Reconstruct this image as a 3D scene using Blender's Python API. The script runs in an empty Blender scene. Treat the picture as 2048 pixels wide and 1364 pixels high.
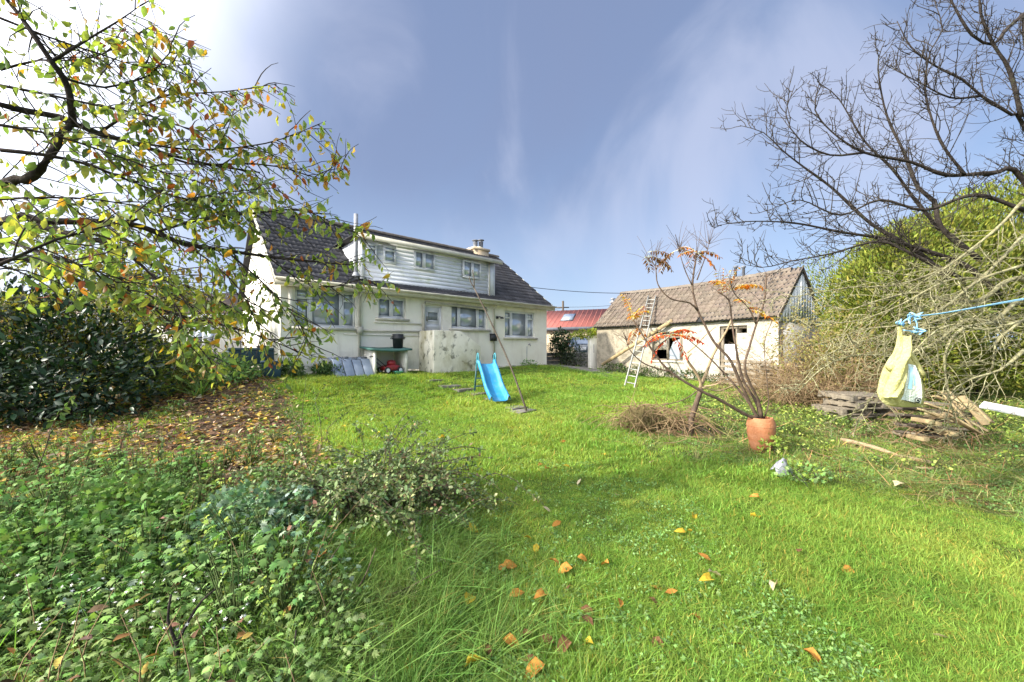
import bpy, math, random
import numpy as np
from mathutils import Vector, Matrix

R = math.radians
rng = np.random.default_rng(11)
random.seed(11)
SC = bpy.context.scene
COL = SC.collection

# ------------------------------------------------------------------ camera
FOC, HORX, HORY, CAMZ = 770.0, 1024.0, 698.0, 1.6
cd = bpy.data.cameras.new('camera')
cam = bpy.data.objects.new('camera', cd)
COL.objects.link(cam)
cam.location = (0, 0, CAMZ)
cam.rotation_euler = (R(90), 0, 0)
cd.sensor_width = 36
cd.lens = 36 * FOC / 2048
cd.shift_y = 16 / 2048
cd.clip_start, cd.clip_end = .05, 3000
SC.camera = cam

# ------------------------------------------------------------------ sky, sun, exposure
SUN_EL = R(29)
SUNH = Vector((-.92, -.39, 0)).normalized()          # horizontal direction towards the sun
SUND = Vector((SUNH.x * math.cos(SUN_EL), SUNH.y * math.cos(SUN_EL), math.sin(SUN_EL)))
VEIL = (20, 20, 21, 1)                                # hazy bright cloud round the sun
world = bpy.data.worlds.new('World')
SC.world = world
world.use_nodes = True
wn, wl = world.node_tree.nodes, world.node_tree.links
wn.clear()
def wnode(t, **k):
    n = wn.new(t)
    for a, b in k.items():
        setattr(n, a, b)
    return n
sky = wnode('ShaderNodeTexSky', sky_type='NISHITA', sun_disc=False, sun_elevation=SUN_EL,
            sun_rotation=math.atan2(SUNH.x, SUNH.y), altitude=0, air_density=1.0, dust_density=1.2, ozone_density=2.2)
tc = wnode('ShaderNodeTexCoord')
sep = wnode('ShaderNodeSeparateXYZ')
wl.new(tc.outputs['Generated'], sep.inputs[0])
# clouds live on a flat layer: project the view direction on it, so that they stretch towards the horizon
zc = wnode('ShaderNodeMath', operation='MAXIMUM'); wl.new(sep.outputs['Z'], zc.inputs[0]); zc.inputs[1].default_value = .0
za = wnode('ShaderNodeMath', operation='ADD'); wl.new(zc.outputs[0], za.inputs[0]); za.inputs[1].default_value = .22
dv = wnode('ShaderNodeVectorMath', operation='DIVIDE')
cz = wnode('ShaderNodeCombineXYZ')
for i in range(3):
    wl.new(za.outputs[0], cz.inputs[i])
wl.new(tc.outputs['Generated'], dv.inputs[0]); wl.new(cz.outputs[0], dv.inputs[1])
mp = wnode('ShaderNodeMapping'); wl.new(tc.outputs['Generated'], mp.inputs[0])
mp.inputs['Rotation'].default_value = (0, R(-20), 0)
mp.inputs['Scale'].default_value = (1.6, 1.2, 1.5)
mp.inputs['Location'].default_value = (.75, .2, 0)
nz = wnode('ShaderNodeTexNoise'); wl.new(mp.outputs[0], nz.inputs['Vector'])
nz.inputs['Scale'].default_value = 1.15; nz.inputs['Detail'].default_value = 8; nz.inputs['Roughness'].default_value = .52
nz.inputs['Distortion'].default_value = .5
cr = wnode('ShaderNodeMapRange', interpolation_type='SMOOTHSTEP'); wl.new(nz.outputs['Fac'], cr.inputs['Value'])
cr.inputs['From Min'].default_value = .34; cr.inputs['From Max'].default_value = .74
cr.inputs['To Min'].default_value = .55; cr.inputs['To Max'].default_value = .80
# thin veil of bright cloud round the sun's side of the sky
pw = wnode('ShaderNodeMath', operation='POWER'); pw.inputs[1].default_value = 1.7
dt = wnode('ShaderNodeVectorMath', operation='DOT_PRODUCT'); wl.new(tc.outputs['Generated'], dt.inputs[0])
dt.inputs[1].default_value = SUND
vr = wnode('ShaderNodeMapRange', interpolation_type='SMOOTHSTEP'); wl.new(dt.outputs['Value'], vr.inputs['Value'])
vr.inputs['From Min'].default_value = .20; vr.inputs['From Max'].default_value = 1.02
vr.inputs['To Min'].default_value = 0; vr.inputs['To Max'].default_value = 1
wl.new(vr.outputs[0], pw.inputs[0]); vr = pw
ccol = wnode('ShaderNodeMix', data_type='RGBA'); wl.new(vr.outputs[0], ccol.inputs['Factor'])
ccol.inputs[6].default_value = (1.05, 1.30, 2.08, 1)
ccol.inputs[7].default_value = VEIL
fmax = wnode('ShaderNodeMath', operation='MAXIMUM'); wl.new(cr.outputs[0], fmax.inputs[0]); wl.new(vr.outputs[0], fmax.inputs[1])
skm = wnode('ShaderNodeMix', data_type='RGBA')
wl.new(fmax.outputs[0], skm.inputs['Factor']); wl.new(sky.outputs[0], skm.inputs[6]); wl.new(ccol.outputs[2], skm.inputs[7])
WX, WY = .3, 5.1
# pale wisps drifting up from the horizon
mp2 = wnode('ShaderNodeMapping'); wl.new(tc.outputs['Generated'], mp2.inputs[0])
mp2.inputs['Rotation'].default_value = (0, R(-38), 0); mp2.inputs['Scale'].default_value = (2.5, 1.6, 1.0); mp2.inputs['Location'].default_value = (WX, WY, 0)
nz2 = wnode('ShaderNodeTexNoise'); wl.new(mp2.outputs[0], nz2.inputs['Vector'])
nz2.inputs['Scale'].default_value = 1.3; nz2.inputs['Detail'].default_value = 7; nz2.inputs['Roughness'].default_value = .5; nz2.inputs['Distortion'].default_value = .7
wr = wnode('ShaderNodeMapRange', interpolation_type='SMOOTHSTEP'); wl.new(nz2.outputs['Fac'], wr.inputs['Value'])
wr.inputs['From Min'].default_value = .44; wr.inputs['From Max'].default_value = .72; wr.inputs['To Max'].default_value = .55
wm = wnode('ShaderNodeMix', data_type='RGBA'); wl.new(wr.outputs[0], wm.inputs['Factor']); wl.new(skm.outputs[2], wm.inputs[6]); wm.inputs[7].default_value = (2.7, 2.9, 3.7, 1)
hr = wnode('ShaderNodeMapRange', interpolation_type='SMOOTHSTEP'); wl.new(sep.outputs['Z'], hr.inputs['Value'])
hr.inputs['From Min'].default_value = .42; hr.inputs['From Max'].default_value = -.05; hr.inputs['To Max'].default_value = .75
hl = wnode('ShaderNodeMapRange'); wl.new(nz.outputs['Fac'], hl.inputs['Value'])
hl.inputs['From Min'].default_value = .38; hl.inputs['From Max'].default_value = .62; hl.inputs['To Min'].default_value = .55; hl.inputs['To Max'].default_value = 1.25
hp = wnode('ShaderNodeMath', operation='MULTIPLY', use_clamp=True); wl.new(hr.outputs[0], hp.inputs[0]); wl.new(hl.outputs[0], hp.inputs[1])
hm_x = wnode('ShaderNodeMix', data_type='RGBA'); wl.new(hp.outputs[0], hm_x.inputs['Factor']); wl.new(wm.outputs[2], hm_x.inputs[6]); hm_x.inputs[7].default_value = (2.6, 3.3, 4.5, 1)
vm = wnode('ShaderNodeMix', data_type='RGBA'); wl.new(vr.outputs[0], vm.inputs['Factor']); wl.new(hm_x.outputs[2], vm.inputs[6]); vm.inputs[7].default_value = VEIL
skm = vm
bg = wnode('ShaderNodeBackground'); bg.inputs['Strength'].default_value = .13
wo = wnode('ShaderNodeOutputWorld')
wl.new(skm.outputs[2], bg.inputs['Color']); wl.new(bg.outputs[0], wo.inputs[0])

sd = bpy.data.lights.new('sun', 'SUN')
sd.energy, sd.angle, sd.color = 4.3, R(1.2), (1, .93, .80)
sun = bpy.data.objects.new('sun', sd)
COL.objects.link(sun)
sun.rotation_euler = SUND.to_track_quat('Z', 'Y').to_euler()
sun.location = SUND * 60
SC.view_settings.view_transform = 'Standard'
SC.view_settings.look = 'None'
SC.view_settings.gamma = 1
SC.view_settings.use_curve_mapping = False
SC.view_settings.exposure = 1.0
SC.render.engine = 'CYCLES'
SC.cycles.max_bounces = 6
SC.cycles.transparent_max_bounces = 8
SC.cycles.use_denoising = True

# ------------------------------------------------------------------ helpers
def P(px, py, Y):
    """a point of the place at depth Y from the camera"""
    return Vector(((px - HORX) / FOC * Y, Y, CAMZ - (py - HORY) / FOC * Y))

def S(a, b, v):
    t = np.clip((np.asarray(v, float) - a) / (b - a), 0, 1)
    return t * t * (3 - 2 * t)

def tag(o, label=None, cat=None, group=None, kind=None):
    if label: o['label'] = label
    if cat: o['category'] = cat
    if group: o['group'] = group
    if kind: o['kind'] = kind
    return o

def thing(name, label, cat, loc=(0, 0, 0), rz=0, group=None):
    o = bpy.data.objects.new(name, None)
    o.empty_display_size = .1
    COL.objects.link(o)
    o.location = loc
    o.rotation_euler = (0, 0, rz)
    return tag(o, label, cat, group)

def link(name, me, mat=None, parent=None):
    o = bpy.data.objects.new(name, me)
    COL.objects.link(o)
    if mat and not me.materials:
        me.materials.append(mat)
    if parent:
        o.parent = parent
    return o

def mesh_np(name, V, polys, col=None, smooth=False):
    """V (n,3); polys: list of int arrays (m,k)"""
    me = bpy.data.meshes.new(name)
    V = np.asarray(V, np.float32)
    polys = [np.asarray(p, np.int32) for p in polys if len(p)]
    me.vertices.add(len(V)); me.vertices.foreach_set('co', V.ravel())
    nl = sum(p.size for p in polys); npol = sum(len(p) for p in polys)
    me.loops.add(nl); me.polygons.add(npol)
    me.loops.foreach_set('vertex_index', np.concatenate([p.ravel() for p in polys]))
    st, k = [], 0
    for p in polys:
        st.append(k + np.arange(len(p)) * p.shape[1]); k += p.size
    me.polygons.foreach_set('loop_start', np.concatenate(st).astype(np.int32))
    if smooth:
        me.polygons.foreach_set('use_smooth', np.ones(npol, bool))
    if col is not None:
        a = me.color_attributes.new('Col', 'FLOAT_COLOR', 'POINT')
        c = np.ones((len(V), 4), np.float32); c[:, :3] = col
        a.data.foreach_set('color', c.ravel())
    me.update(calc_edges=True)
    return me

def nrm(a):
    return a / np.maximum(np.linalg.norm(a, axis=-1, keepdims=True), 1e-9)

class MB:
    """collects shapes and links them as ONE mesh object"""
    def __init__(s):
        s.V, s.Q, s.T, s.C, s.n = [], [], [], [], 0
    def add(s, V, Q=None, T=None, c=None):
        V = np.asarray(V, float).reshape(-1, 3)
        if Q is not None and len(Q): s.Q.append(np.asarray(Q, int) + s.n)
        if T is not None and len(T): s.T.append(np.asarray(T, int) + s.n)
        s.V.append(V); s.n += len(V)
        s.C.append(np.tile(np.asarray(c if c is not None else (1, 1, 1), float), (len(V), 1)))
        return s
    def box(s, x0, x1, y0, y1, z0, z1, M=None, c=None):
        V = np.array([[x, y, z] for z in (z0, z1) for y in (y0, y1) for x in (x0, x1)], float)
        if M is not None:
            m = np.array(M); V = V @ m[:3, :3].T + m[:3, 3]
        return s.add(V, [(0, 2, 3, 1), (4, 5, 7, 6), (0, 1, 5, 4), (2, 6, 7, 3), (0, 4, 6, 2), (1, 3, 7, 5)], c=c)
    def beam(s, p, q, w, h, up=(0, 0, 1), c=None):
        p, q = Vector(p), Vector(q)
        d = q - p; L = d.length; d.normalize()
        u = Vector(up); sx = d.cross(u)
        if sx.length < 1e-4: sx = d.cross(Vector((1, 0, 0)))
        sx.normalize(); uz = sx.cross(d)
        M = Matrix((( sx.x, d.x, uz.x, p.x), (sx.y, d.y, uz.y, p.y), (sx.z, d.z, uz.z, p.z), (0, 0, 0, 1)))
        return s.box(-w / 2, w / 2, 0, L, -h / 2, h / 2, M, c)
    def tube(s, pts, rad, n=6, cap=True, c=None):
        pts = np.asarray([tuple(p) for p in pts], float)
        k = len(pts)
        rad = np.full(k, rad, float) if np.isscalar(rad) else np.asarray(rad, float)
        t = np.gradient(pts, axis=0); t = nrm(t)
        ref = np.array([.31, .17, .93]) if abs(t[0] @ np.array([.31, .17, .93])) < .85 else np.array([.9, -.3, .1])
        a = nrm(np.cross(t, ref)); b = np.cross(t, a)
        an = np.arange(n) / n * 2 * np.pi
        ring = pts[:, None] + rad[:, None, None] * (np.cos(an)[None, :, None] * a[:, None] + np.sin(an)[None, :, None] * b[:, None])
        i = np.arange(k - 1)[:, None] * n; j = np.arange(n)[None]; j2 = (j + 1) % n
        Q = np.stack([i + j, i + j2, i + n + j2, i + n + j], -1).reshape(-1, 4)
        T = None
        if cap and n > 4:
            T = [(0, m + 1, m) for m in range(1, n - 1)] + [((k - 1) * n, (k - 1) * n + m, (k - 1) * n + m + 1) for m in range(1, n - 1)]
        return s.add(ring.reshape(-1, 3), Q, T, c)
    def lathe(s, prof, n=24, center=(0, 0, 0), c=None):
        an = np.arange(n) / n * 2 * np.pi
        V = np.array([[r * np.cos(a), r * np.sin(a), z] for r, z in prof for a in an]) + np.array(center)
        k = len(prof)
        i = np.arange(k - 1)[:, None] * n; j = np.arange(n)[None]; j2 = (j + 1) % n
        Q = np.stack([i + j, i + j2, i + n + j2, i + n + j], -1).reshape(-1, 4)
        return s.add(V, Q, None, c)
    def prism(s, poly, y0, y1, c=None):
        """(x,z) outline extruded along y"""
        k = len(poly)
        V = [(x, y0, z) for x, z in poly] + [(x, y1, z) for x, z in poly]
        Q = [(i, (i + 1) % k, k + (i + 1) % k, k + i) for i in range(k)]
        T = [(0, m + 1, m) for m in range(1, k - 1)] + [(k, k + m, k + m + 1) for m in range(1, k - 1)]
        return s.add(V, Q, T, c)
    def build(s, name, mat, parent=None, smooth=False, bevel=0):
        pol = []
        if s.Q: pol.append(np.concatenate(s.Q))
        if s.T: pol.append(np.concatenate(s.T))
        me = mesh_np(name, np.concatenate(s.V), pol, np.concatenate(s.C), smooth)
        o = link(name, me, mat, parent)
        if bevel:
            b = o.modifiers.new('bevel', 'BEVEL'); b.width = bevel; b.segments = 2; b.limit_method = 'ANGLE'
        return o

# ---- materials
def M(name, c1, c2=None, scale=4, rough=.85, spec=.25, bump=0, bscale=30, transl=0, tcol=None, attr=True, metal=0,
      lo=.38, hi=.62, world=False, split=None, layers=(), rand=0, coat=0, stretch=(1, 1, 1), facing=0):
    m = bpy.data.materials.new(name)
    m.use_nodes = True
    N, L = m.node_tree.nodes, m.node_tree.links
    N.clear()
    out = N.new('ShaderNodeOutputMaterial')
    bs = N.new('ShaderNodeBsdfPrincipled')
    bs.inputs['Roughness'].default_value = rough
    bs.inputs['Specular IOR Level'].default_value = spec
    bs.inputs['Metallic'].default_value = metal
    bs.inputs['Coat Weight'].default_value = coat
    if world:
        vec = N.new('ShaderNodeNewGeometry').outputs['Position']
    else:
        vec = N.new('ShaderNodeTexCoord').outputs['Object']
    def noise(sc, st=(1, 1, 1), det=6, off=0):
        mp = N.new('ShaderNodeMapping'); L.new(vec, mp.inputs[0])
        mp.inputs['Scale'].default_value = [sc * q for q in st]
        mp.inputs['Location'].default_value = (off, off * 1.7, off * .6)
        n = N.new('ShaderNodeTexNoise'); L.new(mp.outputs[0], n.inputs['Vector'])
        n.inputs['Scale'].default_value = 1; n.inputs['Detail'].default_value = det
        n.inputs['Roughness'].default_value = .6
        return n.outputs['Fac']
    def rng_(v, a, b, t0=0, t1=1):
        r = N.new('ShaderNodeMapRange'); L.new(v, r.inputs['Value'])
        r.inputs['From Min'].default_value = a; r.inputs['From Max'].default_value = b
        r.inputs['To Min'].default_value = t0; r.inputs['To Max'].default_value = t1
        return r.outputs[0]
    def mix(f, a, b, mode='MIX'):
        x = N.new('ShaderNodeMix'); x.data_type = 'RGBA'; x.blend_type = mode
        for sock, v in ((x.inputs['Factor'], f), (x.inputs[6], a), (x.inputs[7], b)):
            if hasattr(v, 'is_output'): L.new(v, sock)
            elif isinstance(v, (int, float)): sock.default_value = v
            else: sock.default_value = (*v, 1)
        return x.outputs[2]
    col = None
    if c2 is None:
        c2 = tuple(q * .72 for q in c1)
    col = mix(rng_(noise(scale, stretch), lo, hi), c1, c2)
    for i, (lc, ls, lst, a, b, k) in enumerate(layers):
        col = mix(rng_(noise(ls, lst, off=3.1 * (i + 1)), a, b, 0, k), col, lc)
    if split:
        # a stretch of the surface that is another material: colour, position along x, softness
        sx = N.new('ShaderNodeSeparateXYZ'); L.new(vec, sx.inputs[0])
        ad = N.new('ShaderNodeMath'); ad.operation = 'MULTIPLY_ADD'; L.new(noise(1.1, det=8, off=21), ad.inputs[0]); ad.inputs[1].default_value = 3.2; L.new(sx.outputs['X'], ad.inputs[2])
        patch = mix(rng_(noise(4.5, off=31), .42, .60), split[0], tuple(q * .62 for q in split[0]))
        col = mix(rng_(ad.outputs[0], split[1] + split[2], split[1] - split[2]), col, patch)
    if rand:
        oi = N.new('ShaderNodeObjectInfo')
        h = N.new('ShaderNodeHueSaturation'); L.new(col, h.inputs['Color'])
        L.new(rng_(oi.outputs['Random'], 0, 1, .5 - rand * .04, .5 + rand * .04), h.inputs['Hue'])
        L.new(rng_(oi.outputs['Random'], 0, 1, 1 - rand * .35, 1 + rand * .35), h.inputs['Value'])
        col = h.outputs[0]
    if attr:
        at = N.new('ShaderNodeAttribute'); at.attribute_name = 'Col'
        col = mix(1.0, col, at.outputs['Color'], 'MULTIPLY')
    L.new(col, bs.inputs['Base Color'])
    if bump:
        bp = N.new('ShaderNodeBump'); bp.inputs['Strength'].default_value = min(1, bump); bp.inputs['Distance'].default_value = .02 * max(1, bump)
        L.new(noise(bscale, det=4, off=7), bp.inputs['Height']); L.new(bp.outputs[0], bs.inputs['Normal'])
    sh = bs.outputs[0]
    if transl:
        tr = N.new('ShaderNodeBsdfTranslucent')
        L.new(mix(1.0, col, tcol or (1.25, 1.3, .55), 'MULTIPLY'), tr.inputs['Color'])
        ms = N.new('ShaderNodeMixShader'); ms.inputs[0].default_value = transl
        L.new(sh, ms.inputs[1]); L.new(tr.outputs[0], ms.inputs[2]); sh = ms.outputs[0]
    L.new(sh, out.inputs[0])
    return m

MT = dict(
    wall=M('cream_render', (.84, .82, .72), (.78, .75, .64), 1.3, .9, .2, .35, 60, layers=[
        ((.36, .33, .24), 2.6, (1.6, 1.6, .22), .54, .74, .35), ((.30, .29, .20), 1.1, (1, 1, 1), .57, .74, .4)]),
    stained=M('stained_render', (.80, .77, .65), (.68, .65, .52), 1.6, .95, .1, .6, 40, layers=[
        ((.60, .57, .46), 3.5, (1, 1, .7), .55, .7, .7), ((.10, .10, .075), 4.5, (1, 1, .8), .54, .64, .75), ((.33, .29, .13), 1.7, (1, 1, .5), .50, .66, .6)]),
    clad=M('painted_cladding', (.74, .77, .80), (.69, .72, .75), 3, .55, .35, .1, 50, layers=[
        ((.40, .47, .26), 3.0, (.7, .7, 1.2), .55, .72, .6)]),
    white=M('white_plastic', (.80, .82, .83), (.74, .76, .77), 5, .35, .4, 0),
    cream=M('cream_paint', (.62, .60, .49), (.50, .48, .38), 3, .6, .3, .15, 60, layers=[((.22, .20, .14), 5, (1, 1, 2), .6, .75, .6)]),
    glass=M('window_glass', (.40, .46, .52), (.52, .58, .64), .9, .04, .9, 0, attr=False, coat=1.0, metal=.4),
    doorglass=M('frosted_glass', (.20, .23, .24), (.26, .30, .31), 9, .12, .7, .1, 80, attr=False),
    tile=M('dark_roof_tile', (.060, .060, .066), (.085, .080, .078), 2.2, .8, .3, .4, 60, layers=[((.16, .14, .10), 9, (1, 1, 1), .62, .76, .5)]),
    barntile=M('weathered_clay_tile', (.135, .113, .092), (.18, .152, .122), 2.6, .9, .2, .5, 50, layers=[
        ((.30, .29, .22), 12, (1, 1, 1), .58, .7, .7), ((.10, .085, .07), 5, (1, 1, 1), .6, .75, .6)]),
    underlay=M('roof_underlay', (.035, .035, .036), None, 4, .9),
    lead=M('lead_flashing', (.22, .23, .25), (.30, .31, .33), 6, .6, .4, .2),
    barnwall=M('old_whitewash', (.49, .475, .43), (.40, .37, .315), 1.5, .95, .1, 1.3, 16, layers=[
        ((.36, .32, .25), .55, (1, 1, 1.2), .46, .60, .75), ((.40, .36, .29), 2.6, (1, 1, .8), .48, .62, .8), ((.20, .18, .14), 6, (1, 1, 1), .55, .66, .7), ((.42, .17, .10), 1.6, (1, 1, 1), .62, .67, .8),
        ((.60, .57, .50), 5.5, (1, 1, 1), .58, .66, .6)], split=((.34, .30, .225), 4.3, .7)),
    barngrey=M('grey_blockwork', (.46, .45, .42), (.34, .33, .30), 2.5, .95, .1, 1.0, 22, layers=[((.15, .15, .13), 4, (1, 1, 1), .58, .7, .6)]),
    bluebd=M('pale_blue_board', (.72, .77, .76), (.78, .81, .80), 3, .8, .2, .3, 40, stretch=(6, 6, .5)),
    timber=M('weathered_timber', (.25, .215, .16), (.17, .145, .11), 5, .85, .2, .4, 60, stretch=(4, 4, .8), layers=[((.13, .11, .09), 9, (1, 1, .4), .6, .75, .5)]),
    fresh=M('pale_timber', (.38, .30, .16), (.27, .20, .11), 6, .85, .2, .4, 50, layers=[((.17, .13, .09), 9, (1, 1, 1), .6, .75, .6)]),
    darkwood=M('wet_dark_timber', (.06, .048, .038), (.10, .08, .06), 7, .8, .3, .5, 50),
    paint=M('peeling_white_board', (.74, .76, .78), (.64, .65, .66), 4, .6, .3, .2),
    alu=M('grey_ladder', (.36, .365, .33), (.27, .275, .245), 6, .5, .4, .1),
    black=M('black_plastic', (.018, .02, .021), (.03, .033, .034), 6, .5, .4),
    teal=M('teal_plastic', (.018, .055, .075), (.028, .075, .095), 3, .5, .4, .1),
    greyblue=M('grey_blue_sheet', (.20, .25, .33), (.27, .32, .39), 2.5, .6, .35, .25, 20),
    greenfelt=M('green_felt', (.06, .145, .125), (.09, .18, .15), 4, .85, .2, .3),
    slide=M('blue_plastic', (.02, .20, .40), (.03, .25, .46), 3, .38, .45, .05, 30, layers=[((.10, .22, .30), 9, (1, 1, 1), .56, .68, .5), ((.14, .32, .45), 3, (1, 1, 1), .52, .7, .5)]),
    slideframe=M('teal_tube', (.05, .26, .31), (.035, .18, .22), 9, .45, .45),
    slidedark=M('dark_teal_tube', (.02, .07, .085), (.03, .10, .11), 9, .5, .4),
    terra=M('terracotta', (.36, .135, .055), (.42, .19, .095), 5, .8, .25, .5, 35, stretch=(1, 1, 2.4), layers=[((.42, .36, .26), 4, (1, 1, 1), .56, .72, .55), ((.13, .07, .04), 3, (1, 1, 1), .62, .76, .6)]),
    soil=M('dark_soil', (.055, .038, .026), (.10, .07, .045), 9, .95, .1, .8, 40),
    red=M('red_paint', (.42, .035, .028), (.33, .03, .024), 5, .5, .4),
    redroof=M('red_sheet_roof', (.31, .105, .085), (.36, .13, .105), .8, .7, .3, .1, 20),
    peach=M('peach_render', (.60, .49, .33), (.54, .43, .29), 1, .9),
    slate=M('slate_grey', (.12, .13, .15), (.17, .18, .20), 2, .7),
    brownroof=M('brown_roof', (.20, .15, .12), (.14, .11, .09), 2, .9, .2, .5, 15),
    stone=M('grey_stone', (.27, .265, .25), (.18, .18, .165), 5, .95, .15, .9, 25, layers=[((.17, .20, .08), 6, (1, 1, 1), .58, .7, .6)]),
    slab=M('path_slab', (.20, .185, .16), (.13, .12, .10), 4, .9, .2, .6, 40, layers=[((.10, .15, .04), 7, (1, 1, 1), .55, .7, .6)]),
    bark=M('dark_bark', (.034, .028, .025), (.060, .050, .042), 14, .95, .1, .8, 60, layers=[((.12, .14, .075), 10, (1, 1, 1), .6, .72, .6)]),
    twig=M('dark_twig', (.040, .034, .030), (.065, .055, .046), 20, .9, .15, .2, 90),
    lichen=M('lichen_bark', (.30, .28, .15), (.15, .135, .08), 16, .95, .1, .8, 60, layers=[((.40, .40, .24), 30, (1, 1, 1), .5, .62, .7)]),  # lichen colour; sun on the low branches is put into its paleness too
    sumacbark=M('sumac_bark', (.085, .060, .045), (.14, .10, .07), 14, .9, .15, .5, 60),
    palewood=M('cut_pale_wood', (.40, .31, .19), (.28, .20, .12), 9, .9, .15, .5, 50),
    drybrush=M('dry_brush', (.30, .215, .12), (.20, .135, .075), 9, .95, .1, 0),
    leaf=M('tree_leaf', (1, 1, 1), (.78, .80, .76), 25, .5, .35, 0, transl=.5, tcol=(1.5, 1.5, .6), world=True),
    gloss=M('glossy_leaf', (1, 1, 1), (.75, .8, .75), 20, .42, .32, 0, transl=.12, world=True),
    matt=M('matt_leaf', (1, 1, 1), (.74, .78, .72), 22, .8, .1, 0, transl=.25, tcol=(1.15, 1.25, .6), world=True),
    dead=M('dead_leaf', (1, 1, 1), (.62, .58, .55), 38, .8, .2, 0, transl=.18, tcol=(1.2, 1, .6), world=True, layers=[((.35, .26, .2), 70, (1, 1, 1), .62, .72, .6)]),
    grass=M('lawn_grass', (.178, .312, .045), (.245, .375, .062), .55, .6, .3, 0, transl=.42, tcol=(1.35, 1.3, .5), world=True, rand=.55,
            layers=[((.085, .185, .030), 1.7, (1, 1, 1), .56, .72, .6), ((.40, .46, .09), .33, (1, 1, 1), .45, .62, .45)]),
    longgrass=M('bank_grass', (.15, .27, .05), (.22, .34, .075), 1.3, .6, .3, 0, transl=.38, tcol=(1.2, 1.25, .6), world=True, rand=.6,
                layers=[((.30, .27, .15), 3.3, (1, 1, 1), .60, .70, .7)]),
    straw=M('dry_grass', (.34, .29, .13), (.22, .20, .08), 2.4, .8, .2, 0, transl=.3, world=True, rand=.6),
    bag=M('bag_plastic', (.70, .68, .33), (.58, .55, .22), 7, .42, .4, 1.6, 38, transl=.35, tcol=(1.1, 1.1, .7)),
    bagwhite=M('bag_white_print', (.70, .74, .58), (.58, .69, .64), 6, .45, .4, 1.3, 38),
    bagblue=M('bag_blue_print', (.32, .58, .68), (.42, .66, .72), 7, .45, .4, 0),
    ink=M('dark_print', (.03, .035, .05), None, 9, .5),
    rope=M('blue_rope', (.20, .44, .66), (.30, .54, .72), 30, .8, .2),
    cable=M('black_cable', (.03, .03, .035), None, 5, .6),
    polewood=M('pole_bark', (.11, .09, .07), (.075, .06, .045), 9, .9, .2, .4),
    sheet=M('clear_plastic_scrap', (.30, .315, .34), (.18, .19, .21), 12, .35, .5, .5, 30),
    rubber=M('mower_rubber', (.03, .03, .03), None, 9, .7),
    mowerred=M('mower_red', (.38, .03, .035), (.28, .025, .03), 9, .4, .5),
    mint=M('mint_plastic', (.12, .42, .30), (.16, .5, .36), 6, .5, .4),
    carpaint=M('dark_teal_paint', (.015, .035, .05), (.02, .045, .06), 2, .25, .5, coat=1),
    petal=M('white_petal', (.8, .8, .74), (.72, .72, .66), 9, .7),
    pipe=M('old_pipe', (.58, .56, .47), (.46, .44, .36), 5, .6, .3, .1),
)

# ------------------------------------------------------------------ terrain
HO = np.array([-6.36, 10.57]); EX = np.array([.749, .662]); EY = np.array([-.662, .749]); HZ = .85; HL, HD = 10.6, 7.4
BO = np.array([3.96, 17.95]); BX = np.array([.577, -.817]); BY = np.array([.817, .577]); BZ = .46; BL, BW = 7.41, 3.6

def gh(x, y):
    x, y = np.asarray(x, float), np.asarray(y, float)
    base = .04 * np.clip(y - 2.5, 0, 11.5)
    t = (x - HO[0]) * .662 - (y - HO[1]) * .749
    u = (x - HO[0]) * .749 + (y - HO[1]) * .662
    ex = (HZ - base) * (1 - S(.2, 4.8, t)) * S(-4, -.5, u) * (1 - S(HL + .4, HL + 4.5, u))
    bump = .018 * np.sin(1.9 * x + .7 * y) * np.sin(1.3 * y - .8 * x + 1) + .010 * np.sin(4.3 * x + 2) * np.sin(3.7 * y + x)
    bump = bump * S(20, 12, y)
    mound = .16 * np.exp(-((x + 1.1) ** 2 / 1.1 + (y - 2.7) ** 2 / 1.6)) + .10 * np.exp(-((x + 3.2) ** 2 / 3 + (y - 3.0) ** 2 / 1.4))
    return base + ex + bump + mound

def G(x, y, dz=0):
    return Vector((x, y, float(gh(x, y)) + dz))

def ground_at(px, py):
    """where the ray through a picture point meets the terrain"""
    Y = 3.0
    for _ in range(60):
        d = CAMZ - float(gh((px - HORX) / FOC * Y, Y))
        Y = .5 * Y + .5 * d * FOC / (py - HORY)
    return (px - HORX) / FOC * Y, Y

def litter_edge(y):
    return np.interp(y, [1.0, 2.5, 4, 6.3, 9, 12, 16], [-.5, -1.2, -2.2, -3.1, -5.4, -8.0, -9.5])
def w_litter(x, y):
    e = litter_edge(y) + .35 * np.sin(2.1 * y) * np.sin(3.1 * x + 1)
    return 1 - S(e - .45, e + .35, x)
def w_rough(x, y):
    e = np.interp(y, [1.5, 3, 4.2, 5.0, 6.2, 8, 10, 13], [6.5, 4.9, 3.7, 2.7, 2.0, 3.4, 5.0, 6.5]) + .3 * np.sin(3 * x + 2 * y)
    return S(e - .3, e + .6, x)
def w_yard(x, y):
    t = (x - HO[0]) * .662 - (y - HO[1]) * .749
    u = (x - HO[0]) * .749 + (y - HO[1]) * .662
    return S(HL - .9, HL + .4, u + .3 * np.sin(2 * x)) * (1 - S(2.6, 3.8, t + .4 * np.sin(1.7 * y))) 

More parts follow.
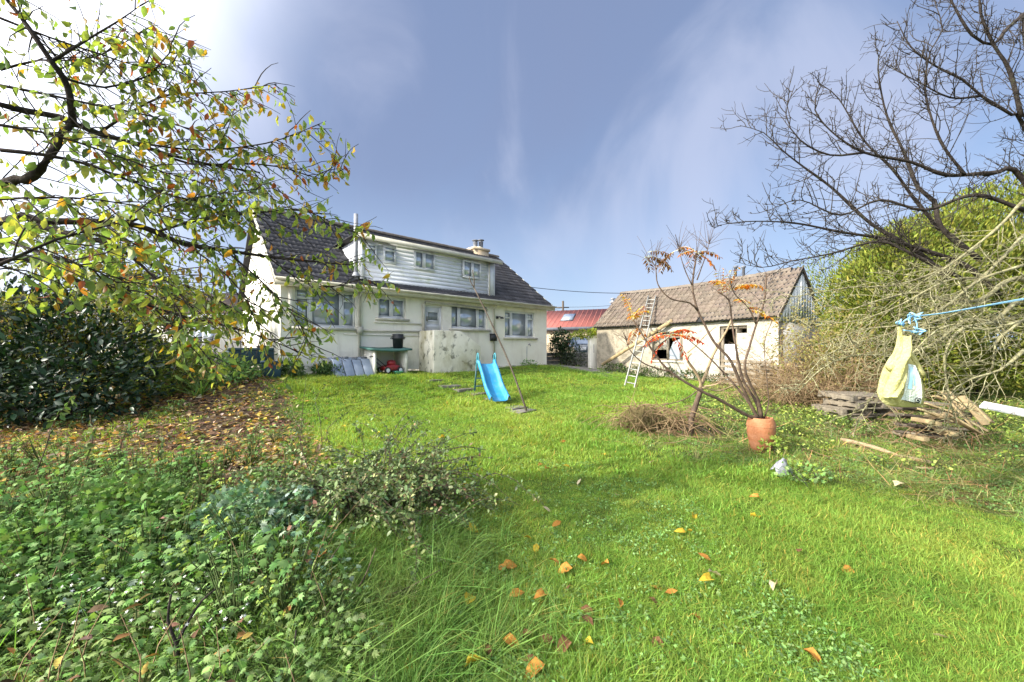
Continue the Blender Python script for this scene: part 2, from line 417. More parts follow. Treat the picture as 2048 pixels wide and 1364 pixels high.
xs = np.concatenate([-14 - np.geomspace(400, 1, 14), np.linspace(-14, 16, 260), 16 + np.geomspace(1, 400, 14)])
ys = np.concatenate([[-60, -25, -10, -5], np.linspace(-3, 24, 240), 24 + np.geomspace(1, 700, 16)])
gx, gy = np.meshgrid(xs, ys)
gz = gh(gx, gy)
nx, ny = len(xs), len(ys)
ii, jj = np.meshgrid(np.arange(nx - 1), np.arange(ny - 1))
q = (jj * nx + ii).ravel()
soilw = np.clip(w_litter(gx, gy), 0, 1).ravel(); rw = np.clip(w_rough(gx, gy), 0, 1).ravel(); yw = np.clip(w_yard(gx, gy), 0, 1).ravel()
gcol = np.stack([soilw, rw, yw], -1)
gm = mesh_np('ground', np.stack([gx.ravel(), gy.ravel(), gz.ravel()], -1), [np.stack([q, q + 1, q + nx + 1, q + nx], -1)], gcol, True)
def ground_material():
    m = bpy.data.materials.new('garden_ground'); m.use_nodes = True
    N, L = m.node_tree.nodes, m.node_tree.links
    bs = N['Principled BSDF']; bs.inputs['Roughness'].default_value = .95; bs.inputs['Specular IOR Level'].default_value = .1
    pos = N.new('ShaderNodeNewGeometry').outputs['Position']
    at = N.new('ShaderNodeAttribute'); at.attribute_name = 'Col'
    sp = N.new('ShaderNodeSeparateColor'); L.new(at.outputs['Color'], sp.inputs[0])
    def nz(sc, det=8):
        n = N.new('ShaderNodeTexNoise'); L.new(pos, n.inputs['Vector']); n.inputs['Scale'].default_value = sc; n.inputs['Detail'].default_value = det
        return n.outputs['Fac']
    def ramp(f, *st):
        r = N.new('ShaderNodeValToRGB'); L.new(f, r.inputs[0]); e = r.color_ramp.elements
        while len(e) < len(st): e.new(.5)
        for k, (p, c) in zip(e, st): k.position = p; k.color = (*c, 1)
        return r.outputs[0]
    def mx(f, a, b):
        x = N.new('ShaderNodeMix'); x.data_type = 'RGBA'; L.new(f, x.inputs['Factor']); L.new(a, x.inputs[6]); L.new(b, x.inputs[7]); return x.outputs[2]
    lawn = ramp(nz(2.2), (.3, (.055, .075, .018)), (.55, (.075, .135, .018)), (.75, (.12, .17, .025)))
    soil = ramp(nz(9), (.3, (.035, .024, .016)), (.55, (.085, .058, .036)), (.75, (.14, .10, .06)))
    rough = ramp(nz(5), (.3, (.05, .036, .022)), (.5, (.085, .085, .03)), (.72, (.15, .12, .06)))
    yard = ramp(nz(6), (.3, (.13, .12, .10)), (.55, (.22, .21, .185)), (.75, (.11, .12, .05)))
    c = mx(sp.outputs[0], lawn, soil); c = mx(sp.outputs[1], c, rough); c = mx(sp.outputs[2], c, yard)
    L.new(c, bs.inputs['Base Color'])
    b = N.new('ShaderNodeBump'); b.inputs['Strength'].default_value = .9; b.inputs['Distance'].default_value = .03
    L.new(nz(28, 6), b.inputs['Height']); L.new(b.outputs[0], bs.inputs['Normal'])
    return m
ground = link('ground', gm, ground_material())
tag(ground, 'sloping garden ground under the lawn, leaf litter and yard', kind='structure')
# ------------------------------------------------------------------ building kit
def wall_mesh(L, H, t, holes, M4=None, outline=None):
    """wall in the local x-z plane, front at y=0, back at y=t, holes (x0,x1,z0,z1)"""
    X = sorted({0, L, *[h[0] for h in holes], *[h[1] for h in holes]})
    Z = sorted({0, H, *[h[2] for h in holes], *[h[3] for h in holes]})
    solid = np.ones((len(X) - 1, len(Z) - 1), bool)
    for h in holes:
        for i in range(len(X) - 1):
            for k in range(len(Z) - 1):
                if h[0] - 1e-6 <= X[i] and X[i + 1] <= h[1] + 1e-6 and h[2] - 1e-6 <= Z[k] and Z[k + 1] <= h[3] + 1e-6:
                    solid[i, k] = False
    mb = MB()
    def quad(*v): mb.add(v, [(0, 1, 2, 3)])
    g = lambda i, k: 0 <= i < len(X) - 1 and 0 <= k < len(Z) - 1 and solid[i, k]
    for i in range(len(X) - 1):
        for k in range(len(Z) - 1):
            if not solid[i, k]: continue
            a, b, c, d = X[i], X[i + 1], Z[k], Z[k + 1]
            quad((a, 0, c), (b, 0, c), (b, 0, d), (a, 0, d))
            quad((b, t, c), (a, t, c), (a, t, d), (b, t, d))
            if not g(i - 1, k): quad((a, 0, c), (a, 0, d), (a, t, d), (a, t, c))
            if not g(i + 1, k): quad((b, 0, c), (b, t, c), (b, t, d), (b, 0, d))
            if not g(i, k - 1): quad((a, 0, c), (a, t, c), (b, t, c), (b, 0, c))
            if not g(i, k + 1): quad((a, 0, d), (b, 0, d), (b, t, d), (a, t, d))
    return mb

def make_window(parent, x0, x1, z0, z1, y, lights, sill=True, glass='glass', fw=.05, top=None):
    """one window: frame as the part, panes and sill as sub-parts. lights: list of (x from, x to, has top light)"""
    f = MB()
    W = x1 - x0
    f.box(x0, x1, y, y + .06, z0, z0 + fw); f.box(x0, x1, y, y + .06, z1 - fw, z1)
    f.box(x0, x0 + fw, y + .001, y + .061, z0 + fw, z1 - fw); f.box(x1 - fw, x1, y + .001, y + .061, z0 + fw, z1 - fw)
    panes = []
    for k, (a, b, tl) in enumerate(lights):
        a, b = x0 + a * W, x0 + b * W
        if k: f.box(a - fw * .6, a + fw * .6, y - .004, y + .064, z0 + fw, z1 - fw)
        zt = z1 - fw
        if tl:
            zm = z0 + (z1 - z0) * .74
            f.box(a + fw * .6, b - fw * .6, y - .002, y + .062, zm - fw * .55, zm + fw * .55)
            panes.append((a, b, zm, zt)); zt = zm
        panes.append((a, b, z0 + fw, zt))
    fr = f.build('window', MT['white'], parent)
    for a, b, c, d in panes:
        MB().box(a + .005, b - .005, y + .03, y + .042, c, d).build('pane', MT[glass], fr)
        # opening sash edge
        s = MB(); e = .028
        a2, b2 = a + fw * .62, b - fw * .62
        s.box(a2, b2, y - .012, y + .02, c + .004, c + e); s.box(a2, b2, y - .012, y + .02, d - e, d - .004)
        s.box(a2, a2 + e, y - .011, y + .019, c + e, d - e); s.box(b2 - e, b2, y - .011, y + .019, c + e, d - e)
        s.build('sash', MT['white'], fr)
    if sill:
        MB().box(x0 - .10, x1 + .10, -.09, y, z0 - .075, z0 - .002).build('sill', MT['pipe'], fr)
    return fr

def tile_mesh(w, l, amp, name, col, seed):
    r = np.random.default_rng(seed)
    k = 7
    x = np.linspace(0, w, k)
    z = amp * np.cos(np.linspace(0, 4 * np.pi, k)) + r.normal(0, .002, k)
    th = .022
    rows = [np.stack([x, np.zeros(k), z - th], -1), np.stack([x, np.zeros(k), z], -1), np.stack([x, np.full(k, l), z * .9 - .004], -1)]
    V = np.concatenate(rows)
    q = [(a * k + i, a * k + i + 1, (a + 1) * k + i + 1, (a + 1) * k + i) for a in range(2) for i in range(k - 1)]
    return V, np.array(q), np.tile(np.asarray(col, float), (len(V), 1))

def lay_tiles(roof, mat, places, tmpls, pitch, eye_local, near=300):
    """places: (x, d along slope, jitter) in the roof frame; nearest ones as single tiles, the rest as one part"""
    cs, sn = math.cos(pitch), math.sin(pitch)
    meshes = []
    for V, q, c in tmpls:
        me = mesh_np('tile', V, [q], c, True); me.materials.append(mat); meshes.append(me)
    pl = sorted(places, key=lambda p: (Vector(p[0]) - eye_local).length)
    rest_V, rest_Q, rest_C, n = [], [], [], 0
    for i, (loc, rz, tilt, k) in enumerate(pl):
        m4 = Matrix.Translation(loc) @ Matrix.Rotation(pitch - tilt, 4, 'X') @ Matrix.Rotation(rz, 4, 'Z')
        if i < near:
            o = bpy.data.objects.new('tile', meshes[k]); COL.objects.link(o); o.parent = roof; o.matrix_local = m4
        else:
            V, q, c = tmpls[k]; A = np.array(m4)
            rest_V.append(V @ A[:3, :3].T + A[:3, 3]); rest_Q.append(q + n); rest_C.append(c); n += len(V)
    if rest_V:
        me = mesh_np('tiles', np.concatenate(rest_V), [np.concatenate(rest_Q)], np.concatenate(rest_C), True)
        tag(link('far_tiles', me, mat, roof), kind='stuff')

# ------------------------------------------------------------------ the house
hrz = math.atan2(EX[1], EX[0])
house = thing('house', 'cream rendered bungalow with dark tiled roof and long box dormer', 'house', (HO[0], HO[1], HZ), hrz)
def hx(px, c=0.0):
    """local x on the plane y=c of the house seen at picture column px, and the depth there"""
    a = (px - HORX) / FOC
    # t*(a,1) - HO dot EY = c
    t = (c + HO @ EY) / (a * EY[0] + EY[1])
    return float((t * np.array([a, 1]) - HO) @ EX), float(t)
def hz(px, py, c=0.0):
    return CAMZ - (py - HORY) / FOC * hx(px, c)[1] - HZ
def hwin(p0, p1, pt, pb, c=0.0):
    pm = (p0 + p1) / 2
    return hx(p0, c)[0], hx(p1, c)[0], hz(pm, pb, c), hz(pm, pt, c)

HW = 2.78
WA = hwin(590, 712, 578, 655); WB = hwin(757, 812, 594, 637); WC = hwin(903, 975, 611, 658); WD = hwin(1010, 1070, 623, 675)
DR = hwin(850, 885, 611, 663)
holes = [WA, WB, WC, WD, DR]
fwm = wall_mesh(HL, HW, .25, holes)
front = fwm.build('front_wall', MT['wall'], house)
RS = .74; RP = math.atan(RS); RD = HD / 2
def gable(x0, x1):
    m = MB()
    poly = [(.25, -.3), (HD - .25, -.3), (HD - .25, 2.80), (RD, 2.80 + RS * (RD - .25) - .03), (.25, 2.80)]
    # outline in (y,z), extruded along x
    k = len(poly)
    V = [(x0, a, b) for a, b in poly] + [(x1, a, b) for a, b in poly]
    Q = [(i, k + i, k + (i + 1) % k, (i + 1) % k) for i in range(k)]
    T = [(0, i, i + 1) for i in range(1, k - 1)] + [(k, k + i + 1, k + i) for i in range(1, k - 1)]
    return m.add(V, Q, T)
gable(0, .25).build('gable_wall', MT['wall'], house)
gable(HL - .25, HL).build('gable_wall', MT['wall'], house)
MB().box(0, HL, HD - .249, HD, -.3, HW).build('back_wall', MT['wall'], house)
MB().box(-.02, HL + .02, -.03, .2, -.4, .06).build('plinth', MT['stained'], house)
MB().box(.3, HL - .3, .3, HD - .3, -.1, -.05).build('floor_slab', MT['soil'], house)
MB().box(.3, HL - .3, .3, HD - .3, 2.5, 2.55).build('ceiling_panel', MT['cream'], house)

# roof: two slabs, fascia, gutter, tiles
def zroof(d): return 2.90 + RS * d
roof = MB()
for sgn in (1, -1):
    y = lambda d: d if sgn > 0 else HD - d
    V = []
    for d in (-.32, RD):
        for x in (-.18, HL + .18):
            V += [(x, y(d), zroof(d) - .02), (x, y(d), zroof(d) - .14)]
    roof.add(V, [(0, 2, 6, 4), (1, 5, 7, 3), (0, 4, 5, 1), (2, 3, 7, 6), (0, 1, 3, 2), (4, 6, 7, 5)])
roof = roof.build('roof', MT['underlay'], house)
MB().box(-.18, HL + .18, -.35, -.32, 2.50, 2.69).build('fascia', MT['cream'], house)
MB().box(-.18, HL + .18, -.318, .0, 2.50, 2.53).build('soffit', MT['cream'], house)
gp = [(-.35 - .06 + .06 * math.cos(a), 2.66 + .06 * math.sin(a)) for a in np.linspace(math.pi, 2 * math.pi, 8)]
g = MB()
g.add([(-.2, a, b) for a, b in gp] + [(HL + .2, a, b) for a, b in gp], [(i, i + 1, 9 + i, 8 + i) for i in range(7)])
gut = g.build('gutter', MT['cream'], house)
gut.modifiers.new('solid', 'SOLIDIFY').thickness = .012
for x in (-.18, HL + .15):   # barge boards at the verges
    V = []
    for d in (-.33, RD):
        V += [(x, d, zroof(d) - .015), (x + .03, d, zroof(d) - .015), (x + .03, d, zroof(d) - .20), (x, d, zroof(d) - .20)]
    MB().add(V, [(0, 1, 5, 4), (1, 2, 6, 5), (2, 3, 7, 6), (3, 0, 4, 7), (0, 3, 2, 1), (4, 5, 6, 7)]).build('barge_board', MT['cream'], house)

DX0, DX1 = hx(722)[0], hx(990)[0]                 # dormer from .. to
DZ0, DZ1 = hz(990, 597), hz(990, 524)
DYB = (DZ1 + .12 - 2.90) / RS              # where the dormer roof dies into the main roof
ht = [tile_mesh(.30, .40, .011, 'tile', np.array([1, 1, 1]) * v, s) for s, v in enumerate((.75, .9, 1.0, 1.1, 1.3, .85))]
cs = math.cos(RP)
places = []
gauge = .30
nr = int((RD + .36) / cs / gauge)
r2 = random.Random(3)
for r in range(nr + 1):
    d = -.36 + r * gauge * cs
    for c in range(int((HL + .36) / .30) + 1):
        x = -.18 + c * .30 - (.15 if r % 2 else 0)
        if x < -.2 or x > HL - .1: continue
        if DX0 - .05 < x + .15 < DX1 + .02 and .04 < d < DYB - .12: continue
        if d > RD - .2: continue
        places.append(((x, d, zroof(d) + .012 + r2.uniform(-.003, .003)), r2.uniform(-.012, .012), .055, r2.randrange(6)))
hm = Matrix.Translation((HO[0], HO[1], HZ)) @ Matrix.Rotation(hrz, 4, 'Z')
lay_tiles(roof, MT['tile'], places, ht, RP, hm.inverted() @ Vector((0, 0, CAMZ)))
for c in range(int((HL + .36) / .42)):       # ridge tiles
    m = MB(); x = -.18 + c * .42
    an = np.linspace(-.2, math.pi + .2, 7)
    V = [(x + dx, RD + .14 * math.cos(a) * (1 + k), zroof(RD) - .03 + .11 * math.sin(a) * (1 + k)) for dx, k in ((0, .06), (.43, 0)) for a in an]
    m.add(V, [(i, i + 1, 8 + i, 7 + i) for i in range(6)]); m.build('ridge_tile', MT['barntile'], roof, True)

# dormer: cheeks, front boards, flat roof
dm = MB()
dm.box(DX0, DX1, .06, .16, DZ0, DZ1)
for x0, x1 in ((DX0 + .001, DX0 + .1), (DX1 - .1, DX1 - .001)):
    V = [(x, y, z) for x in (x0, x1) for y, z in ((.16, zroof(.16) - .05), (.16, DZ1 - .002), (DYB, DZ1 - .002))]
    dm.add(V, [(0, 1, 4, 3), (1, 2, 5, 4), (2, 0, 3, 5)], [(0, 2, 1), (3, 4, 5)])
dorm = dm.build('dormer', MT['clad'], house)
nb = 11; bh = (DZ1 - DZ0) / nb
for k in range(nb):
    z = DZ0 + k * bh
    V = [(x, y, zz) for x in (DX0 + .11, DX1 - .33) for y, zz in ((.056, z), (.047, z + .003), (.053, z + bh - .004), (.056, z + bh - .004))]
    MB().add(V, [(0, 1, 5, 4), (1, 2, 6, 5), (2, 3, 7, 6), (3, 0, 4, 7), (0, 3, 2, 1), (4, 5, 6, 7)]).build('board', MT['clad'], dorm)
for a, b in ((DX0 - .01, DX0 + .11), (DX1 - .33, DX1 + .01)):
    MB().box(a, b, .012, .056, DZ0 - .01, DZ1 - .005).build('corner_panel', MT['clad'], dorm)
V = []
for y, z in ((-.22, DZ1), (DYB + .45, DZ1 + .05)):
    for x in (DX0 - .22, DX1 + .2):
        V += [(x, y, z), (x, y, z + .04)]
MB().add(V, [(0, 4, 6, 2), (1, 3, 7, 5), (0, 1, 5, 4), (2, 6, 7, 3), (0, 2, 3, 1), (4, 5, 7, 6)]).build('flat_roof', MT['underlay'], dorm)
MB().box(DX0 - .24, DX1 + .22, -.25, -.222, DZ1 - .11, DZ1 + .035).build('dormer_fascia', MT['cream'], dorm)
MB().box(DX0 - .06, DX1 + .08, -.10, .05, DZ0 - .05, DZ0 + .012).build('lead_apron', MT['lead'], dorm)
MB().tube([(DX1 - .30, -.02, DZ1 - .05), (DX1 - .30, -.02, DZ0)], .033, 8).build('dormer_downpipe', MT['pipe'], dorm)
for p0, p1, pt, pb, li in ((733, 754, 487, 524, [(0, 1, True)]), (767, 792, 492, 527, [(0, 1, True)]),
                           (829, 870, 503, 540, [(0, .45, False), (.45, 1, False)]), (926, 962, 522, 557, [(0, .52, False), (.52, 1, False)])):
    w = hwin(p0, p1, pt, pb, -.02)
    make_window(house, *w, -.035, li, sill=False, fw=.045)

make_window(house, *WA, .10, [(0, .24, True), (.24, .76, False), (.76, 1, True)], fw=.06)
make_window(house, *WB, .10, [(0, .5, False), (.5, 1, False)], fw=.06)
make_window(house, *WC, .10, [(0, .23, False), (.23, .75, False), (.75, 1, False)], fw=.055)
make_window(house, *WD, .10, [(0, .24, True), (.24, .76, False), (.76, 1, True)], fw=.055)
# raised render band round the big window
x0, x1, z0, z1 = WA
sr = MB()
sr.box(x0 - .17, x0 - .05, -.05, -.002, z0 - .18, z1 + .16); sr.box(x1 + .05, x1 + .17, -.05, -.002, z0 - .18, z1 + .16); sr.box(x0 - .049, x1 + .049, -.048, -.002, z1 + .03, z1 + .158)
sr.build('window_surround', MT['wall'], house)
# back door
x0, x1, z0, z1 = DR
d = MB()
d.box(x0, x1, .08, .14, z1 - .06, z1); d.box(x0, x0 + .06, .081, .141, z0, z1 - .06); d.box(x1 - .06, x1, .081, .141, z0, z1 - .06)
d.box(x0 + .06, x1 - .06, .10, .138, z0 + .01, z1 - .06)
door = d.build('door', MT['white'], house)
mx_, mz_ = (x0 + x1) / 2, z0 + (z1 - z0) * .42
MB().box(mx_ - .20, mx_ + .20, .085, .10, mz_ + .02, z1 - .24).build('door_pane', MT['doorglass'], door)
fm = MB()
for a, b, c, e in ((mx_ - .25, mx_ + .25, mz_ - .04, mz_ + .018), (mx_ - .25, mx_ + .25, z1 - .238, z1 - .18), (mx_ - .25, mx_ - .202, mz_ + .018, z1 - .238), (mx_ + .202, mx_ + .25, mz_ + .018, z1 - .238)):
    fm.box(a, b, .075, .099, c, e)
fm.build('door_moulding', MT['white'], door)
MB().box(mx_ - .25, mx_ + .25, .09, .101, z0 + .12, mz_ - .14).build('door_panel', MT['white'], door)
MB().box(x0 + .10, x0 + .135, .04, .10, mz_ - .02, mz_ + .14).tube([(x0 + .118, .05, mz_ + .06), (x0 + .24, .045, mz_ + .06)], .012, 6).build('door_handle', MT['alu'], door)
# pipes on the wall
def pipe(name, pts, r=.035, mat='pipe', clips=True):
    m = MB(); m.tube(pts, r, 8)
    return m.build(name, MT[mat], house, True)
xp = hx(719, -.06)[0]
pipe('downpipe', [(xp, -.36, 2.58), (xp, -.22, 2.48), (xp, -.07, 2.36), (xp, -.07, .0)], .038)
MB().box(xp - .09, xp + .09, -.14, -.02, hz(719, 668), hz(719, 654)).build('hopper', MT['pipe'], house)
xq = hx(846, -.06)[0]; zq = hz(780, 663)
pipe('waste_pipe', [(xp + .05, -.05, zq), (xq, -.05, zq + .03)], .030)
pipe('waste_pipe', [(xq + .02, -.06, zq - .2), (xq + .02, -.06, 2.30), (xq + .10, -.06, 2.38), (hx(972)[0], -.06, 2.32)], .042)
xr = hx(988, -.05)[0]
pipe('downpipe', [(xr, -.36, 2.58), (xr, -.2, 2.45), (xr, -.06, 2.34), (xr, -.06, .02)], .034)
a, b, c, e = hwin(979, 989, 669, 682)
MB().box(a, b, -.16, -.03, c, e).box(a - .01, b + .01, -.165, -.02, e, e + .03).build('flue_box', MT['black'], house)
a, b, c, e = hwin(985, 991, 710, 716)
MB().box(a, b, -.06, .0, c, e).build('vent_grille', MT['black'], house)
lx, lz = hx(994)[0], hz(994, 635)
MB().box(lx - .05, lx + .05, -.04, 0, lz - .05, lz + .05).tube([(lx, -.03, lz), (lx + .05, -.12, lz + .03), (lx + .10, -.17, lz)], .02, 6).lathe([(.0, lz + .03), (.07, lz - .0), (.075, lz - .05), (.0, lz - .05)], 10, (lx + .12, -.18, 0)).build('wall_lamp', MT['black'], house)
tx, tz = hx(1057)[0], hz(1057, 689)
MB().tube([(tx, 0, tz), (tx, -.10, tz), (tx, -.13, tz - .07)], .018, 6).box(tx - .04, tx + .04, -.09, -.07, tz + .02, tz + .045).build('tap', MT['lead'], house)
MB().tube([(tx - .1, -.012, tz - .08), (tx - .12, -.012, .12)], .012, 5).build('hose_pipe', MT['lead'], house)
MB().box(hx(700)[0] - .2, hx(846)[0], -.030, -.002, zq - .14, zq - .10).build('string_course', MT['wall'], house)
MB().box(hx(748)[0], hx(841)[0], -.05, -.003, WB[2] - .16, WB[2] - .11).build('drip_course', MT['wall'], house)
# chimney near the ridge and a steel flue on the far left
cy = RD + .10
cx0, cx1 = hx(942, cy)[0], hx(971, cy)[0]
cz1 = hz(956, 498, cy)
ch = MB()
ch.box(cx0, cx1, cy - .28, cy + .28, 4.2, cz1 - .12).box(cx0 - .05, cx1 + .05, cy - .33, cy + .33, cz1 - .12, cz1)
ch = ch.build('chimney', MT['peach'], house)
for fx, hh in ((.30, .36), (.68, .44)):
    x = cx0 + (cx1 - cx0) * fx
    m = MB().lathe([(.15, 0), (.13, .06), (.11, .10), (.115, hh - .10), (.13, hh - .08), (.09, hh - .04), (.09, hh), (.17, hh + .02), (.17, hh + .05), (0, hh + .10)], 14, (x, cy, cz1))
    m.build('chimney_pot', MT['slate'], ch, True)
MB().lathe([(.3, 0), (.24, .08), (.1, .14)], 12, ((cx0 + cx1) / 2, cy, cz1 - .01)).build('flaunching', MT['stained'], ch)
fy = .10
fxx = hx(712, fy)[0]
m = MB().tube([(fxx, fy, zroof(fy) - .2), (fxx, fy, hz(712, 428, fy))], .065, 10)
m.lathe([(.12, 0), (.08, .10), (.066, .12)], 12, (fxx, fy, zroof(fy) + .05))
m.build('flue_pipe', MT['lead'], house, True)
# television aerial wire clipped along the roof
# ------------------------------------------------------------------ steps up to the back door
st = thing('garden_steps', 'mould stained rendered block of steps below the white back door', 'steps', (HO[0], HO[1], HZ), hrz)
sx0 = hx(842)[0] + .02; SD = 1.05
def sxx(px): return hx(px, -SD)[0]
sa, sb, sc_ = sxx(868), sxx(921), sxx(962)
ztop = hz(895, 661, -SD)
MB().prism([(sa, -.45), (sc_ + .02, -.45), (sc_, hz(962, 693, -SD)), (sb, ztop), (sa, ztop)], -SD, -SD + .16).build('parapet_wall', MT['stained'], st, bevel=.012)
MB().box(sa, sa + .16, -SD + .161, -.035, -.45, ztop).build('end_wall', MT['stained'], st, bevel=.012)
MB().box(sa + .161, sb, -SD + .162, -.036, -.45, ztop - .62).build('landing', MT['slab'], st)
for k in range(5):
    MB().box(sb + .002 + k * .26, sb + .26 + k * .26, -SD + .163, -.037, -.45, ztop - .62 - .16 * (k + 1)).build('step', MT['slab'], st)

# ------------------------------------------------------------------ the barn
brz = math.atan2(BX[1], BX[0])
barn = thing('barn', 'old whitewashed outbuilding with sagging clay tile roof and grey gable', 'outbuilding', (BO[0], BO[1], BZ), brz)
def bx_(px, c=0.0):
    a = (px - HORX) / FOC
    t = (c + BO @ BY) / (a * BY[0] + BY[1])
    return float((t * np.array([a, 1]) - BO) @ BX), float(t)
def bz_(px, py, c=0.0):
    return CAMZ - (py - HORY) / FOC * bx_(px, c)[1] - BZ
def bwin(p0, p1, pt, pb):
    pm = (p0 + p1) / 2
    return bx_(p0)[0], bx_(p1)[0], bz_(pm, pb), bz_(pm, pt)
BH = 2.28; BR = 3.86; BS = (BR - BH) / (BW / 2); BP = math.atan(BS)
O1 = bwin(1304, 1366, 663, 721); O2 = bwin(1439, 1474, 652, 760); O3 = bwin(1474.5, 1494, 652, 666)
O2 = (O2[0], O2[1], .05, O2[3]); O3 = (O2[1] + .001, O3[1], O3[2], O2[3])
wall_mesh(BL, BH, .35, [O1, O2, O3]).build('front_wall', MT['barnwall'], barn)
def bgable(x0, x1, zlo, zhi, mat, name):
    poly = [(0.351, zlo), (BW, zlo), (BW, min(zhi, BH))]
    if zhi > BH:
        poly += [(BW / 2, BR - .05), (.351, BH + BS * .351 - .05)]
    else:
        poly += [(.351, zhi)]
    k = len(poly)
    V = [(x0, a, b) for a, b in poly] + [(x1, a, b) for a, b in poly]
    Q = [(i, k + i, k + (i + 1) % k, (i + 1) % k) for i in range(k)]
    T = [(0, i, i + 1) for i in range(1, k - 1)] + [(k, k + i + 1, k + i) for i in range(1, k - 1)]
    return MB().add(V, Q, T).build(name, mat, barn)
bgable(BL - .35, BL, -.3, 2.2, MT['barngrey'], 'gable_wall')
bgable(0, .35, -.3, 3, MT['barngrey'], 'gable_wall')
MB().box(.36, BL - .36, BW - .3, BW - .002, -.3, BH).build('back_wall', MT['barngrey'], barn)
MB().box(.36, BL - .36, .36, BW - .31, -.1, .0).build('floor_slab', MT['soil'], barn)
bgable(BL - .12, BL - .002, 2.201, 3, MT['bluebd'], 'gable_backing')
nbd = 15   # pale blue vertical boards in the gable top
for k in range(nbd):
    y0, y1 = .02 + k * (BW - .04) / nbd, .02 + (k + 1) * (BW - .04) / nbd - .005
    zt = lambda y: BH + BS * min(y, BW - y) - .06
    z0b = 2.0 if k < 1 else 1.98 + .02 * math.sin(k * 2.3)
    V = [(x, y, z) for x in (BL + .004 + .0015 * (k % 2), BL + .028 + .0015 * (k % 2)) for y, z in ((y0, z0b), (y1, z0b), (y1, zt(y1)), (y0, zt(y0)))]
    MB().add(V, [(0, 3, 2, 1), (4, 5, 6, 7), (0, 1, 5, 4), (1, 2, 6, 5), (2, 3, 7, 6), (3, 0, 4, 7)]).build('board', MT['bluebd'], barn)
def zb(y): return BH + .06 + BS * y
sag = lambda x, y: -.10 * math.sin(math.pi * min(max(x / BL, 0), 1)) * (.35 + .65 * y / (BW / 2))
rf = MB()
for sgn in (1, -1):
    n = 12; V = []
    for d in (-.16, BW / 2):
        for i in range(n + 1):
            x = -.06 + (BL + .14) * i / n
            y = d if sgn > 0 else BW - d
            V += [(x, y, zb(d) + sag(x, max(d, 0)) - .02), (x, y, zb(d) + sag(x, max(d, 0)) - .09)]
    m = 2 * (n + 1)
    Q = [(2 * i, 2 * i + 2, m + 2 * i + 2, m + 2 * i) for i in range(n)] + [(2 * i + 1, m + 2 * i + 1, m + 2 * i + 3, 2 * i + 3) for i in range(n)] + [(2 * i, 2 * i + 1, 2 * i + 3, 2 * i + 2) for i in range(n)]
    Q += [(0, m, m + 1, 1), (2 * n, 2 * n + 1, m + 2 * n + 1, m + 2 * n)]
    rf.add(V, Q)
broof = rf.build('roof', MT['underlay'], barn)
bt = []
for s in range(8):
    v = .84 + .04 * s
    bt.append(tile_mesh(.27, .36, .025, 'tile', np.array([1, .98 - .02 * (s % 3), .95 - .03 * (s % 2)]) * v, 30 + s))
places = []
bcs = math.cos(BP); r3 = random.Random(9)
for r in range(int((BW / 2 + .2) / bcs / .25)):
    d = -.2 + r * .25 * bcs
    for c in range(int((BL + .14) / .26)):
        x = -.05 + c * .26
        if r3.random() < .002: continue
        places.append(((x, d, zb(d) + sag(x + .1, max(d, 0)) + .018 + r3.uniform(-.004, .004)), r3.uniform(-.018, .018), .085 + r3.uniform(-.008, .012), r3.randrange(8)))
bm4 = Matrix.Translation((BO[0], BO[1], BZ)) @ Matrix.Rotation(brz, 4, 'Z')
lay_tiles(broof, MT['barntile'], places, bt, BP, bm4.inverted() @ Vector((0, 0, CAMZ)))
for c in range(int((BL + .1) / .36)):
    m = MB(); x = -.05 + c * .36; s0 = sag(x, BW / 2)
    an = np.linspace(-.3, math.pi + .3, 7)
    V = [(x + dx, BW / 2 + .12 * math.cos(a) * (1 + k), zb(BW / 2) + s0 - .06 + .10 * math.sin(a) * (1 + k)) for dx, k in ((0, .08), (.37, 0)) for a in an]
    m.add(V, [(i, i + 1, 8 + i, 7 + i) for i in range(6)]); m.build('ridge_tile', MT['barntile'], broof, True)
V = []
for d in (-.2, BW / 2 + .02):
    V += [(BL + .04, d, zb(d) - .01), (BL + .08, d, zb(d) - .01), (BL + .08, d, zb(d) - .16), (BL + .04, d, zb(d) - .16)]
MB().add(V, [(0, 1, 5, 4), (1, 2, 6, 5), (2, 3, 7, 6), (3, 0, 4, 7), (0, 3, 2, 1), (4, 5, 6, 7)]).build('barge_board', MT['timber'], barn)
V = []
for d in (-.2, BW / 2 + .02):
    V += [(BL + .04, BW - d, zb(d) - .01), (BL + .08, BW - d, zb(d) - .01), (BL + .08, BW - d, zb(d) - .16), (BL + .04, BW - d, zb(d) - .16)]
MB().add(V, [(0, 4, 5, 1), (1, 5, 6, 2), (2, 6, 7, 3), (3, 7, 4, 0), (0, 1, 2, 3), (4, 7, 6, 5)]).build('barge_board', MT['darkwood'], barn)
for px in (1471, 1487):      # two short flues just beyond the ridge
    a, t = bx_(px, BW / 2 + .25)
    MB().lathe([(.05, 2.9), (.05, bz_(px, 536, BW / 2 + .25)), (.08, bz_(px, 536, BW / 2 + .25) + .01), (.08, bz_(px, 532, BW / 2 + .25)), (0, bz_(px, 531, BW / 2 + .25))], 10, (a, BW / 2 + .25, 0)).build('flue_pipe', MT['slate'], barn, True)
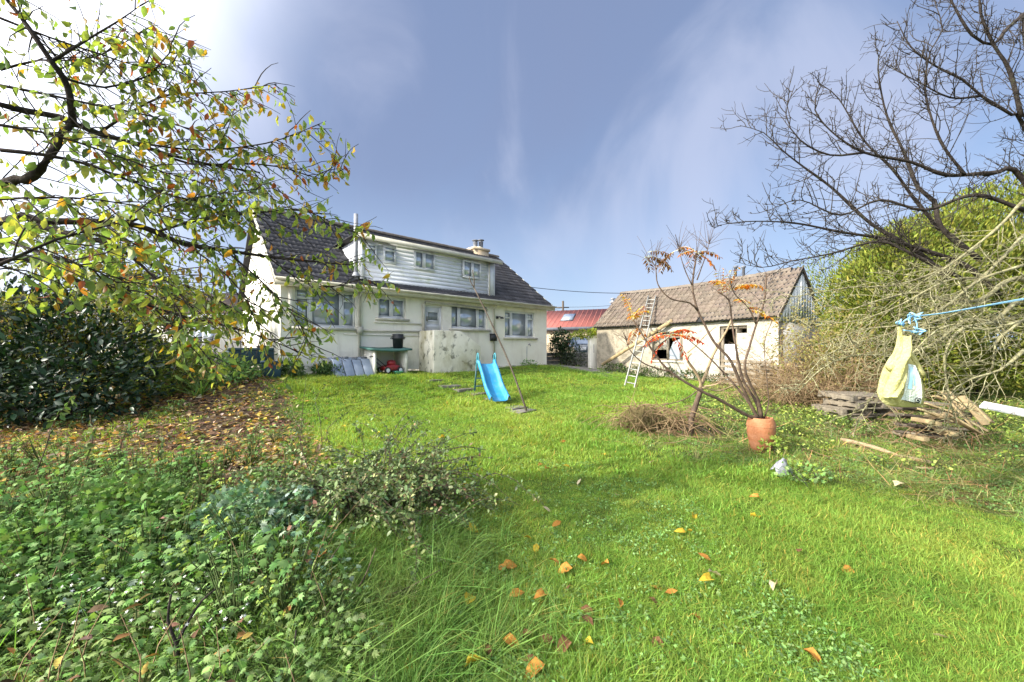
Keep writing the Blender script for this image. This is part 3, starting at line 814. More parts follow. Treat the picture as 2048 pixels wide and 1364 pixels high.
# window opening: posts, blocked left light, broken glass
x0, x1, z0, z1 = O1
w = MB()
xa, xb = bx_(1333)[0], bx_(1357)[0]
w.box(x0, x1, .10, .20, z1 - .09, z1); w.box(x0, x1, .10, .20, z0, z0 + .06)
w.box(xa - .05, xa + .03, .08, .2, z0 + .06, z1 - .09); w.box(xb, xb + .08, .08, .2, z0 + .06, z1 - .09)
w.box(xa + .031, xb - .001, .09, .19, z1 - .26, z1 - .19)
win = w.build('window', MT['timber'], barn)
MB().box(x0 + .01, xa - .055, .12, .16, z0 + .42, z1 - .095).build('infill_panel', MT['barnwall'], win)
MB().box(xb + .085, x1 - .01, .12, .16, z0 + .065, z1 - .095).build('infill_panel', MT['barnwall'], win)
MB().add([(xa + .035, .14, z0 + .065), (xb - .005, .14, z0 + .065), (xb - .005, .14, z1 - .28), (xa + .2, .14, z1 - .40), (xa + .035, .14, z0 + .35)], None, [(0, 1, 2), (0, 2, 3), (0, 3, 4)]).build('broken_pane', MT['glass'], win)
MB().box(x0 - .05, x1 + .05, -.04, .09, z0 - .07, z0 - .003).build('window_ledge', MT['stained'], barn)
x0, x1, z0, z1 = O2
dd = MB()
dd.box(x0, x0 + .09, .08, .2, z0, z1 - .1); dd.box(x1 - .08, x1, .08, .2, z0, z1 - .1); dd.box(x0, O3[1], .079, .2, z1 - .099, z1)
dfr = dd.build('door_frame', MT['timber'], barn)
for k in range(4):
    a = x0 + .10 + k * (x1 - x0 - .19) / 4
    MB().box(a, a + (x1 - x0 - .19) / 4 - .012, .15 + .0015 * (k % 2), .18, z0 + .02, z1 - .62).build('door_board', MT['bluebd'], dfr)

# ---- ladder leaning on the barn roof
lad = thing('ladder', 'long grey ladder leaning against the barn eaves onto the tiles', 'ladder')
b0, b1 = P(1250, 763, 12.3), P(1268, 766, 12.0)
b0.z = float(gh(b0.x, b0.y)); b1.z = float(gh(b1.x, b1.y))
# head rests on the roof slope: intersect the rays with the roof plane
def roof_hit(px, py, lift=.07):
    best = None
    for t in np.linspace(10, 22, 1200):
        p = P(px, py, t); l = bm4.inverted() @ p
        if -.3 < l.y < BW / 2 and l.z < zb(l.y) + lift:
            return p
    return P(px, py, 15.5)
t0, t1 = roof_hit(1296, 592), roof_hit(1313, 592)
dl = (t1 - t0).length; bl = (b1 - b0).length
rung_dir = ((t1 - t0).normalized() + (b1 - b0).normalized()).normalized()
cb, ct = (b0 + b1) / 2, (t0 + t1) / 2
wv = rung_dir * .2
for s in (-1, 1):
    MB().beam(cb + wv * s, ct + wv * s, .035, .075, (0, 0, 1)).build('stile', MT['alu'], lad)
for k in range(1, 18):
    p = cb.lerp(ct, (k - .4) / 17.6)
    MB().tube([p - wv, p + wv], .017, 6).build('rung', MT['alu'], lad)
# ---- long timber leaning on the barn wall
tb = MB()
tp = [bm4 @ Vector((bx_(1210, -.35)[0], -.55, bz_(1210, 730, -.55))), bm4 @ Vector((bx_(1346, -.1)[0], -.14, bz_(1346, 641, -.14)))]
tb.beam(tp[0], tp[1], .07, .13, (0, 0, 1))
tag(tb.build('leaning_beam', MT['fresh']), 'long pale timber beam leaning diagonally on the whitewashed barn wall', 'timber beam')

# ------------------------------------------------------------------ red roofed house beyond
rh = thing('red_roofed_house', 'peach house with red sheet roof and skylight behind the yard', 'house', tuple(P(1222, 698, 29)[:2]) + (.9,), R(158))
# local x runs to the left and away, local y away from the camera is negative: build with front at y=0, back at y=-6
LR = 13
def rz_(py, t=30): return CAMZ - (py - HORY) / FOC * t - .9
MB().box(0, LR, -6, -.0, -.5, 2.35).build('wall', MT['peach'], rh)
rr = MB()
e0, e1 = 2.42, 4.05
for sg in (0, 1):
    y = (lambda d: .3 - d) if sg == 0 else (lambda d: -6.3 + d)
    V = []
    for d, z in ((0, e0), (3.3, e1)):
        for x in (-.15, LR + .2):
            V += [(x, y(d), z), (x, y(d), z - .08)]
    rr.add(V, [(0, 2, 6, 4), (1, 5, 7, 3), (0, 4, 5, 1), (2, 3, 7, 6), (0, 1, 3, 2), (4, 6, 7, 5)])
rr = rr.build('roof', MT['redroof'], rh)
for k in range(34):   # standing ribs of the sheets
    x = -.1 + k * .39
    MB().beam((x, .29, e0 + .012), (x, -2.98, e1 + .012), .04, .03).build('rib', MT['redroof'], rr)
MB().add([(0, -.05, 2.36), (0, -5.95, 2.36), (0, -3, 3.85), (.2, -.05, 2.36), (.2, -5.95, 2.36), (.2, -3, 3.85)], [(0, 3, 4, 1), (1, 4, 5, 2), (2, 5, 3, 0)], [(0, 1, 2), (3, 5, 4)]).build('gable_wall', MT['peach'], rh)
MB().box(-.16, LR + .2, .28, .34, e0 - .26, e0 - .02).build('gutter_board', MT['slate'], rh)
sl = Matrix.Translation((3.1, .3, e0)) @ Matrix.Rotation(-math.atan((e1 - e0) / 3.3), 4, 'X')
sk = MB().box(0, 1.0, -2.6, -1.2, .0, .09, sl).build('skylight', MT['slate'], rr)
MB().box(.08, .92, -2.52, -1.28, .091, .10, sl).build('pane', MT['glass'], sk)
sl2 = Matrix.Translation((8.6, .3, e0)) @ Matrix.Rotation(-math.atan((e1 - e0) / 3.3), 4, 'X')
sk = MB().box(0, .7, -2.4, -1.4, .0, .09, sl2).build('skylight', MT['slate'], rr)
MB().box(.08, .62, -2.32, -1.48, .091, .10, sl2).build('pane', MT['glass'], sk)
MB().lathe([(.17, 3.9), (.17, 4.5), (.28, 4.52), (.28, 4.6), (.12, 4.62), (.12, 4.8), (.26, 4.85), (0, 4.95)], 12, (.25, -3, 0)).build('chimney_flue', MT['lead'], rh, True)
MB().lathe([(.07, 3.8), (.07, 4.5), (.15, 4.52), (.15, 4.62), (0, 4.66)], 10, (5.6, -3.1, 0)).build('flue_pipe', MT['slate'], rh, True)

# ------------------------------------------------------------------ neighbour's bungalow far left behind the trees
nb_ = thing('neighbour_bungalow', 'pale bungalow with brown roof glimpsed through the branches on the left', 'house', tuple(P(470, 698, 21)[:2]) + (.9,), R(172))
LN = 14
MB().box(0, LN, -7, 0, -1, 2.6).build('wall', MT['wall'], nb_)
rr = MB()
for sg in (0, 1):
    y = (lambda d: .3 - d) if sg == 0 else (lambda d: -7.3 + d)
    V = []
    for d, z in ((0, 2.62), (3.8, 4.35)):
        for x in (-.2, LN + .2):
            V += [(x, y(d), z), (x, y(d), z - .08)]
    rr.add(V, [(0, 2, 6, 4), (1, 5, 7, 3), (0, 4, 5, 1), (2, 3, 7, 6), (0, 1, 3, 2), (4, 6, 7, 5)])
rr.build('roof', MT['brownroof'], nb_)
MB().box(-.2, LN + .2, .28, .34, 2.36, 2.58).build('fascia', MT['white'], nb_)
MB().add([(0, 0, 2.6), (0, -7, 2.6), (0, -3.5, 4.15), (.2, 0, 2.6), (.2, -7, 2.6), (.2, -3.5, 4.15)], [(0, 3, 4, 1), (1, 4, 5, 2), (2, 5, 3, 0)], [(0, 1, 2), (3, 5, 4)]).build('gable_wall', MT['wall'], nb_)
for x in (1.2, 5.0, 9.0):
    f = MB().box(x, x + 1.5, .0, .05, .8, 2.0).build('window', MT['white'], nb_)
    MB().box(x + .08, x + .70, .05, .06, .88, 1.92).box(x + .80, x + 1.42, .05, .06, .88, 1.92).build('pane', MT['glass'], f)

# ------------------------------------------------------------------ things along the house wall
def house_thing(name, label, cat, px, out, py=None, rz=0, group=None):
    x = hx(px, -out)[0]
    p = hm @ Vector((x, -out, 0))
    z = float(gh(p.x, p.y))
    return thing(name, label, cat, (p.x, p.y, z), hrz + rz, group)
# lean-to shelter with felt roof
lt = house_thing('lean_to_shelter', 'low lean-to shelter with green felt roof against the house wall', 'shelter', 772, .45)
wl_ = hx(806, -.8)[0] - hx(738, -.8)[0]
hzt = .70
MB().box(-wl_ / 2, -wl_ / 2 + .07, -.40, .42, -.1, hzt).build('side_wall', MT['wall'], lt)
MB().box(wl_ / 2 - .07, wl_ / 2, -.40, .42, -.1, hzt).build('side_wall', MT['wall'], lt)
nn = 9; V = []
for i in range(nn):
    x = -wl_ / 2 - .16 + (wl_ + .26) * i / (nn - 1); zz = hzt + .03 - .04 * math.sin(i / (nn - 1) * math.pi) + .005 * (i % 2)
    V += [(x, -.52, zz - .03), (x, .42, zz + .05), (x, .42, zz + .10), (x, -.52, zz + .025)]
Q = []
for i in range(nn - 1):
    for k in range(4): Q.append((4 * i + k, 4 * i + (k + 1) % 4, 4 * i + 4 + (k + 1) % 4, 4 * i + 4 + k))
Q += [(0, 3, 2, 1), (4 * nn - 4, 4 * nn - 3, 4 * nn - 2, 4 * nn - 1)]
MB().add(V, Q).build('felt_roof', MT['greenfelt'], lt)
# black bin on it
bn = house_thing('black_bin', 'black plastic tub standing on the green shelter roof', 'bin', 796, .50)
bn.location.z += hzt + .06
m = MB().lathe([(0, 0), (.15, 0), (.165, .28), (.19, .29), (.19, .34), (.17, .345), (.175, .44), (.16, .45), (.15, .44), (.14, .02)], 20)
m.build('tub', MT['black'], bn, True)
for s in (-1, 1):
    MB().tube([(.18 * s, -.03, .36), (.235 * s, -.02, .35), (.235 * s, .02, .30), (.18 * s, .03, .29)], .013, 6).build('handle', MT['black'], bn)
# lawn mower
mw = house_thing('lawn_mower', 'small red lawn mower with white wheel parked inside the shelter', 'lawn mower', 780, .62, rz=R(8))
MB().prism([(-.25, .09), (.27, .09), (.30, .17), (.20, .25), (.06, .27), (-.16, .24), (-.27, .18)], -.17, .17).build('deck', MT['mowerred'], mw, bevel=.02)
MB().lathe([(.0, .26), (.13, .26), (.14, .33), (.11, .38), (.05, .41), (0, .41)], 14, (.05, 0, 0)).box(-.04, .14, -.07, .07, .30, .40).build('engine', MT['mowerred'], mw, True)
def wheel(x, y, r):
    an = np.linspace(0, 2 * np.pi, 19)[:-1]
    pr = [(r * .25, -.028), (r * .9, -.030), (r, -.018), (r, .018), (r * .9, .030), (r * .25, .028)]
    V = [(x + a * math.cos(t), y + b, r + a * math.sin(t)) for a, b in pr for t in an]
    n = 18
    t = MB().add(V, [(i * n + j, i * n + (j + 1) % n, (i + 1) * n + (j + 1) % n, (i + 1) * n + j) for i in range(5) for j in range(n)]).build('wheel', MT['rubber'], mw, True)
    h = MB()
    for s in (-1, 1):
        h.add([(x + r * .62 * math.cos(a), y + .033 * s, r + r * .62 * math.sin(a)) for a in an[:18]], None, [(0, i, i + 1) if s < 0 else (0, i + 1, i) for i in range(1, 17)])
    h.build('hub', MT['white'], t)
for x in (-.21, .23):
    for y in (-.21, .21): wheel(x, y, .10)
for y in (-.14, .14):
    MB().tube([(-.20, y, .20), (-.42, y, .38), (-.60, y, .52)], .011, 6).build('handle_bar', MT['black'], mw)
MB().tube([(-.60, -.14, .52), (-.62, 0, .535), (-.60, .14, .52)], .014, 6).build('grip', MT['black'], mw)
# mint watering thing
mt_ = house_thing('plastic_dish', 'mint green plastic dish lying on the grass below the shelter', 'dish', 797, .95)
MB().lathe([(0, .01), (.10, .01), (.15, .09), (.165, .10), (.15, .10), (.10, .03), (0, .025)], 18).build('dish', MT['mint'], mt_, True)
# grey-blue sheets of the coal bunker
bk = house_thing('coal_bunker', 'low bunker with row of grey blue plastic lids against the house', 'bunker', 701, .45)
wb = hx(740, -.85)[0] - hx(662, -.85)[0]
MB().box(-wb / 2, wb / 2, -.18, .40, -.12, .22).prism([(-wb / 2, .22), (wb / 2, .22), (wb / 2, .23), (-wb / 2, .23)], -.1, .4).build('base', MT['greyblue'], bk)
for k in range(4):
    a = -wb / 2 + k * wb / 4 + .012; b = a + wb / 4 - .024
    dz = (.0, .012, -.006, .006)[k]
    V = []
    for y, z in ((-.50, -.06), (-.08, .46 + dz), (.36, .52 + dz)):
        V += [(a, y, z), (b, y, z), (b, y + .03, z - .045), (a, y + .03, z - .045)]
    Q = []
    for r in range(2):
        for e in range(4): Q.append((4 * r + e, 4 * r + (e + 1) % 4, 4 * r + 4 + (e + 1) % 4, 4 * r + 4 + e))
    Q += [(0, 3, 2, 1), (8, 9, 10, 11)]
    MB().add(V, Q).build('lid', MT['greyblue'], bk, bevel=.012)
    MB().box((a + b) / 2 - .09, (a + b) / 2 + .05, -.08, .02, .49 + dz, .53 + dz).build('lid_handle', MT['slate'], bk)
# dark teal tank and box left of the corner
p = P(507, 740, 11.2)
tk = thing('storage_tank', 'large dark teal plastic tank beside the left corner of the house', 'tank', (p.x, p.y, float(gh(p.x, p.y))), hrz)
MB().box(-.62, .62, -.35, .35, .28, .78).box(-.64, .64, -.37, .37, .70, .755).build('tank_body', MT['teal'], tk, bevel=.06)
for x in (-.42, .42):
    MB().box(x - .12, x + .12, -.3, .3, -.15, .281).build('support_pier', MT['stone'], tk)
for k in range(4):
    MB().box(-.56 + k * .32, -.40 + k * .32, -.37, -.348, .34, .68).build('rib', MT['teal'], tk, bevel=.01)
MB().lathe([(.13, .78), (.13, .83), (.11, .85), (0, .86)], 16, (.2, 0, 0)).build('filler_cap', MT['black'], tk, True)
p = P(543, 745, 10.2)
tb2 = thing('garden_storage_box', 'dark teal lidded plastic box in front of the teal tank', 'storage box', (p.x, p.y, float(gh(p.x, p.y))), hrz - .1)
MB().prism([(-.19, -.05), (.19, -.05), (.22, .36), (-.22, .36)], -.2, .2).build('body', MT['teal'], tb2, bevel=.015)
MB().box(-.245, .245, -.225, .225, .361, .43).build('lid', MT['teal'], tb2, bevel=.02)
# red gas bottle
p = hm @ Vector((HL + .35, .55, 0))
gb = thing('gas_bottle', 'tall red gas bottle standing behind the right corner of the house', 'gas bottle', (p.x, p.y, float(gh(p.x, p.y))))
MB().lathe([(0, .02), (.15, .02), (.165, .06), (.165, .68), (.14, .80), (.07, .86), (.05, .90), (.0, .90)], 20).build('cylinder', MT['red'], gb, True)
MB().tube([(-.10, 0, .82), (-.10, 0, .95), (.10, 0, .95), (.10, 0, .82)], .014, 6).build('carry_handle', MT['red'], gb)
MB().lathe([(.03, .90), (.03, .96), (0, .97)], 10).build('valve', MT['alu'], gb)
# utility pole and wires
p = P(1126, 698, 45)
up = thing('utility_pole', 'distant wooden utility pole rising behind the red roof', 'utility pole', (p.x, p.y, .8))
MB().lathe([(.16, 0), (.12, 6.4), (0, 6.45)], 10).build('pole', MT['polewood'], up)
MB().box(-.7, .7, -.06, .06, 5.6, 5.72).build('cross_arm', MT['polewood'], up)
MB().lathe([(.1, 4.7), (.24, 4.75), (.24, 5.3), (.1, 5.35)], 10, (.3, 0, 0)).build('transformer', MT['slate'], up)
def wire(name, label, a, b, drop, r=.012):
    pts = []
    for i in range(13):
        t = i / 12; q = Vector(a).lerp(Vector(b), t); q.z -= drop * 4 * t * (1 - t); pts.append(q)
    tag(MB().tube(pts, r, 4).build(name, MT['cable'], None, True), label, 'cable')
wa = hm @ Vector((hx(1000, .3)[0], .3, hz(1000, 566, .3)))
wb_ = bm4 @ Vector((.6, BW / 2, zb(BW / 2) - .1))
wire('power_cable', 'thick overhead cable from the house roof to the barn ridge', wa, wb_, .12, .013)
wire('telephone_wire', 'thin wire from the utility pole behind the barn', (p.x, p.y, 6.5), P(1330, 598, 40), .25, .02)
wire('telephone_wire', 'thin wire sagging from the utility pole towards the house gable', (p.x, p.y, 6.45), P(1060, 612, 30), .25, .018)
# ------------------------------------------------------------------ plant kit
def leaf_ovate(w=.25, fold=.06, curl=.12):
    V = np.array([[0, 0, 0], [-w * .85, .33, fold], [0, .33, 0], [w * .85, .33, fold], [-w * .8, .66, fold * .8 - curl * .4], [0, .66, -curl * .4], [w * .8, .66, fold * .8 - curl * .4], [0, 1, -curl]], float)
    T = np.array([(0, 2, 1), (0, 3, 2), (4, 5, 7), (5, 6, 7)]); Q = np.array([(1, 2, 5, 4), (2, 3, 6, 5)])
    return V, Q, T
def leaf_rhomb(w=.22, fold=.05):
    return np.array([[0, 0, 0], [w, .45, fold], [0, 1, -.05], [-w, .45, fold]], float), None, np.array([(0, 1, 2), (0, 2, 3)])
def leaf_lobed(n=5, depth=.5, w=.62):
    """palmate leaf: fan of lobes round the stalk end"""
    an = np.linspace(-1.95, 1.95, n)
    pts = []
    for i, a in enumerate(an):
        L = 1 - .28 * abs(a) / 1.95
        pts.append((a, L))
        if i < n - 1: pts.append(((an[i] + an[i + 1]) / 2, depth * (1 - .2 * abs(a) / 1.95)))
    V = [[0, 0, 0]] + [[w * l * math.sin(a), .25 + .75 * l * math.cos(a), -.16 * l * l + .05 * (k % 2)] for k, (a, l) in enumerate(pts)]
    V = np.array(V, float); V[0] = (0, .25, .02)
    T = np.array([(0, k + 1, k) for k in range(1, len(pts))])
    V = np.concatenate([V, [[0, 0, 0]]])
    T = np.concatenate([T, [(0, 1, len(V) - 1), (0, len(V) - 1, len(pts))]])
    return V, None, T

def frames(axis, up):
    a = nrm(np.asarray(axis, float)); n = nrm(up - (up * a).sum(-1, keepdims=True) * a)
    s = np.cross(a, n)
    return np.stack([s, a, n], -1)          # columns

def bake_leaves(tm, pos, axis, up, size, col):
    V, Q, T = tm
    Fm = frames(axis, up)
    n, k = len(pos), len(V)
    W = np.einsum('nij,kj->nki', Fm, V) * np.asarray(size)[:, None, None] + pos[:, None]
    off = (np.arange(n) * k)[:, None, None]
    polys = []
    if Q is not None: polys.append((Q[None] + off).reshape(-1, 4))
    if T is not None: polys.append((T[None] + off).reshape(-1, 3))
    c = np.repeat(col, k, 0)
    return W.reshape(-1, 3), polys, c

def leaves_obj(name, tm, pos, axis, up, size, col, mat, parent=None, kind=None, smooth=True):
    V, polys, c = bake_leaves(tm, pos, axis, up, size, col)
    o = link(name, mesh_np(name, V, polys, c, smooth), mat, parent)
    if kind: o['kind'] = kind
    return o

def pick(pal, w, n, jit=.18, r=None):
    r = r or rng
    pal = np.asarray(pal, float); w = np.asarray(w, float) / np.sum(w)
    c = pal[r.choice(len(pal), n, p=w)]
    return np.clip(c * (1 + r.normal(0, jit, (n, 1))) * (1 + r.normal(0, jit * .35, (n, 3))), .004, .9)

def single_leaves(name, tm, pos, axis, up, size, col, mat, parent, nmax=300, variants=24, rest='leaves'):
    """the leaves that show largest are parts of their own, the rest one part"""
    d = np.linalg.norm(pos - np.array([0, 0, CAMZ]), axis=1)
    # only those inside the view count as large
    px = np.abs(pos[:, 0] / np.maximum(pos[:, 1], .01)); pz = (pos[:, 2] - CAMZ) / np.maximum(pos[:, 1], .01)
    inside = (pos[:, 1] > .4) & (px < 1.33) & (pz < .90) & (pz > -.87)
    order = np.argsort(np.where(inside, -size / d, 1))
    near, far = order[:nmax], order[nmax:]
    V, Q, T = tm
    # shared meshes: leaves grouped by colour
    key = np.argsort(col[near] @ np.array([1.0, -.6, .2]))
    groups = np.array_split(near[key], min(variants, len(near)))
    Fm = frames(axis, up)
    base = parent.matrix_world.copy() if parent else Matrix()
    loc = Vector(parent.location) if parent else Vector()
    for g in groups:
        if not len(g): continue
        c = col[g].mean(0)
        pol = [p for p in (Q, T) if p is not None]
        me = mesh_np(name, V, pol, np.tile(c, (len(V), 1)), True); me.materials.append(mat)
        for i in g:
            o = bpy.data.objects.new(name, me); COL.objects.link(o)
            m = Matrix.Identity(4)
            A = Fm[i] * size[i]
            for r in range(3):
                for q_ in range(3): m[r][q_] = A[r, q_]
                m[r][3] = pos[i][r] - loc[r]
            o.parent = parent; o.matrix_local = m
    if len(far):
        o = leaves_obj(rest, tm, pos[far] - np.array(loc), axis[far], up[far], size[far], col[far], mat, parent, 'stuff')

def rdir(n, r=None):
    return nrm((r or rng).normal(size=(n, 3)))

def crom(pts, step):
    """smooth polyline through points"""
    p = np.asarray([tuple(q) for q in pts], float)
    if len(p) < 3:
        n = max(2, int(np.linalg.norm(p[-1] - p[0]) / step) + 1)
        return p[0] + (p[-1] - p[0]) * np.linspace(0, 1, n)[:, None]
    e = np.concatenate([[2 * p[0] - p[1]], p, [2 * p[-1] - p[-2]]])
    out = []
    for i in range(1, len(e) - 2):
        n = max(2, int(np.linalg.norm(e[i + 1] - e[i]) / step))
        t = np.linspace(0, 1, n, endpoint=False)[:, None]
        a, b, c, d = e[i - 1], e[i], e[i + 1], e[i + 2]
        out.append(.5 * (2 * b + (c - a) * t + (2 * a - 5 * b + 4 * c - d) * t ** 2 + (3 * b - a - 3 * c + d) * t ** 3))
    return np.concatenate(out + [p[-1:]])

def twig_path(p, d, L, r, bend=(0, 0, .15), wig=.22, n=6):
    d = nrm(np.asarray(d, float)); p = np.asarray(p, float); out = [p]
    for k in range(n):
        d = nrm(d + np.asarray(bend) / n * 2 + r.normal(0, wig, 3) * .5)
        p = p + d * L / n; out.append(p)
    return np.array(out)

def taper(n, a, b):
    return np.linspace(a, b, n)

def side_dir(t, r, spread=.9, updown=None):
    """direction off a branch with tangent t"""
    q = nrm(r.normal(size=3)); q = nrm(q - (q @ t) * t)
    return nrm(t * (1 - spread * .5) + q * spread)

# ------------------------------------------------------------------ scattered ground cover
hidden = bpy.data.collections.new('templates')
def template(name, V, polys, c, mat):
    me = mesh_np(name, V, polys, c, True); me.materials.append(mat)
    return me
def scatter(name, label, meshes, pos, rot, scale, idx, cname):
    """one stuff object whose points carry tufts"""
    coll = bpy.data.collections.new(cname)
    for i, me in enumerate(meshes):
        o = bpy.data.objects.new('%s_%02d' % (cname, i), me); coll.objects.link(o)
    me = bpy.data.meshes.new(name)
    me.vertices.add(len(pos)); me.vertices.foreach_set('co', np.asarray(pos, np.float32).ravel())
    for nm, ty, d in (('rot', 'FLOAT_VECTOR', rot), ('scl', 'FLOAT_VECTOR', scale), ('pick', 'INT', idx)):
        a = me.attributes.new(nm, ty, 'POINT')
        a.data.foreach_set('vector' if ty == 'FLOAT_VECTOR' else 'value', np.asarray(d, np.float32 if ty != 'INT' else np.int32).ravel())
    o = link(name, me)
    ng = bpy.data.node_groups.new(name + '_points', 'GeometryNodeTree')
    ng.interface.new_socket('Geometry', in_out='INPUT', socket_type='NodeSocketGeometry')
    ng.interface.new_socket('Geometry', in_out='OUTPUT', socket_type='NodeSocketGeometry')
    N, L = ng.nodes, ng.links
    gi, go = N.new('NodeGroupInput'), N.new('NodeGroupOutput')
    ci = N.new('GeometryNodeCollectionInfo'); ci.inputs['Collection'].default_value = coll
    ci.inputs['Separate Children'].default_value = True; ci.inputs['Reset Children'].default_value = True
    def attr(nm, ty):
        a = N.new('GeometryNodeInputNamedAttribute'); a.data_type = ty; a.inputs['Name'].default_value = nm
        return a.outputs['Attribute']
    ip = N.new('GeometryNodeInstanceOnPoints')
    L.new(gi.outputs[0], ip.inputs['Points']); L.new(ci.outputs[0], ip.inputs['Instance'])
    ip.inputs['Pick Instance'].default_value = True
    L.new(attr('pick', 'INT'), ip.inputs['Instance Index'])
    L.new(attr('rot', 'FLOAT_VECTOR'), ip.inputs['Rotation']); L.new(attr('scl', 'FLOAT_VECTOR'), ip.inputs['Scale'])
    L.new(ip.outputs[0], go.inputs[0])
    md = o.modifiers.new('points', 'NODES'); md.node_group = ng
    return tag(o, label, kind='stuff')

def blades(n, h, spread, w, lean, seed, droop=.5, hv=.35):
    r = np.random.default_rng(seed)
    a = r.uniform(0, 2 * np.pi, n); rad = spread * np.sqrt(r.uniform(0, 1, n))
    b = np.stack([rad * np.cos(a), rad * np.sin(a), np.zeros(n) - .01], -1)
    az = r.uniform(0, 2 * np.pi, n); L = h * (1 + r.normal(0, hv, n)).clip(.3, 1.9)
    ln = np.abs(r.normal(0, lean, n))
    hd = np.stack([np.cos(az), np.sin(az), np.zeros(n)], -1)
    sd_ = np.stack([-np.sin(az + r.normal(0, .8, n)), np.cos(az), np.zeros(n)], -1); sd_ = nrm(sd_)
    V, k = [], 4
    for i, t in enumerate((0, .4, .75, 1)):
        off = hd * (L * (ln * t + droop * ln * t * t))[:, None] + np.array([0, 0, 1.]) * (L * (t - .35 * droop * ln * t * t).clip(0))[:, None]
        ww = w * (1, .9, .6, .06)[i]
        V += [b + off - sd_ * ww / 2, b + off + sd_ * ww / 2]
    V = np.stack(V, 1)      # n, 8, 3
    base = (np.arange(n) * 8)[:, None, None]
    Q = np.array([(0, 1, 3, 2), (2, 3, 5, 4), (4, 5, 7, 6)])[None] + base
    c = np.clip(1 + r.normal(0, .2, (n, 1)) + np.array([[0, 0, 0]]), .4, 1.6) * np.array([[1, 1, 1]])
    dry = r.uniform(0, 1, n) < .05
    c[dry] = c[dry] * np.array([2.2, 1.15, 1.6])
    return V.reshape(-1, 3), [Q.reshape(-1, 4)], np.repeat(c, 8, 0)

def sample_ground(n, wfun, ymin, ymax, dens_pow=2.0, r=None, xlim=1.42):
    """points over the visible ground, denser near the camera"""
    r = r or rng
    u = r.uniform(0, 1, n)
    # pdf(y) ~ y**(1-dens_pow)
    p = 2 - dens_pow
    y = (ymin ** p + u * (ymax ** p - ymin ** p)) ** (1 / p) if abs(p) > 1e-3 else ymin * (ymax / ymin) ** u
    x = r.uniform(-1, 1, n) * (xlim * y + .3)
    keep = r.uniform(0, 1, n) < wfun(x, y)
    return x[keep], y[keep]

def inside_buildings(x, y):
    lx = (x - HO[0]) * EX[0] + (y - HO[1]) * EX[1]; ly = (x - HO[0]) * EY[0] + (y - HO[1]) * EY[1]
    a = (lx > -.05) & (lx < HL + .05) & (ly > -.05) & (ly < HD)
    stp = (lx > 4.2) & (lx < 8.0) & (ly > -1.15) & (ly < .1)
    bx2 = (x - BO[0]) * BX[0] + (y - BO[1]) * BX[1]; by2 = (x - BO[0]) * BY[0] + (y - BO[1]) * BY[1]
    b = (bx2 > -.05) & (bx2 < BL + .05) & (by2 > -.05) & (by2 < BW)
    shel = (lx > 2.6) & (lx < 4.6) & (ly > -1.1) & (ly < .1)
    return a | b | (stp & (lx > 5.0)) | shel

# path slabs (real places on the lawn)
slab_spots = [(1045, 822, .62, .36), (1030, 815, .5, .4), (985, 795, .6, .45), (955, 786, .6, .5), (925, 778, .62, .45), (897, 771, .6, .42), (868, 760, .55, .4), (1000, 802, .5, .4)]
slabs = []
path = bpy.data.objects.new('path', None); COL.objects.link(path); tag(path, 'sunken broken paving slabs crossing the lawn by the slide', kind='structure')
for i, (px, py, w, l) in enumerate(slab_spots):
    x, y = ground_at(px, py)
    slabs.append((x, y, max(w, l)))
    r_ = random.Random(i)
    pts = [(sx * w / 2 * r_.uniform(.85, 1.05), sy * l / 2 * r_.uniform(.8, 1.1)) for sx, sy in ((-1, -1), (.1, -1.05), (1, -1), (1.05, .2), (1, 1), (-.2, 1.02), (-1, 1), (-1.04, -.1))]
    a = hrz + r_.uniform(-.15, .15)
    m = MB(); k = len(pts)
    V = [(x + px_ * math.cos(a) - py_ * math.sin(a), y + px_ * math.sin(a) + py_ * math.cos(a), float(gh(x, y)) + zz) for zz in (-.05, .014) for px_, py_ in pts]
    m.add(V, [(j, (j + 1) % k, k + (j + 1) % k, k + j) for j in range(k)], [(k, k + j, k + j + 1) for j in range(1, k - 1)])
    m.build('slab', MT['slab'], path, bevel=.008)
def off_slabs(x, y):
    k = np.ones(len(x))
    for sx, sy, w in slabs:
        k *= 1 - .78 * np.exp(-(((x - sx) ** 2 + (y - sy) ** 2) / (w * .52) ** 2) ** 2)
    return k

bank = lambda x, y: np.exp(-(((x + .75) / .75) ** 2 + ((y - 2.35) / .95) ** 2) ** 1.5)       # longer grass on the near bank

# --- lawn grass
gm_ = []
for s in range(6):
    V, q, c = blades(30, .036, .062, .0040, 1.2, 100 + s); gm_.append(template('grass_tuft', V, q, c, MT['grass']))
for s in range(4):
    V, q, c = blades(34, .040, .11, .0085, 1.2, 120 + s); gm_.append(template('grass_tuft', V, q, c, MT['grass']))
def w_lawn(x, y):
    worn = np.clip(np.sin(1.7 * x + 2.3 * y + 1) * np.sin(2.9 * x - 1.3 * y) + .35 * np.sin(6.1 * x) * np.sin(5.3 * y + 2) - .35, 0, 1)
    w = (1 - np.where(x > 1.2, .8, .5) * worn) * (1 - .88 * w_litter(x, y)) * (1 - .75 * w_rough(x, y)) * (1 - .93 * w_yard(x, y)) * off_slabs(x, y) * ~inside_buildings(x, y)
    return w * (1 - .6 * bank(x, y))
x, y = sample_ground(88000, w_lawn, 1.35, 19, 1.55, xlim=1.75)
n = len(x)
big = (y > 4.5)
idx = np.where(big, 6 + rng.integers(0, 4, n), rng.integers(0, 6, n))
sc = rng.uniform(.7, 1.25, n) * (1 + .35 * np.sin(1.7 * x + .4) * np.sin(1.2 * y)) * np.where(y > 9, 1.25, 1)
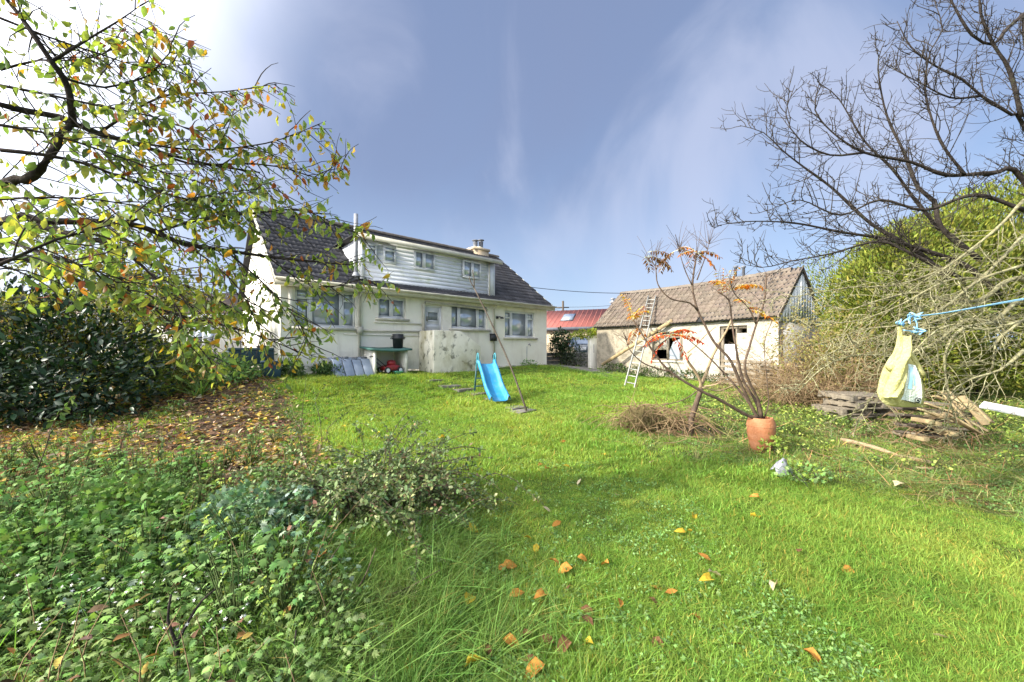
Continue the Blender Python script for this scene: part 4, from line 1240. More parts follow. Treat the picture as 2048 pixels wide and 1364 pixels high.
tufty = (rng.uniform(0, 1, n) < .03) | ((np.sin(3.3 * x + 2 * y) * np.sin(2.6 * y - 1.7 * x + 1) > .72) & (rng.uniform(0, 1, n) < .6))
hs = np.where(tufty, 1.7, 1)
scatter('lawn_grass', 'short bright green lawn grass', gm_, np.stack([x, y, gh(x, y)], -1),
        np.stack([rng.normal(0, .12, n), rng.normal(0, .12, n), rng.uniform(0, 6.28, n)], -1), np.stack([sc, sc, sc * hs], -1), idx, 'grass_tufts')

# --- longer tussocky grass on the bank and along edges
lm_ = []
for s in range(5):
    V, q, c = blades(38, .125, .075, .0046, .85, 140 + s, droop=.9); lm_.append(template('bank_grass_tuft', V, q, c, MT['longgrass']))
def w_bank(x, y):
    e = litter_edge(y)
    edge = np.exp(-((x - e) / .45) ** 2) * .7 * (y < 9)
    rg = w_rough(x, y) * .34
    return np.clip(bank(x, y) * 1.0 + edge + rg, 0, 1) * ~inside_buildings(x, y)
x, y = sample_ground(16000, w_bank, 1.3, 12, 1.75)
n = len(x); sc = rng.uniform(.45, 1.1, n) * np.where(y > 4, .7, 1)
scatter('bank_grass', 'longer tussocky grass on the bank', lm_, np.stack([x, y, gh(x, y)], -1),
        np.stack([rng.normal(0, .2, n), rng.normal(0, .2, n), rng.uniform(0, 6.28, n)], -1), np.stack([sc, sc, sc], -1), rng.integers(0, 5, n), 'bank_tufts')

# --- dry grass and twiggy litter on the rough ground
dm_ = []
for s in range(4):
    V, q, c = blades(16, .13, .14, .006, 1.6, 160 + s, droop=1.0); dm_.append(template('dry_tuft', V, q, c, MT['straw']))
x, y = sample_ground(7500, lambda a, b: np.clip(w_rough(a, b) * .75 + .12 * w_litter(a, b), 0, 1) * ~inside_buildings(a, b), 2.2, 13, 1.5)
n = len(x); sc = rng.uniform(.5, 1.2, n)
scatter('dry_grass', 'dry straw coloured grass on the rough ground', dm_, np.stack([x, y, gh(x, y)], -1),
        np.stack([rng.normal(0, .2, n), rng.normal(0, .2, n), rng.uniform(0, 6.28, n)], -1), np.stack([sc, sc, sc * .7], -1), rng.integers(0, 4, n), 'dry_tufts')

# --- low broad-leaved weeds: rosettes of small leaves
def rosette(tm, nl, size, rad, h, pal, seed, up=.9, stalk=True):
    r = np.random.default_rng(seed)
    az = r.uniform(0, 2 * np.pi, nl); rr_ = rad * np.sqrt(r.uniform(.02, 1, nl)); hh = h * r.uniform(.35, 1, nl) * (1.15 - .5 * rr_ / rad)
    pos = np.stack([rr_ * np.cos(az), rr_ * np.sin(az), hh], -1)
    ax = np.stack([np.cos(az), np.sin(az), r.normal(-.15, .3, nl)], -1) + r.normal(0, .35, (nl, 3))
    upv = np.tile([0, 0, 1.], (nl, 1)) + r.normal(0, .35, (nl, 3))
    V, polys, c = bake_leaves(tm, pos, ax, upv, size * r.uniform(.6, 1.25, nl), pick(pal, np.ones(len(pal)), nl, .2, r))
    if stalk:
        mb = MB()
        for i in range(0, nl, 2):
            mb.tube([(pos[i, 0] * .25, pos[i, 1] * .25, 0), (pos[i, 0] * .7, pos[i, 1] * .7, hh[i] * .7), tuple(pos[i])], [.004, .003, .002], 3, False)
        SV = np.concatenate(mb.V); SQ = np.concatenate(mb.Q) + len(V)
        V = np.concatenate([V, SV]); polys = polys + [SQ]; c = np.concatenate([c, np.tile([.12, .16, .06], (len(SV), 1))])
    return V, polys, c
GREEN = [(.18, .31, .095), (.23, .37, .125), (.14, .26, .08)]
BRIGHT = [(.25, .37, .12), (.20, .33, .09), (.31, .42, .17)]
BLUEG = [(.18, .30, .18), (.24, .37, .24), (.14, .25, .14), (.34, .46, .34)]  # palest tone puts the sky's reflection on the leaves into their colour
YELG = [(.33, .41, .08), (.26, .36, .07), (.40, .45, .12)]
LOB, LOB3, OV, RH = leaf_lobed(7, .56, .58), leaf_lobed(5, .52, .56), leaf_ovate(.26), leaf_rhomb(.24)
wm_ = []
for s in range(3):
    V, p, c = rosette(LOB3, 18, .021, .08, .045, GREEN, 200 + s, stalk=False); wm_.append(template('clover_patch', V, p, c, MT['matt']))
for s in range(3):
    V, p, c = rosette(OV, 22, .021, .09, .045, GREEN, 210 + s, stalk=False); wm_.append(template('weed_patch', V, p, c, MT['matt']))
def w_weed(x, y):
    pt = (np.sin(2.7 * x + 1.3 * y) + np.sin(3.9 * y - 1.1 * x + 2) + np.sin(7 * x + 3) * .5) > .55
    return (.20 * pt + .10) * np.exp(-np.maximum(y - 2.6, 0) / 2.5) * (1 - w_litter(x, y)) * (x < 1.8) + .45 * w_rough(x, y) * (y < 8) * ~inside_buildings(x, y)
x, y = sample_ground(22000, w_weed, 1.35, 9, 1.6)
n = len(x); sc = rng.uniform(.6, 1.3, n)
scatter('lawn_weeds', 'small clover and weeds between the grass', wm_, np.stack([x, y, gh(x, y) + .012], -1),
        np.stack([rng.normal(0, .15, n), rng.normal(0, .15, n), rng.uniform(0, 6.28, n)], -1), np.stack([sc, sc, sc], -1), rng.integers(0, 6, n), 'weed_tufts')

# --- leafy undergrowth of the left bed
um_ = []
for s in range(4):
    V, p, c = rosette(LOB, 64, .042, .20, .26, GREEN, 220 + s); um_.append(template('leafy_weed', V, p, c, MT['matt']))
for s in range(3):
    V, p, c = rosette(LOB, 64, .034, .17, .20, BRIGHT, 230 + s); um_.append(template('pale_weed', V, p, c, MT['matt']))
for s in range(2):
    V, p, c = rosette(LOB, 64, .043, .20, .24, BLUEG, 240 + s); um_.append(template('blue_weed', V, p, c, MT['matt']))
def bed_w(x, y):
    e = litter_edge(y)
    w = S(e + .25, e - .15, x)
    clump = .55 + .45 * np.sin(2.3 * x + 1.0) * np.sin(2.9 * y + .4)
    near = np.where(y < 2.9, 1.0, np.where(y < 4.4, .30, .07))
    return np.clip(w * near * clump + .10 * w * (y < 3), 0, 1)
x, y = sample_ground(3900, bed_w, 1.25, 7.5, 1.4)
n = len(x)
t = np.sin(1.1 * x + 2) + np.sin(1.6 * y)
idx = np.where(y < 2.15, 4 + rng.integers(0, 3, n), np.where((y < 3.6) & (x > -2.4), np.where(rng.uniform(size=n) < .5, 7 + rng.integers(0, 2, n), rng.integers(0, 4, n)), rng.integers(0, 4, n)))
sc = rng.uniform(.6, 1.45, n) * np.where(y < 1.9, .75, 1) * np.where(y > 4.2, .75, 1)
scatter('bed_weeds', 'lobed green weeds filling the shaded bed', um_, np.stack([x, y, gh(x, y)], -1),
        np.stack([rng.normal(0, .15, n), rng.normal(0, .15, n), rng.uniform(0, 6.28, n)], -1), np.stack([sc, sc, sc * rng.uniform(.8, 1.3, n)], -1), idx, 'bed_plants')
# taller upright weeds standing out of the bed
tm__ = []
for s in range(3):
    V, p, c = rosette(LOB3, 46, .038, .10, .50, [GREEN, YELG[:2] + GREEN[:1], BRIGHT][s], 270 + s); tm__.append(template('tall_weed', V, p, c, MT['matt']))
x, y = sample_ground(420, lambda a, b: S(litter_edge(b) + .2, litter_edge(b) - .3, a) * (.4 + .5 * (np.sin(1.9 * a) * np.sin(2.3 * b + 1) > 0)), 1.9, 5.2, 1.0)
n = len(x); sc = rng.uniform(.6, 1.15, n)
scatter('tall_weeds', 'taller upright weeds standing out of the bed', tm__, np.stack([x, y, gh(x, y)], -1),
        np.stack([rng.normal(0, .18, n), rng.normal(0, .18, n), rng.uniform(0, 6.28, n)], -1), np.stack([sc, sc, sc], -1), rng.integers(0, 3, n), 'tall_plants')
# grass, dead stalks and fallen leaves poking through the bed
x, y = sample_ground(2600, lambda a, b: S(4.6, 3.2, b) * S(litter_edge(b) + .2, litter_edge(b) - .2, a) * (.35 + .4 * (np.sin(3.1 * a + 1) * np.sin(2.7 * b) > .1)), 1.3, 6.5, 1.4)
n = len(x); sc = rng.uniform(.7, 1.5, n)
scatter('bed_grass', 'long grass growing through the weeds of the bed', lm_, np.stack([x, y, gh(x, y)], -1),
        np.stack([rng.normal(0, .25, n), rng.normal(0, .25, n), rng.uniform(0, 6.28, n)], -1), np.stack([sc, sc, sc], -1), rng.integers(0, 5, n), 'bed_tufts')
x, y = sample_ground(1500, lambda a, b: S(litter_edge(b) + .3, litter_edge(b) - .2, a), 1.3, 6, 1.4)
sk = MB()
for a_, b_ in zip(x[:260], y[:260]):
    z_ = float(gh(a_, b_)); h_ = rng.uniform(.15, .42); dx_, dy_ = rng.normal(0, .12, 2)
    sk.tube([(a_, b_, z_ - .02), (a_ + dx_ * .4, b_ + dy_ * .4, z_ + h_ * .55), (a_ + dx_, b_ + dy_, z_ + h_)], [.0035, .0028, .0014], 3, False)
tag(sk.build('dead_stalks', MT['drybrush']), 'thin dead stalks standing among the weeds', kind='stuff')
n = len(x)
pos = np.stack([x + rng.normal(0, .1, n), y + rng.normal(0, .1, n), gh(x, y) + rng.uniform(.05, .24, n)], -1)
leaves_obj('caught_leaves', leaf_ovate(.28, .10, .2), pos, np.stack([rng.normal(size=n), rng.normal(size=n), rng.normal(0, .4, n)], -1), np.array([0, 0, 1.]) + rng.normal(0, .5, (n, 3)), rng.uniform(.04, .085, n),
           pick([(.5, .36, .09), (.34, .19, .07), (.2, .12, .07), (.5, .42, .26)], [2, 3, 3, 1], n, .25), MT['dead'], kind='stuff')['label'] = 'fallen leaves caught on top of the bed weeds'
# weeds on the rough ground on the right, yellow-green in the sun
ym_ = []
for s in range(3):
    V, p, c = rosette(OV, 40, .055, .22, .22, YELG, 250 + s); ym_.append(template('nettle_patch', V, p, c, MT['matt']))
for s in range(2):
    V, p, c = rosette(OV, 40, .05, .22, .18, GREEN, 260 + s); ym_.append(template('nettle_patch', V, p, c, MT['matt']))
def rough_w(x, y):
    e = np.interp(y, [4, 5, 6.2, 8, 10, 13], [9, 3.9, 3.2, 3.6, 4.6, 7.0])
    w = S(e - .2, e + .3, x) * S(13, 11.5, y) * S(4.4, 5.2, y) * ~inside_buildings(x, y)
    w = w * (1 - .72 * S(7.2, 5.6, y) * S(2.8, 3.6, x))
    bare = np.exp(-(((x - 6.4) / 1.3) ** 2 + ((y - 6.2) / .8) ** 2)) + np.exp(-(((x - 5.4) / 1.2) ** 2 + ((y - 5.5) / .55) ** 2))
    return np.clip(w * (.75 + .25 * np.sin(2.2 * x) * np.sin(1.9 * y)) * (1 - .9 * np.clip(bare, 0, 1)) , 0, 1)
x, y = sample_ground(5200, rough_w, 4.3, 13, 1.0)
n = len(x); sc = rng.uniform(.45, 1.05, n)
idx = np.where(rng.uniform(size=n) < .68, rng.integers(0, 3, n), 3 + rng.integers(0, 2, n))
scatter('rough_weeds', 'sunlit yellow green weeds on the rough ground', ym_, np.stack([x, y, gh(x, y)], -1),
        np.stack([rng.normal(0, .15, n), rng.normal(0, .15, n), rng.uniform(0, 6.28, n)], -1), np.stack([sc, sc, sc], -1), idx, 'rough_plants')

# --- fallen leaves: a carpet on the left, single ones on the lawn
AUT = [(.42, .27, .055), (.36, .20, .055), (.50, .36, .09), (.24, .15, .08), (.16, .10, .065), (.46, .38, .25), (.52, .42, .10)]
def carpet_w(x, y):
    return w_litter(x, y) * np.where(y < 4.3, .42, .55 + .45 * np.clip(np.sin(2.7 * x + y) * np.sin(3.1 * y - x) + .5, 0, 1)) * (y > 1.5) + .05 * (1 - w_litter(x, y)) * np.exp(-((x - litter_edge(y)) / .8) ** 2) * (y > 4)
x, y = sample_ground(62000, carpet_w, 1.5, 13, .75)
n = len(x)
pos = np.stack([x, y, gh(x, y) + rng.uniform(.008, .04, n)], -1)
ax = np.stack([rng.normal(size=n), rng.normal(size=n), rng.normal(0, .22, n)], -1)
upv = np.array([0, 0, 1.]) + rng.normal(0, .33, (n, 3))
leaves_obj('leaf_litter', leaf_ovate(.27, .10, .16), pos, ax, upv, rng.uniform(.065, .125, n), 1.2 * pick(AUT, [3, 2, 3, 5, 7, 5, 2], n, .28), MT['dead'], kind='stuff')['label'] = 'carpet of fallen brown and yellow leaves under the trees'

YEL, ORA, BRN, PAL = (.62, .45, .045), (.50, .24, .05), (.20, .10, .05), (.62, .54, .34)
spots = [(625, 1088, YEL), (540, 1163, PAL), (928, 1068, YEL), (915, 1017, PAL), (1047, 1087, YEL), (1074, 1096, YEL), (1003, 1143, ORA), (1098, 1133, ORA), (1145, 1150, ORA),
         (1154, 1127, ORA), (1218, 1141, ORA), (1085, 1021, PAL), (1162, 966, PAL), (1233, 997, PAL), (1083, 932, ORA), (1105, 940, ORA), (1090, 946, ORA), (1140, 945, YEL),
         (1415, 1155, PAL), (1425, 1173, YEL), (1422, 1130, ORA), (1300, 1180, ORA), (1330, 1196, ORA), (1187, 1305, YEL), (1187, 1270, BRN), (1005, 1298, ORA), (955, 1322, YEL),
         (985, 1335, BRN), (830, 1330, YEL), (932, 1229, YEL), (1018, 1203, ORA), (1093, 1207, ORA), (1140, 1183, BRN), (1160, 1227, BRN), (1067, 1285, BRN), (1080, 1290, BRN),
         (1518, 1045, YEL), (1383, 1033, YEL), (1372, 1073, YEL), (1390, 1075, YEL), (1605, 1315, ORA), (1305, 1285, BRN), (1295, 1205, BRN), (930, 1358, YEL), (645, 1222, ORA),
         (800, 1065, PAL), (1122, 1050, ORA), (1000, 1010, ORA), (1010, 1155, ORA), (930, 970, YEL), (1300, 932, PAL), (1520, 1005, ORA), (1600, 1110, BRN), (1700, 1140, ORA), (1555, 1180, PAL),
         (1645, 1008, PAL), (1790, 980, PAL), (1120, 890, ORA), (1210, 918, YEL), (1030, 875, PAL), (880, 880, YEL), (760, 870, YEL), (830, 850, PAL), (690, 860, YEL),
         (1380, 1240, ORA), (1140, 1300, BRN), (1240, 1230, ORA), (1900, 1290, PAL), (1040, 1330, BRN), (1090, 1350, ORA), (1460, 1300, ORA), (200, 1345, ORA), (70, 1358, YEL), (400, 1310, BRN)]
names = {YEL: 'bright yellow', ORA: 'orange brown', BRN: 'dark brown curled', PAL: 'pale cream'}
leafmesh = {}
for cl in names:
    for k in range(3):
        V, Q, T = leaf_ovate(.30 + .04 * k, .05 + .10 * k * (1 if cl is not BRN else 1.6), .12 + .15 * k)
        me = mesh_np('fallen_leaf', V, [Q, T], np.tile(np.array(cl) * (1 + .14 * (k - 1)), (8, 1)), True); me.materials.append(MT['dead']); leafmesh[cl, k] = me
made = {}
for i, (px, py, cl) in enumerate(spots):
    x, y = ground_at(px, py)
    r_ = random.Random(500 + i)
    o = bpy.data.objects.new('fallen_leaf', leafmesh[cl, r_.randrange(3)]); COL.objects.link(o)
    o.location = (x, y, float(gh(x, y)) + r_.uniform(.03, .055))
    o.rotation_euler = (r_.uniform(-.6, .6), r_.uniform(-.6, .6), r_.uniform(0, 6.28))
    s_ = r_.uniform(.075, .125); o.scale = (s_ * r_.uniform(.7, 1.1), s_, s_)
    made.setdefault(cl, []).append((y, o))
    continue
    where = 'bed at the edge of the near bank' if px < 700 else 'grass of the lawn'
    tag(o, names[cl] + ' fallen leaf lying on the ' + where, 'leaf', names[cl] + ' leaves scattered over the ' + where)
ORD = ['nearest', 'second nearest', 'third nearest', 'fourth nearest', 'fifth nearest', 'sixth nearest', 'seventh nearest', 'eighth nearest', 'ninth nearest', 'tenth nearest', 'eleventh nearest', 'twelfth nearest', 'thirteenth nearest', 'fourteenth nearest', 'fifteenth nearest',
       'sixteenth nearest', 'seventeenth nearest', 'eighteenth nearest', 'nineteenth nearest', 'twentieth nearest', 'twenty-first nearest', 'twenty-second nearest', 'twenty-third nearest', 'twenty-fourth nearest', 'twenty-fifth nearest', 'twenty-sixth nearest', 'twenty-seventh nearest', 'twenty-eighth nearest', 'twenty-ninth nearest', 'thirtieth nearest']
for cl, lst in made.items():
    for k, (y, o) in enumerate(sorted(lst, key=lambda q: q[0])):
        tag(o, '%s fallen leaf on the grass, %s of the %s leaves' % (names[cl], ORD[k], names[cl].split()[0] + (' brown' if 'brown' in names[cl] else ' yellow' if 'yellow' in names[cl] else ' cream')), 'leaf', names[cl] + ' leaves scattered over the garden')
# ------------------------------------------------------------------ cherry tree reaching in from the left
def limb_points(lst):
    return [P(*q) for q in lst]
cherry = thing('cherry_tree', 'autumn cherry tree with drooping leafy branches reaching in from the left edge', 'tree', (-4.4, 2.75, 0))
CH0 = Vector(cherry.location)
def rel(pts, o):
    return np.asarray([tuple(p) for p in pts], float) - np.array(o)
tr = [(-4.4, 2.75, -.1), (-4.42, 2.72, .7), (-4.3, 2.7, 1.5), (-4.25, 2.7, 2.1), (-4.4, 2.6, 2.9), (-4.7, 2.4, 4.0)]
MB().tube(rel(crom(tr, .2), CH0), taper(len(crom(tr, .2)), .17, .06), 10).build('trunk', MT['bark'], cherry, True)
rc = np.random.default_rng(21)
tA, tB, tC = Vector((-4.25, 2.7, 2.2)), Vector((-4.28, 2.7, 1.9)), Vector((-4.35, 2.65, 2.7))
LIMBS = [
    ([tA] + limb_points([(0, 372, 2.6), (49, 361, 2.6), (82, 337, 2.6), (115, 287, 2.65), (144, 248, 2.7), (197, 267, 2.8), (255, 283, 2.9), (320, 304, 3.0), (420, 329, 3.1), (520, 345, 3.2)]), .055, .008),
    (limb_points([(144, 248, 2.7), (119, 234, 2.7), (53, 222, 2.6), (0, 209, 2.5), (-120, 170, 2.4)]), .030, .02),
    (limb_points([(146, 246, 2.7), (140, 193, 2.65), (127, 156, 2.6), (103, 123, 2.55), (70, 74, 2.5), (41, 33, 2.5), (0, -20, 2.5), (-60, -120, 2.5)]), .028, .010),
    ([tB] + limb_points([(0, 445, 2.5), (82, 443, 2.5), (164, 443, 2.55), (255, 447, 2.65), (312, 464, 2.75), (370, 489, 2.85), (452, 501, 3.0), (534, 513, 3.1), (620, 522, 3.2), (700, 530, 3.3)]), .050, .007),
    (limb_points([(60, 448, 2.5), (156, 472, 2.45), (230, 493, 2.5), (287, 534, 2.55), (330, 580, 2.6), (370, 640, 2.65)]), .022, .006),
    ([tB + Vector((0, 0, -.3))] + limb_points([(0, 520, 2.9), (114, 549, 2.95), (183, 571, 3.0), (248, 594, 3.05), (305, 613, 3.1), (362, 632, 3.15), (438, 648, 3.2), (520, 672, 3.25), (600, 705, 3.3)]), .026, .005),
    (limb_points([(197, 267, 2.8), (260, 225, 2.9), (324, 193, 3.0), (370, 187, 3.05), (452, 183, 3.1), (554, 168, 3.15)]), .012, .003),
    (limb_points([(320, 304, 3.0), (382, 328, 3.05), (513, 328, 3.15), (585, 340, 3.2), (640, 357, 3.25), (690, 337, 3.3)]), .012, .003),
    (limb_points([(255, 283, 2.9), (400, 300, 3.0), (530, 287, 3.1), (591, 267, 3.15), (640, 248, 3.2)]), .011, .003),
    (limb_points([(103, 123, 2.55), (190, 70, 2.65), (240, 40, 2.75), (285, 8, 2.8)]), .012, .003),
    (limb_points([(127, 156, 2.6), (210, 175, 2.75), (300, 150, 2.85), (340, 105, 2.9), (390, 120, 2.95)]), .011, .003),
    (limb_points([(312, 464, 2.75), (400, 440, 2.9), (520, 425, 3.05), (610, 420, 3.15), (680, 455, 3.25), (730, 470, 3.3)]), .012, .003),
    (limb_points([(452, 501, 3.0), (520, 560, 3.0), (570, 610, 3.0), (600, 650, 3.0), (620, 690, 3.0)]), .011, .003),
    (limb_points([(0, 300, 2.4), (90, 310, 2.5), (180, 330, 2.6), (280, 370, 2.7), (380, 400, 2.8), (480, 400, 2.9)]), .016, .004),
    (limb_points([(-80, 560, 1.8), (20, 520, 1.85), (110, 480, 1.95), (200, 455, 2.05), (260, 440, 2.1)]), .013, .004),
    (limb_points([(534, 513, 3.1), (600, 560, 3.2), (660, 575, 3.3), (720, 560, 3.4), (755, 570, 3.45)]), .008, .003),
    (limb_points([(305, 613, 3.1), (350, 655, 3.1), (395, 690, 3.1), (430, 735, 3.1)]), .008, .003),
    (limb_points([(183, 571, 3.0), (250, 556, 2.9), (335, 562, 2.9), (430, 596, 3.0), (500, 640, 3.05)]), .009, .003),
    (limb_points([(-20, 470, 2.0), (100, 512, 2.1), (200, 545, 2.2), (270, 590, 2.3)]), .010, .003),
    (limb_points([(255, 447, 2.65), (340, 410, 2.8), (450, 385, 2.95), (560, 375, 3.05)]), .010, .003),
    (limb_points([(370, 489, 2.85), (430, 530, 2.8), (480, 580, 2.8), (510, 640, 2.8), (530, 690, 2.85)]), .009, .003),
    (limb_points([(0, 140, 2.7), (80, 120, 2.8), (170, 120, 2.9), (240, 90, 3.0), (300, 55, 3.0)]), .010, .003),
    (limb_points([(-40, 20, 2.5), (100, 75, 2.6), (200, 108, 2.7), (290, 135, 2.8), (380, 128, 2.9)]), .011, .003),
    (limb_points([(-30, 165, 2.5), (90, 188, 2.6), (200, 212, 2.7), (300, 232, 2.8), (400, 262, 2.9), (470, 252, 3.0)]), .012, .003),
    (limb_points([(-30, 245, 2.4), (100, 268, 2.5), (200, 300, 2.6), (330, 345, 2.75), (430, 372, 2.9)]), .012, .003),
    (limb_points([(-30, 400, 2.3), (90, 395, 2.35), (200, 400, 2.45), (300, 420, 2.6), (390, 455, 2.7)]), .010, .003),
    ([tC] + [(-4.9, 1.9, 3.3), (-5.2, 1.0, 3.5), (-5.4, .2, 3.3), (-5.5, -.5, 2.9)], .05, .01),
    ([tB] + [(-5.0, 2.0, 2.3), (-5.5, 1.2, 2.4), (-5.8, .4, 2.2)], .04, .01),
    ([tA] + [(-4.8, 1.8, 2.6), (-4.6, .9, 2.8), (-4.4, .1, 2.6), (-4.3, -.7, 2.2)], .045, .01),
    ([tC] + [(-3.9, 2.0, 3.6), (-3.3, 1.4, 4.2), (-2.8, .8, 4.6)], .04, .008),
]
ctw = MB(); LP, LA, LU, LS, LC = [], [], [], [], []
CH_G = np.array([(.14, .22, .08), (.19, .28, .09), (.27, .34, .09), (.38, .40, .11)])
CH_Y = np.array([(.42, .33, .05), (.36, .22, .04), (.46, .26, .05)])
CH_R = np.array([(.36, .10, .035), (.28, .075, .03), (.40, .17, .05)])
def hang_leaves(path, start, stepl, size, r, mix_):
    d = np.linalg.norm(np.diff(path, axis=0), axis=1); L = d.sum(); cum = np.concatenate([[0], np.cumsum(d)])
    s = start * L
    while s < L:
        if math.sin(path[0][0] * 9 + path[0][2] * 7) * math.sin(path[0][2] * 8 - path[0][1] * 6 + 1) < -.2 and r.uniform() < .7:
            s += stepl; continue
        p = np.array([np.interp(s, cum, path[:, k]) for k in range(3)])
        q = r.normal(size=3)
        LP.append(p + np.array([q[0] * .01, q[1] * .01, -.012]))
        a = np.array([q[0] * .42, q[1] * .42, -1 + .35 * abs(q[2])]); LA.append(a)
        LU.append(r.normal(size=3)); LS.append(size * r.uniform(.5, 1.3))
        u = r.uniform()
        pal = CH_G if u < mix_[0] else (CH_Y if u < mix_[0] + mix_[1] else CH_R)
        LC.append(pal[r.integers(len(pal))] * r.uniform(.75, 1.25))
        s += stepl * r.uniform(.5, 1.6)
for li, (pts, r0, r1) in enumerate(LIMBS):
    path = crom(pts, .10)
    k = len(path)
    MB().tube(rel(path, CH0), .78 * taper(k, r0, r1) * (1 + .08 * np.sin(np.arange(k) * 1.7)), 8 if r0 > .02 else 6).build('branch', MT['bark'], cherry, True)
    off = li >= 26
    seg = np.linalg.norm(np.diff(path, axis=0), axis=1); tot = seg.sum(); cum = np.concatenate([[0], np.cumsum(seg)])
    thin = r0 < .02
    s = tot * (.12 if thin else .25)
    tipmix = (.62, .25, .13) if li in (6, 7, 8, 9) else (.87, .08, .05)
    while s < tot:
        t = s / tot
        p = np.array([np.interp(s, cum, path[:, q]) for q in range(3)])
        i = min(np.searchsorted(cum, s), k - 1); tg = nrm(path[min(i + 1, k - 1)] - path[max(i - 1, 0)])
        d = side_dir(tg, rc, .85)
        d = nrm(d + np.array([.25, .15, -.12]))
        L = rc.uniform(.22, .60) * (1 - .35 * t)
        tw = twig_path(p, d, L, rc, (.1, 0, -.25), .25, 5)
        if tw[:, 1].min() > 1.25 or off:
            ctw.tube(rel(tw, CH0), taper(6, .0045, .0018), 4, False)
            hang_leaves(tw, .2, .034 if t > .3 else .055, .068, rc, tipmix)
            if rc.uniform() < .6:
                d2 = side_dir(nrm(tw[3] - tw[2]), rc, .8)
                t2 = twig_path(tw[2], d2, L * .6, rc, (0, 0, -.2), .25, 4)
                ctw.tube(rel(t2, CH0), taper(5, .003, .0014), 3, False)
                hang_leaves(t2, .2, .046, .068, rc, tipmix)
        s += rc.uniform(.034, .07) if not off else rc.uniform(.05, .1)
    if thin: hang_leaves(path, .3, .029, .070, rc, tipmix)
tag(ctw.build('twigs', MT['twig'], cherry), kind='stuff')
single_leaves('leaf', leaf_ovate(.26, .09, .30), np.array(LP), np.array(LA), np.array(LU), np.array(LS), np.array(LC), MT['leaf'], cherry, 300, 30, 'leaves')

# ------------------------------------------------------------------ generic shrubs
def blob_points(ells, n, r, shell=.55, zmin=None):
    """points in a union of ellipsoids, crowded towards the outside"""
    vol = np.array([e[3] * e[4] * e[5] for e in ells]); k = r.choice(len(ells), n, p=vol / vol.sum())
    e = np.array(ells)[k]
    d = rdir(n, r); rad = 1 - shell * r.uniform(0, 1, n) ** 1.6
    lump = 1 + .13 * np.sin(5 * d[:, 0] + 3 * k) * np.sin(4.2 * d[:, 2] + k) + .08 * np.sin(11 * d[:, 1] + 5 * d[:, 2])
    p = e[:, :3] + e[:, 3:6] * d * (rad * lump)[:, None]
    return p, d
def bush(name, label, cat, loc, ells, n, tm, size, pal, wts, mat, r, parts=0, out=.7, up=.3, droop=0, stems=10, group=None, twig='twig', leafname='leaf', sizevar=.35, stem_r=.018):
    """ells in coordinates of the bush's base"""
    root = thing(name, label, cat, loc, 0, group)
    p, d = blob_points(ells, n, r)
    keep = p[:, 2] > .02
    p, d = p[keep], d[keep]; n = len(p)
    ax = d * out + np.array([0, 0, up - droop]) + r.normal(0, .5, (n, 3))
    upv = np.array([0, 0, 1.]) + d * .5 + r.normal(0, .45, (n, 3))
    sz = size * (1 + r.uniform(-sizevar, sizevar, n)); col = pick(pal, wts, n, .2, r)
    loc = np.array(loc, float)
    if parts:
        single_leaves(leafname, tm, p + loc, ax, upv, sz, col, mat, root, parts, 20, 'foliage')
    else:
        o = leaves_obj('foliage', tm, p, ax, upv, sz, col, mat, root)
    mb = MB()
    for k in range(stems):
        q = p[r.integers(n)] * np.array([.95, .95, .95])
        a = np.array([r.normal(0, .10), r.normal(0, .10), -.05])
        m_ = a * .4 + q * .6 + r.normal(0, .08, 3); m_[2] = max(m_[2], .1)
        mb.tube(crom([a, m_, q], .2), taper(len(crom([a, m_, q], .2)), stem_r, .004), 5, False)
    if stems: tag(mb.build('stems', MT[twig], root, True), kind='stuff')
    return root
rb = np.random.default_rng(33)
lx_, ly_ = -8.7, 7.6
bush('laurel_bush', 'large dark glossy evergreen bush on the left above the leaf litter', 'bush', (lx_, ly_, float(gh(lx_, ly_))),
     [(0, 0, 1.15, 1.55, 1.1, 1.35), (-1.5, .2, 1.3, 1.5, 1.2, 1.5), (.9, -.3, .7, 1.0, .9, .85), (-2.8, .3, 1.3, 1.4, 1.2, 1.4), (-.6, -.7, .7, 1.2, .8, .8)],
     9500, leaf_ovate(.23, .05, .12), .135, [(.013, .034, .014), (.020, .050, .022), (.034, .07, .034), (.06, .105, .065)], [4, 4, 2, 1], MT['gloss'], rb, parts=220, up=.25, stems=14)
# mid green mixed shrubs between the bush and the house
for i, (px, py, Y, w, h, pal, lab) in enumerate([
        (330, 760, 9.0, 1.2, 1.25, YELG, 'loose yellow green shrub right of the dark evergreen bush'),
        (420, 770, 9.2, .95, .75, GREEN, 'low rounded green shrub in front of the grey stones'),
        (480, 760, 9.8, .60, .45, [(.14, .20, .10), (.11, .17, .08), (.2, .24, .13)], 'small grey green shrub before the dark teal tank'),
        (270, 720, 11.0, 1.5, 1.7, [(.10, .13, .04), (.15, .17, .05), (.2, .16, .05)], 'tall straggly olive shrub behind the dark evergreen bush'),
        (655, 742, 11.0, .45, .33, [(.07, .13, .045), (.10, .17, .06)], 'low green plant growing in front of the coal bunker'),
        (585, 735, 10.4, .30, .42, [(.10, .17, .06), (.14, .2, .08)], 'small round leafy plant at the left corner of the house')]):
    x = (px - HORX) / FOC * Y
    bush('shrub', lab, 'shrub', (x, Y, float(gh(x, Y))), [(0, 0, h * .5, w, w * .7, h * .55), (w * .5, -.1, h * .35, w * .6, w * .5, h * .4), (-w * .4, .1, h * .45, w * .6, w * .5, h * .5)],
         int(1100 * (w + .4) * (h + .3)) + 250, leaf_ovate(.22, .05, .1), .085 if Y < 12 else .1, pal, [1] * len(pal), MT['matt'], rb, up=.45, stems=8, stem_r=.012)
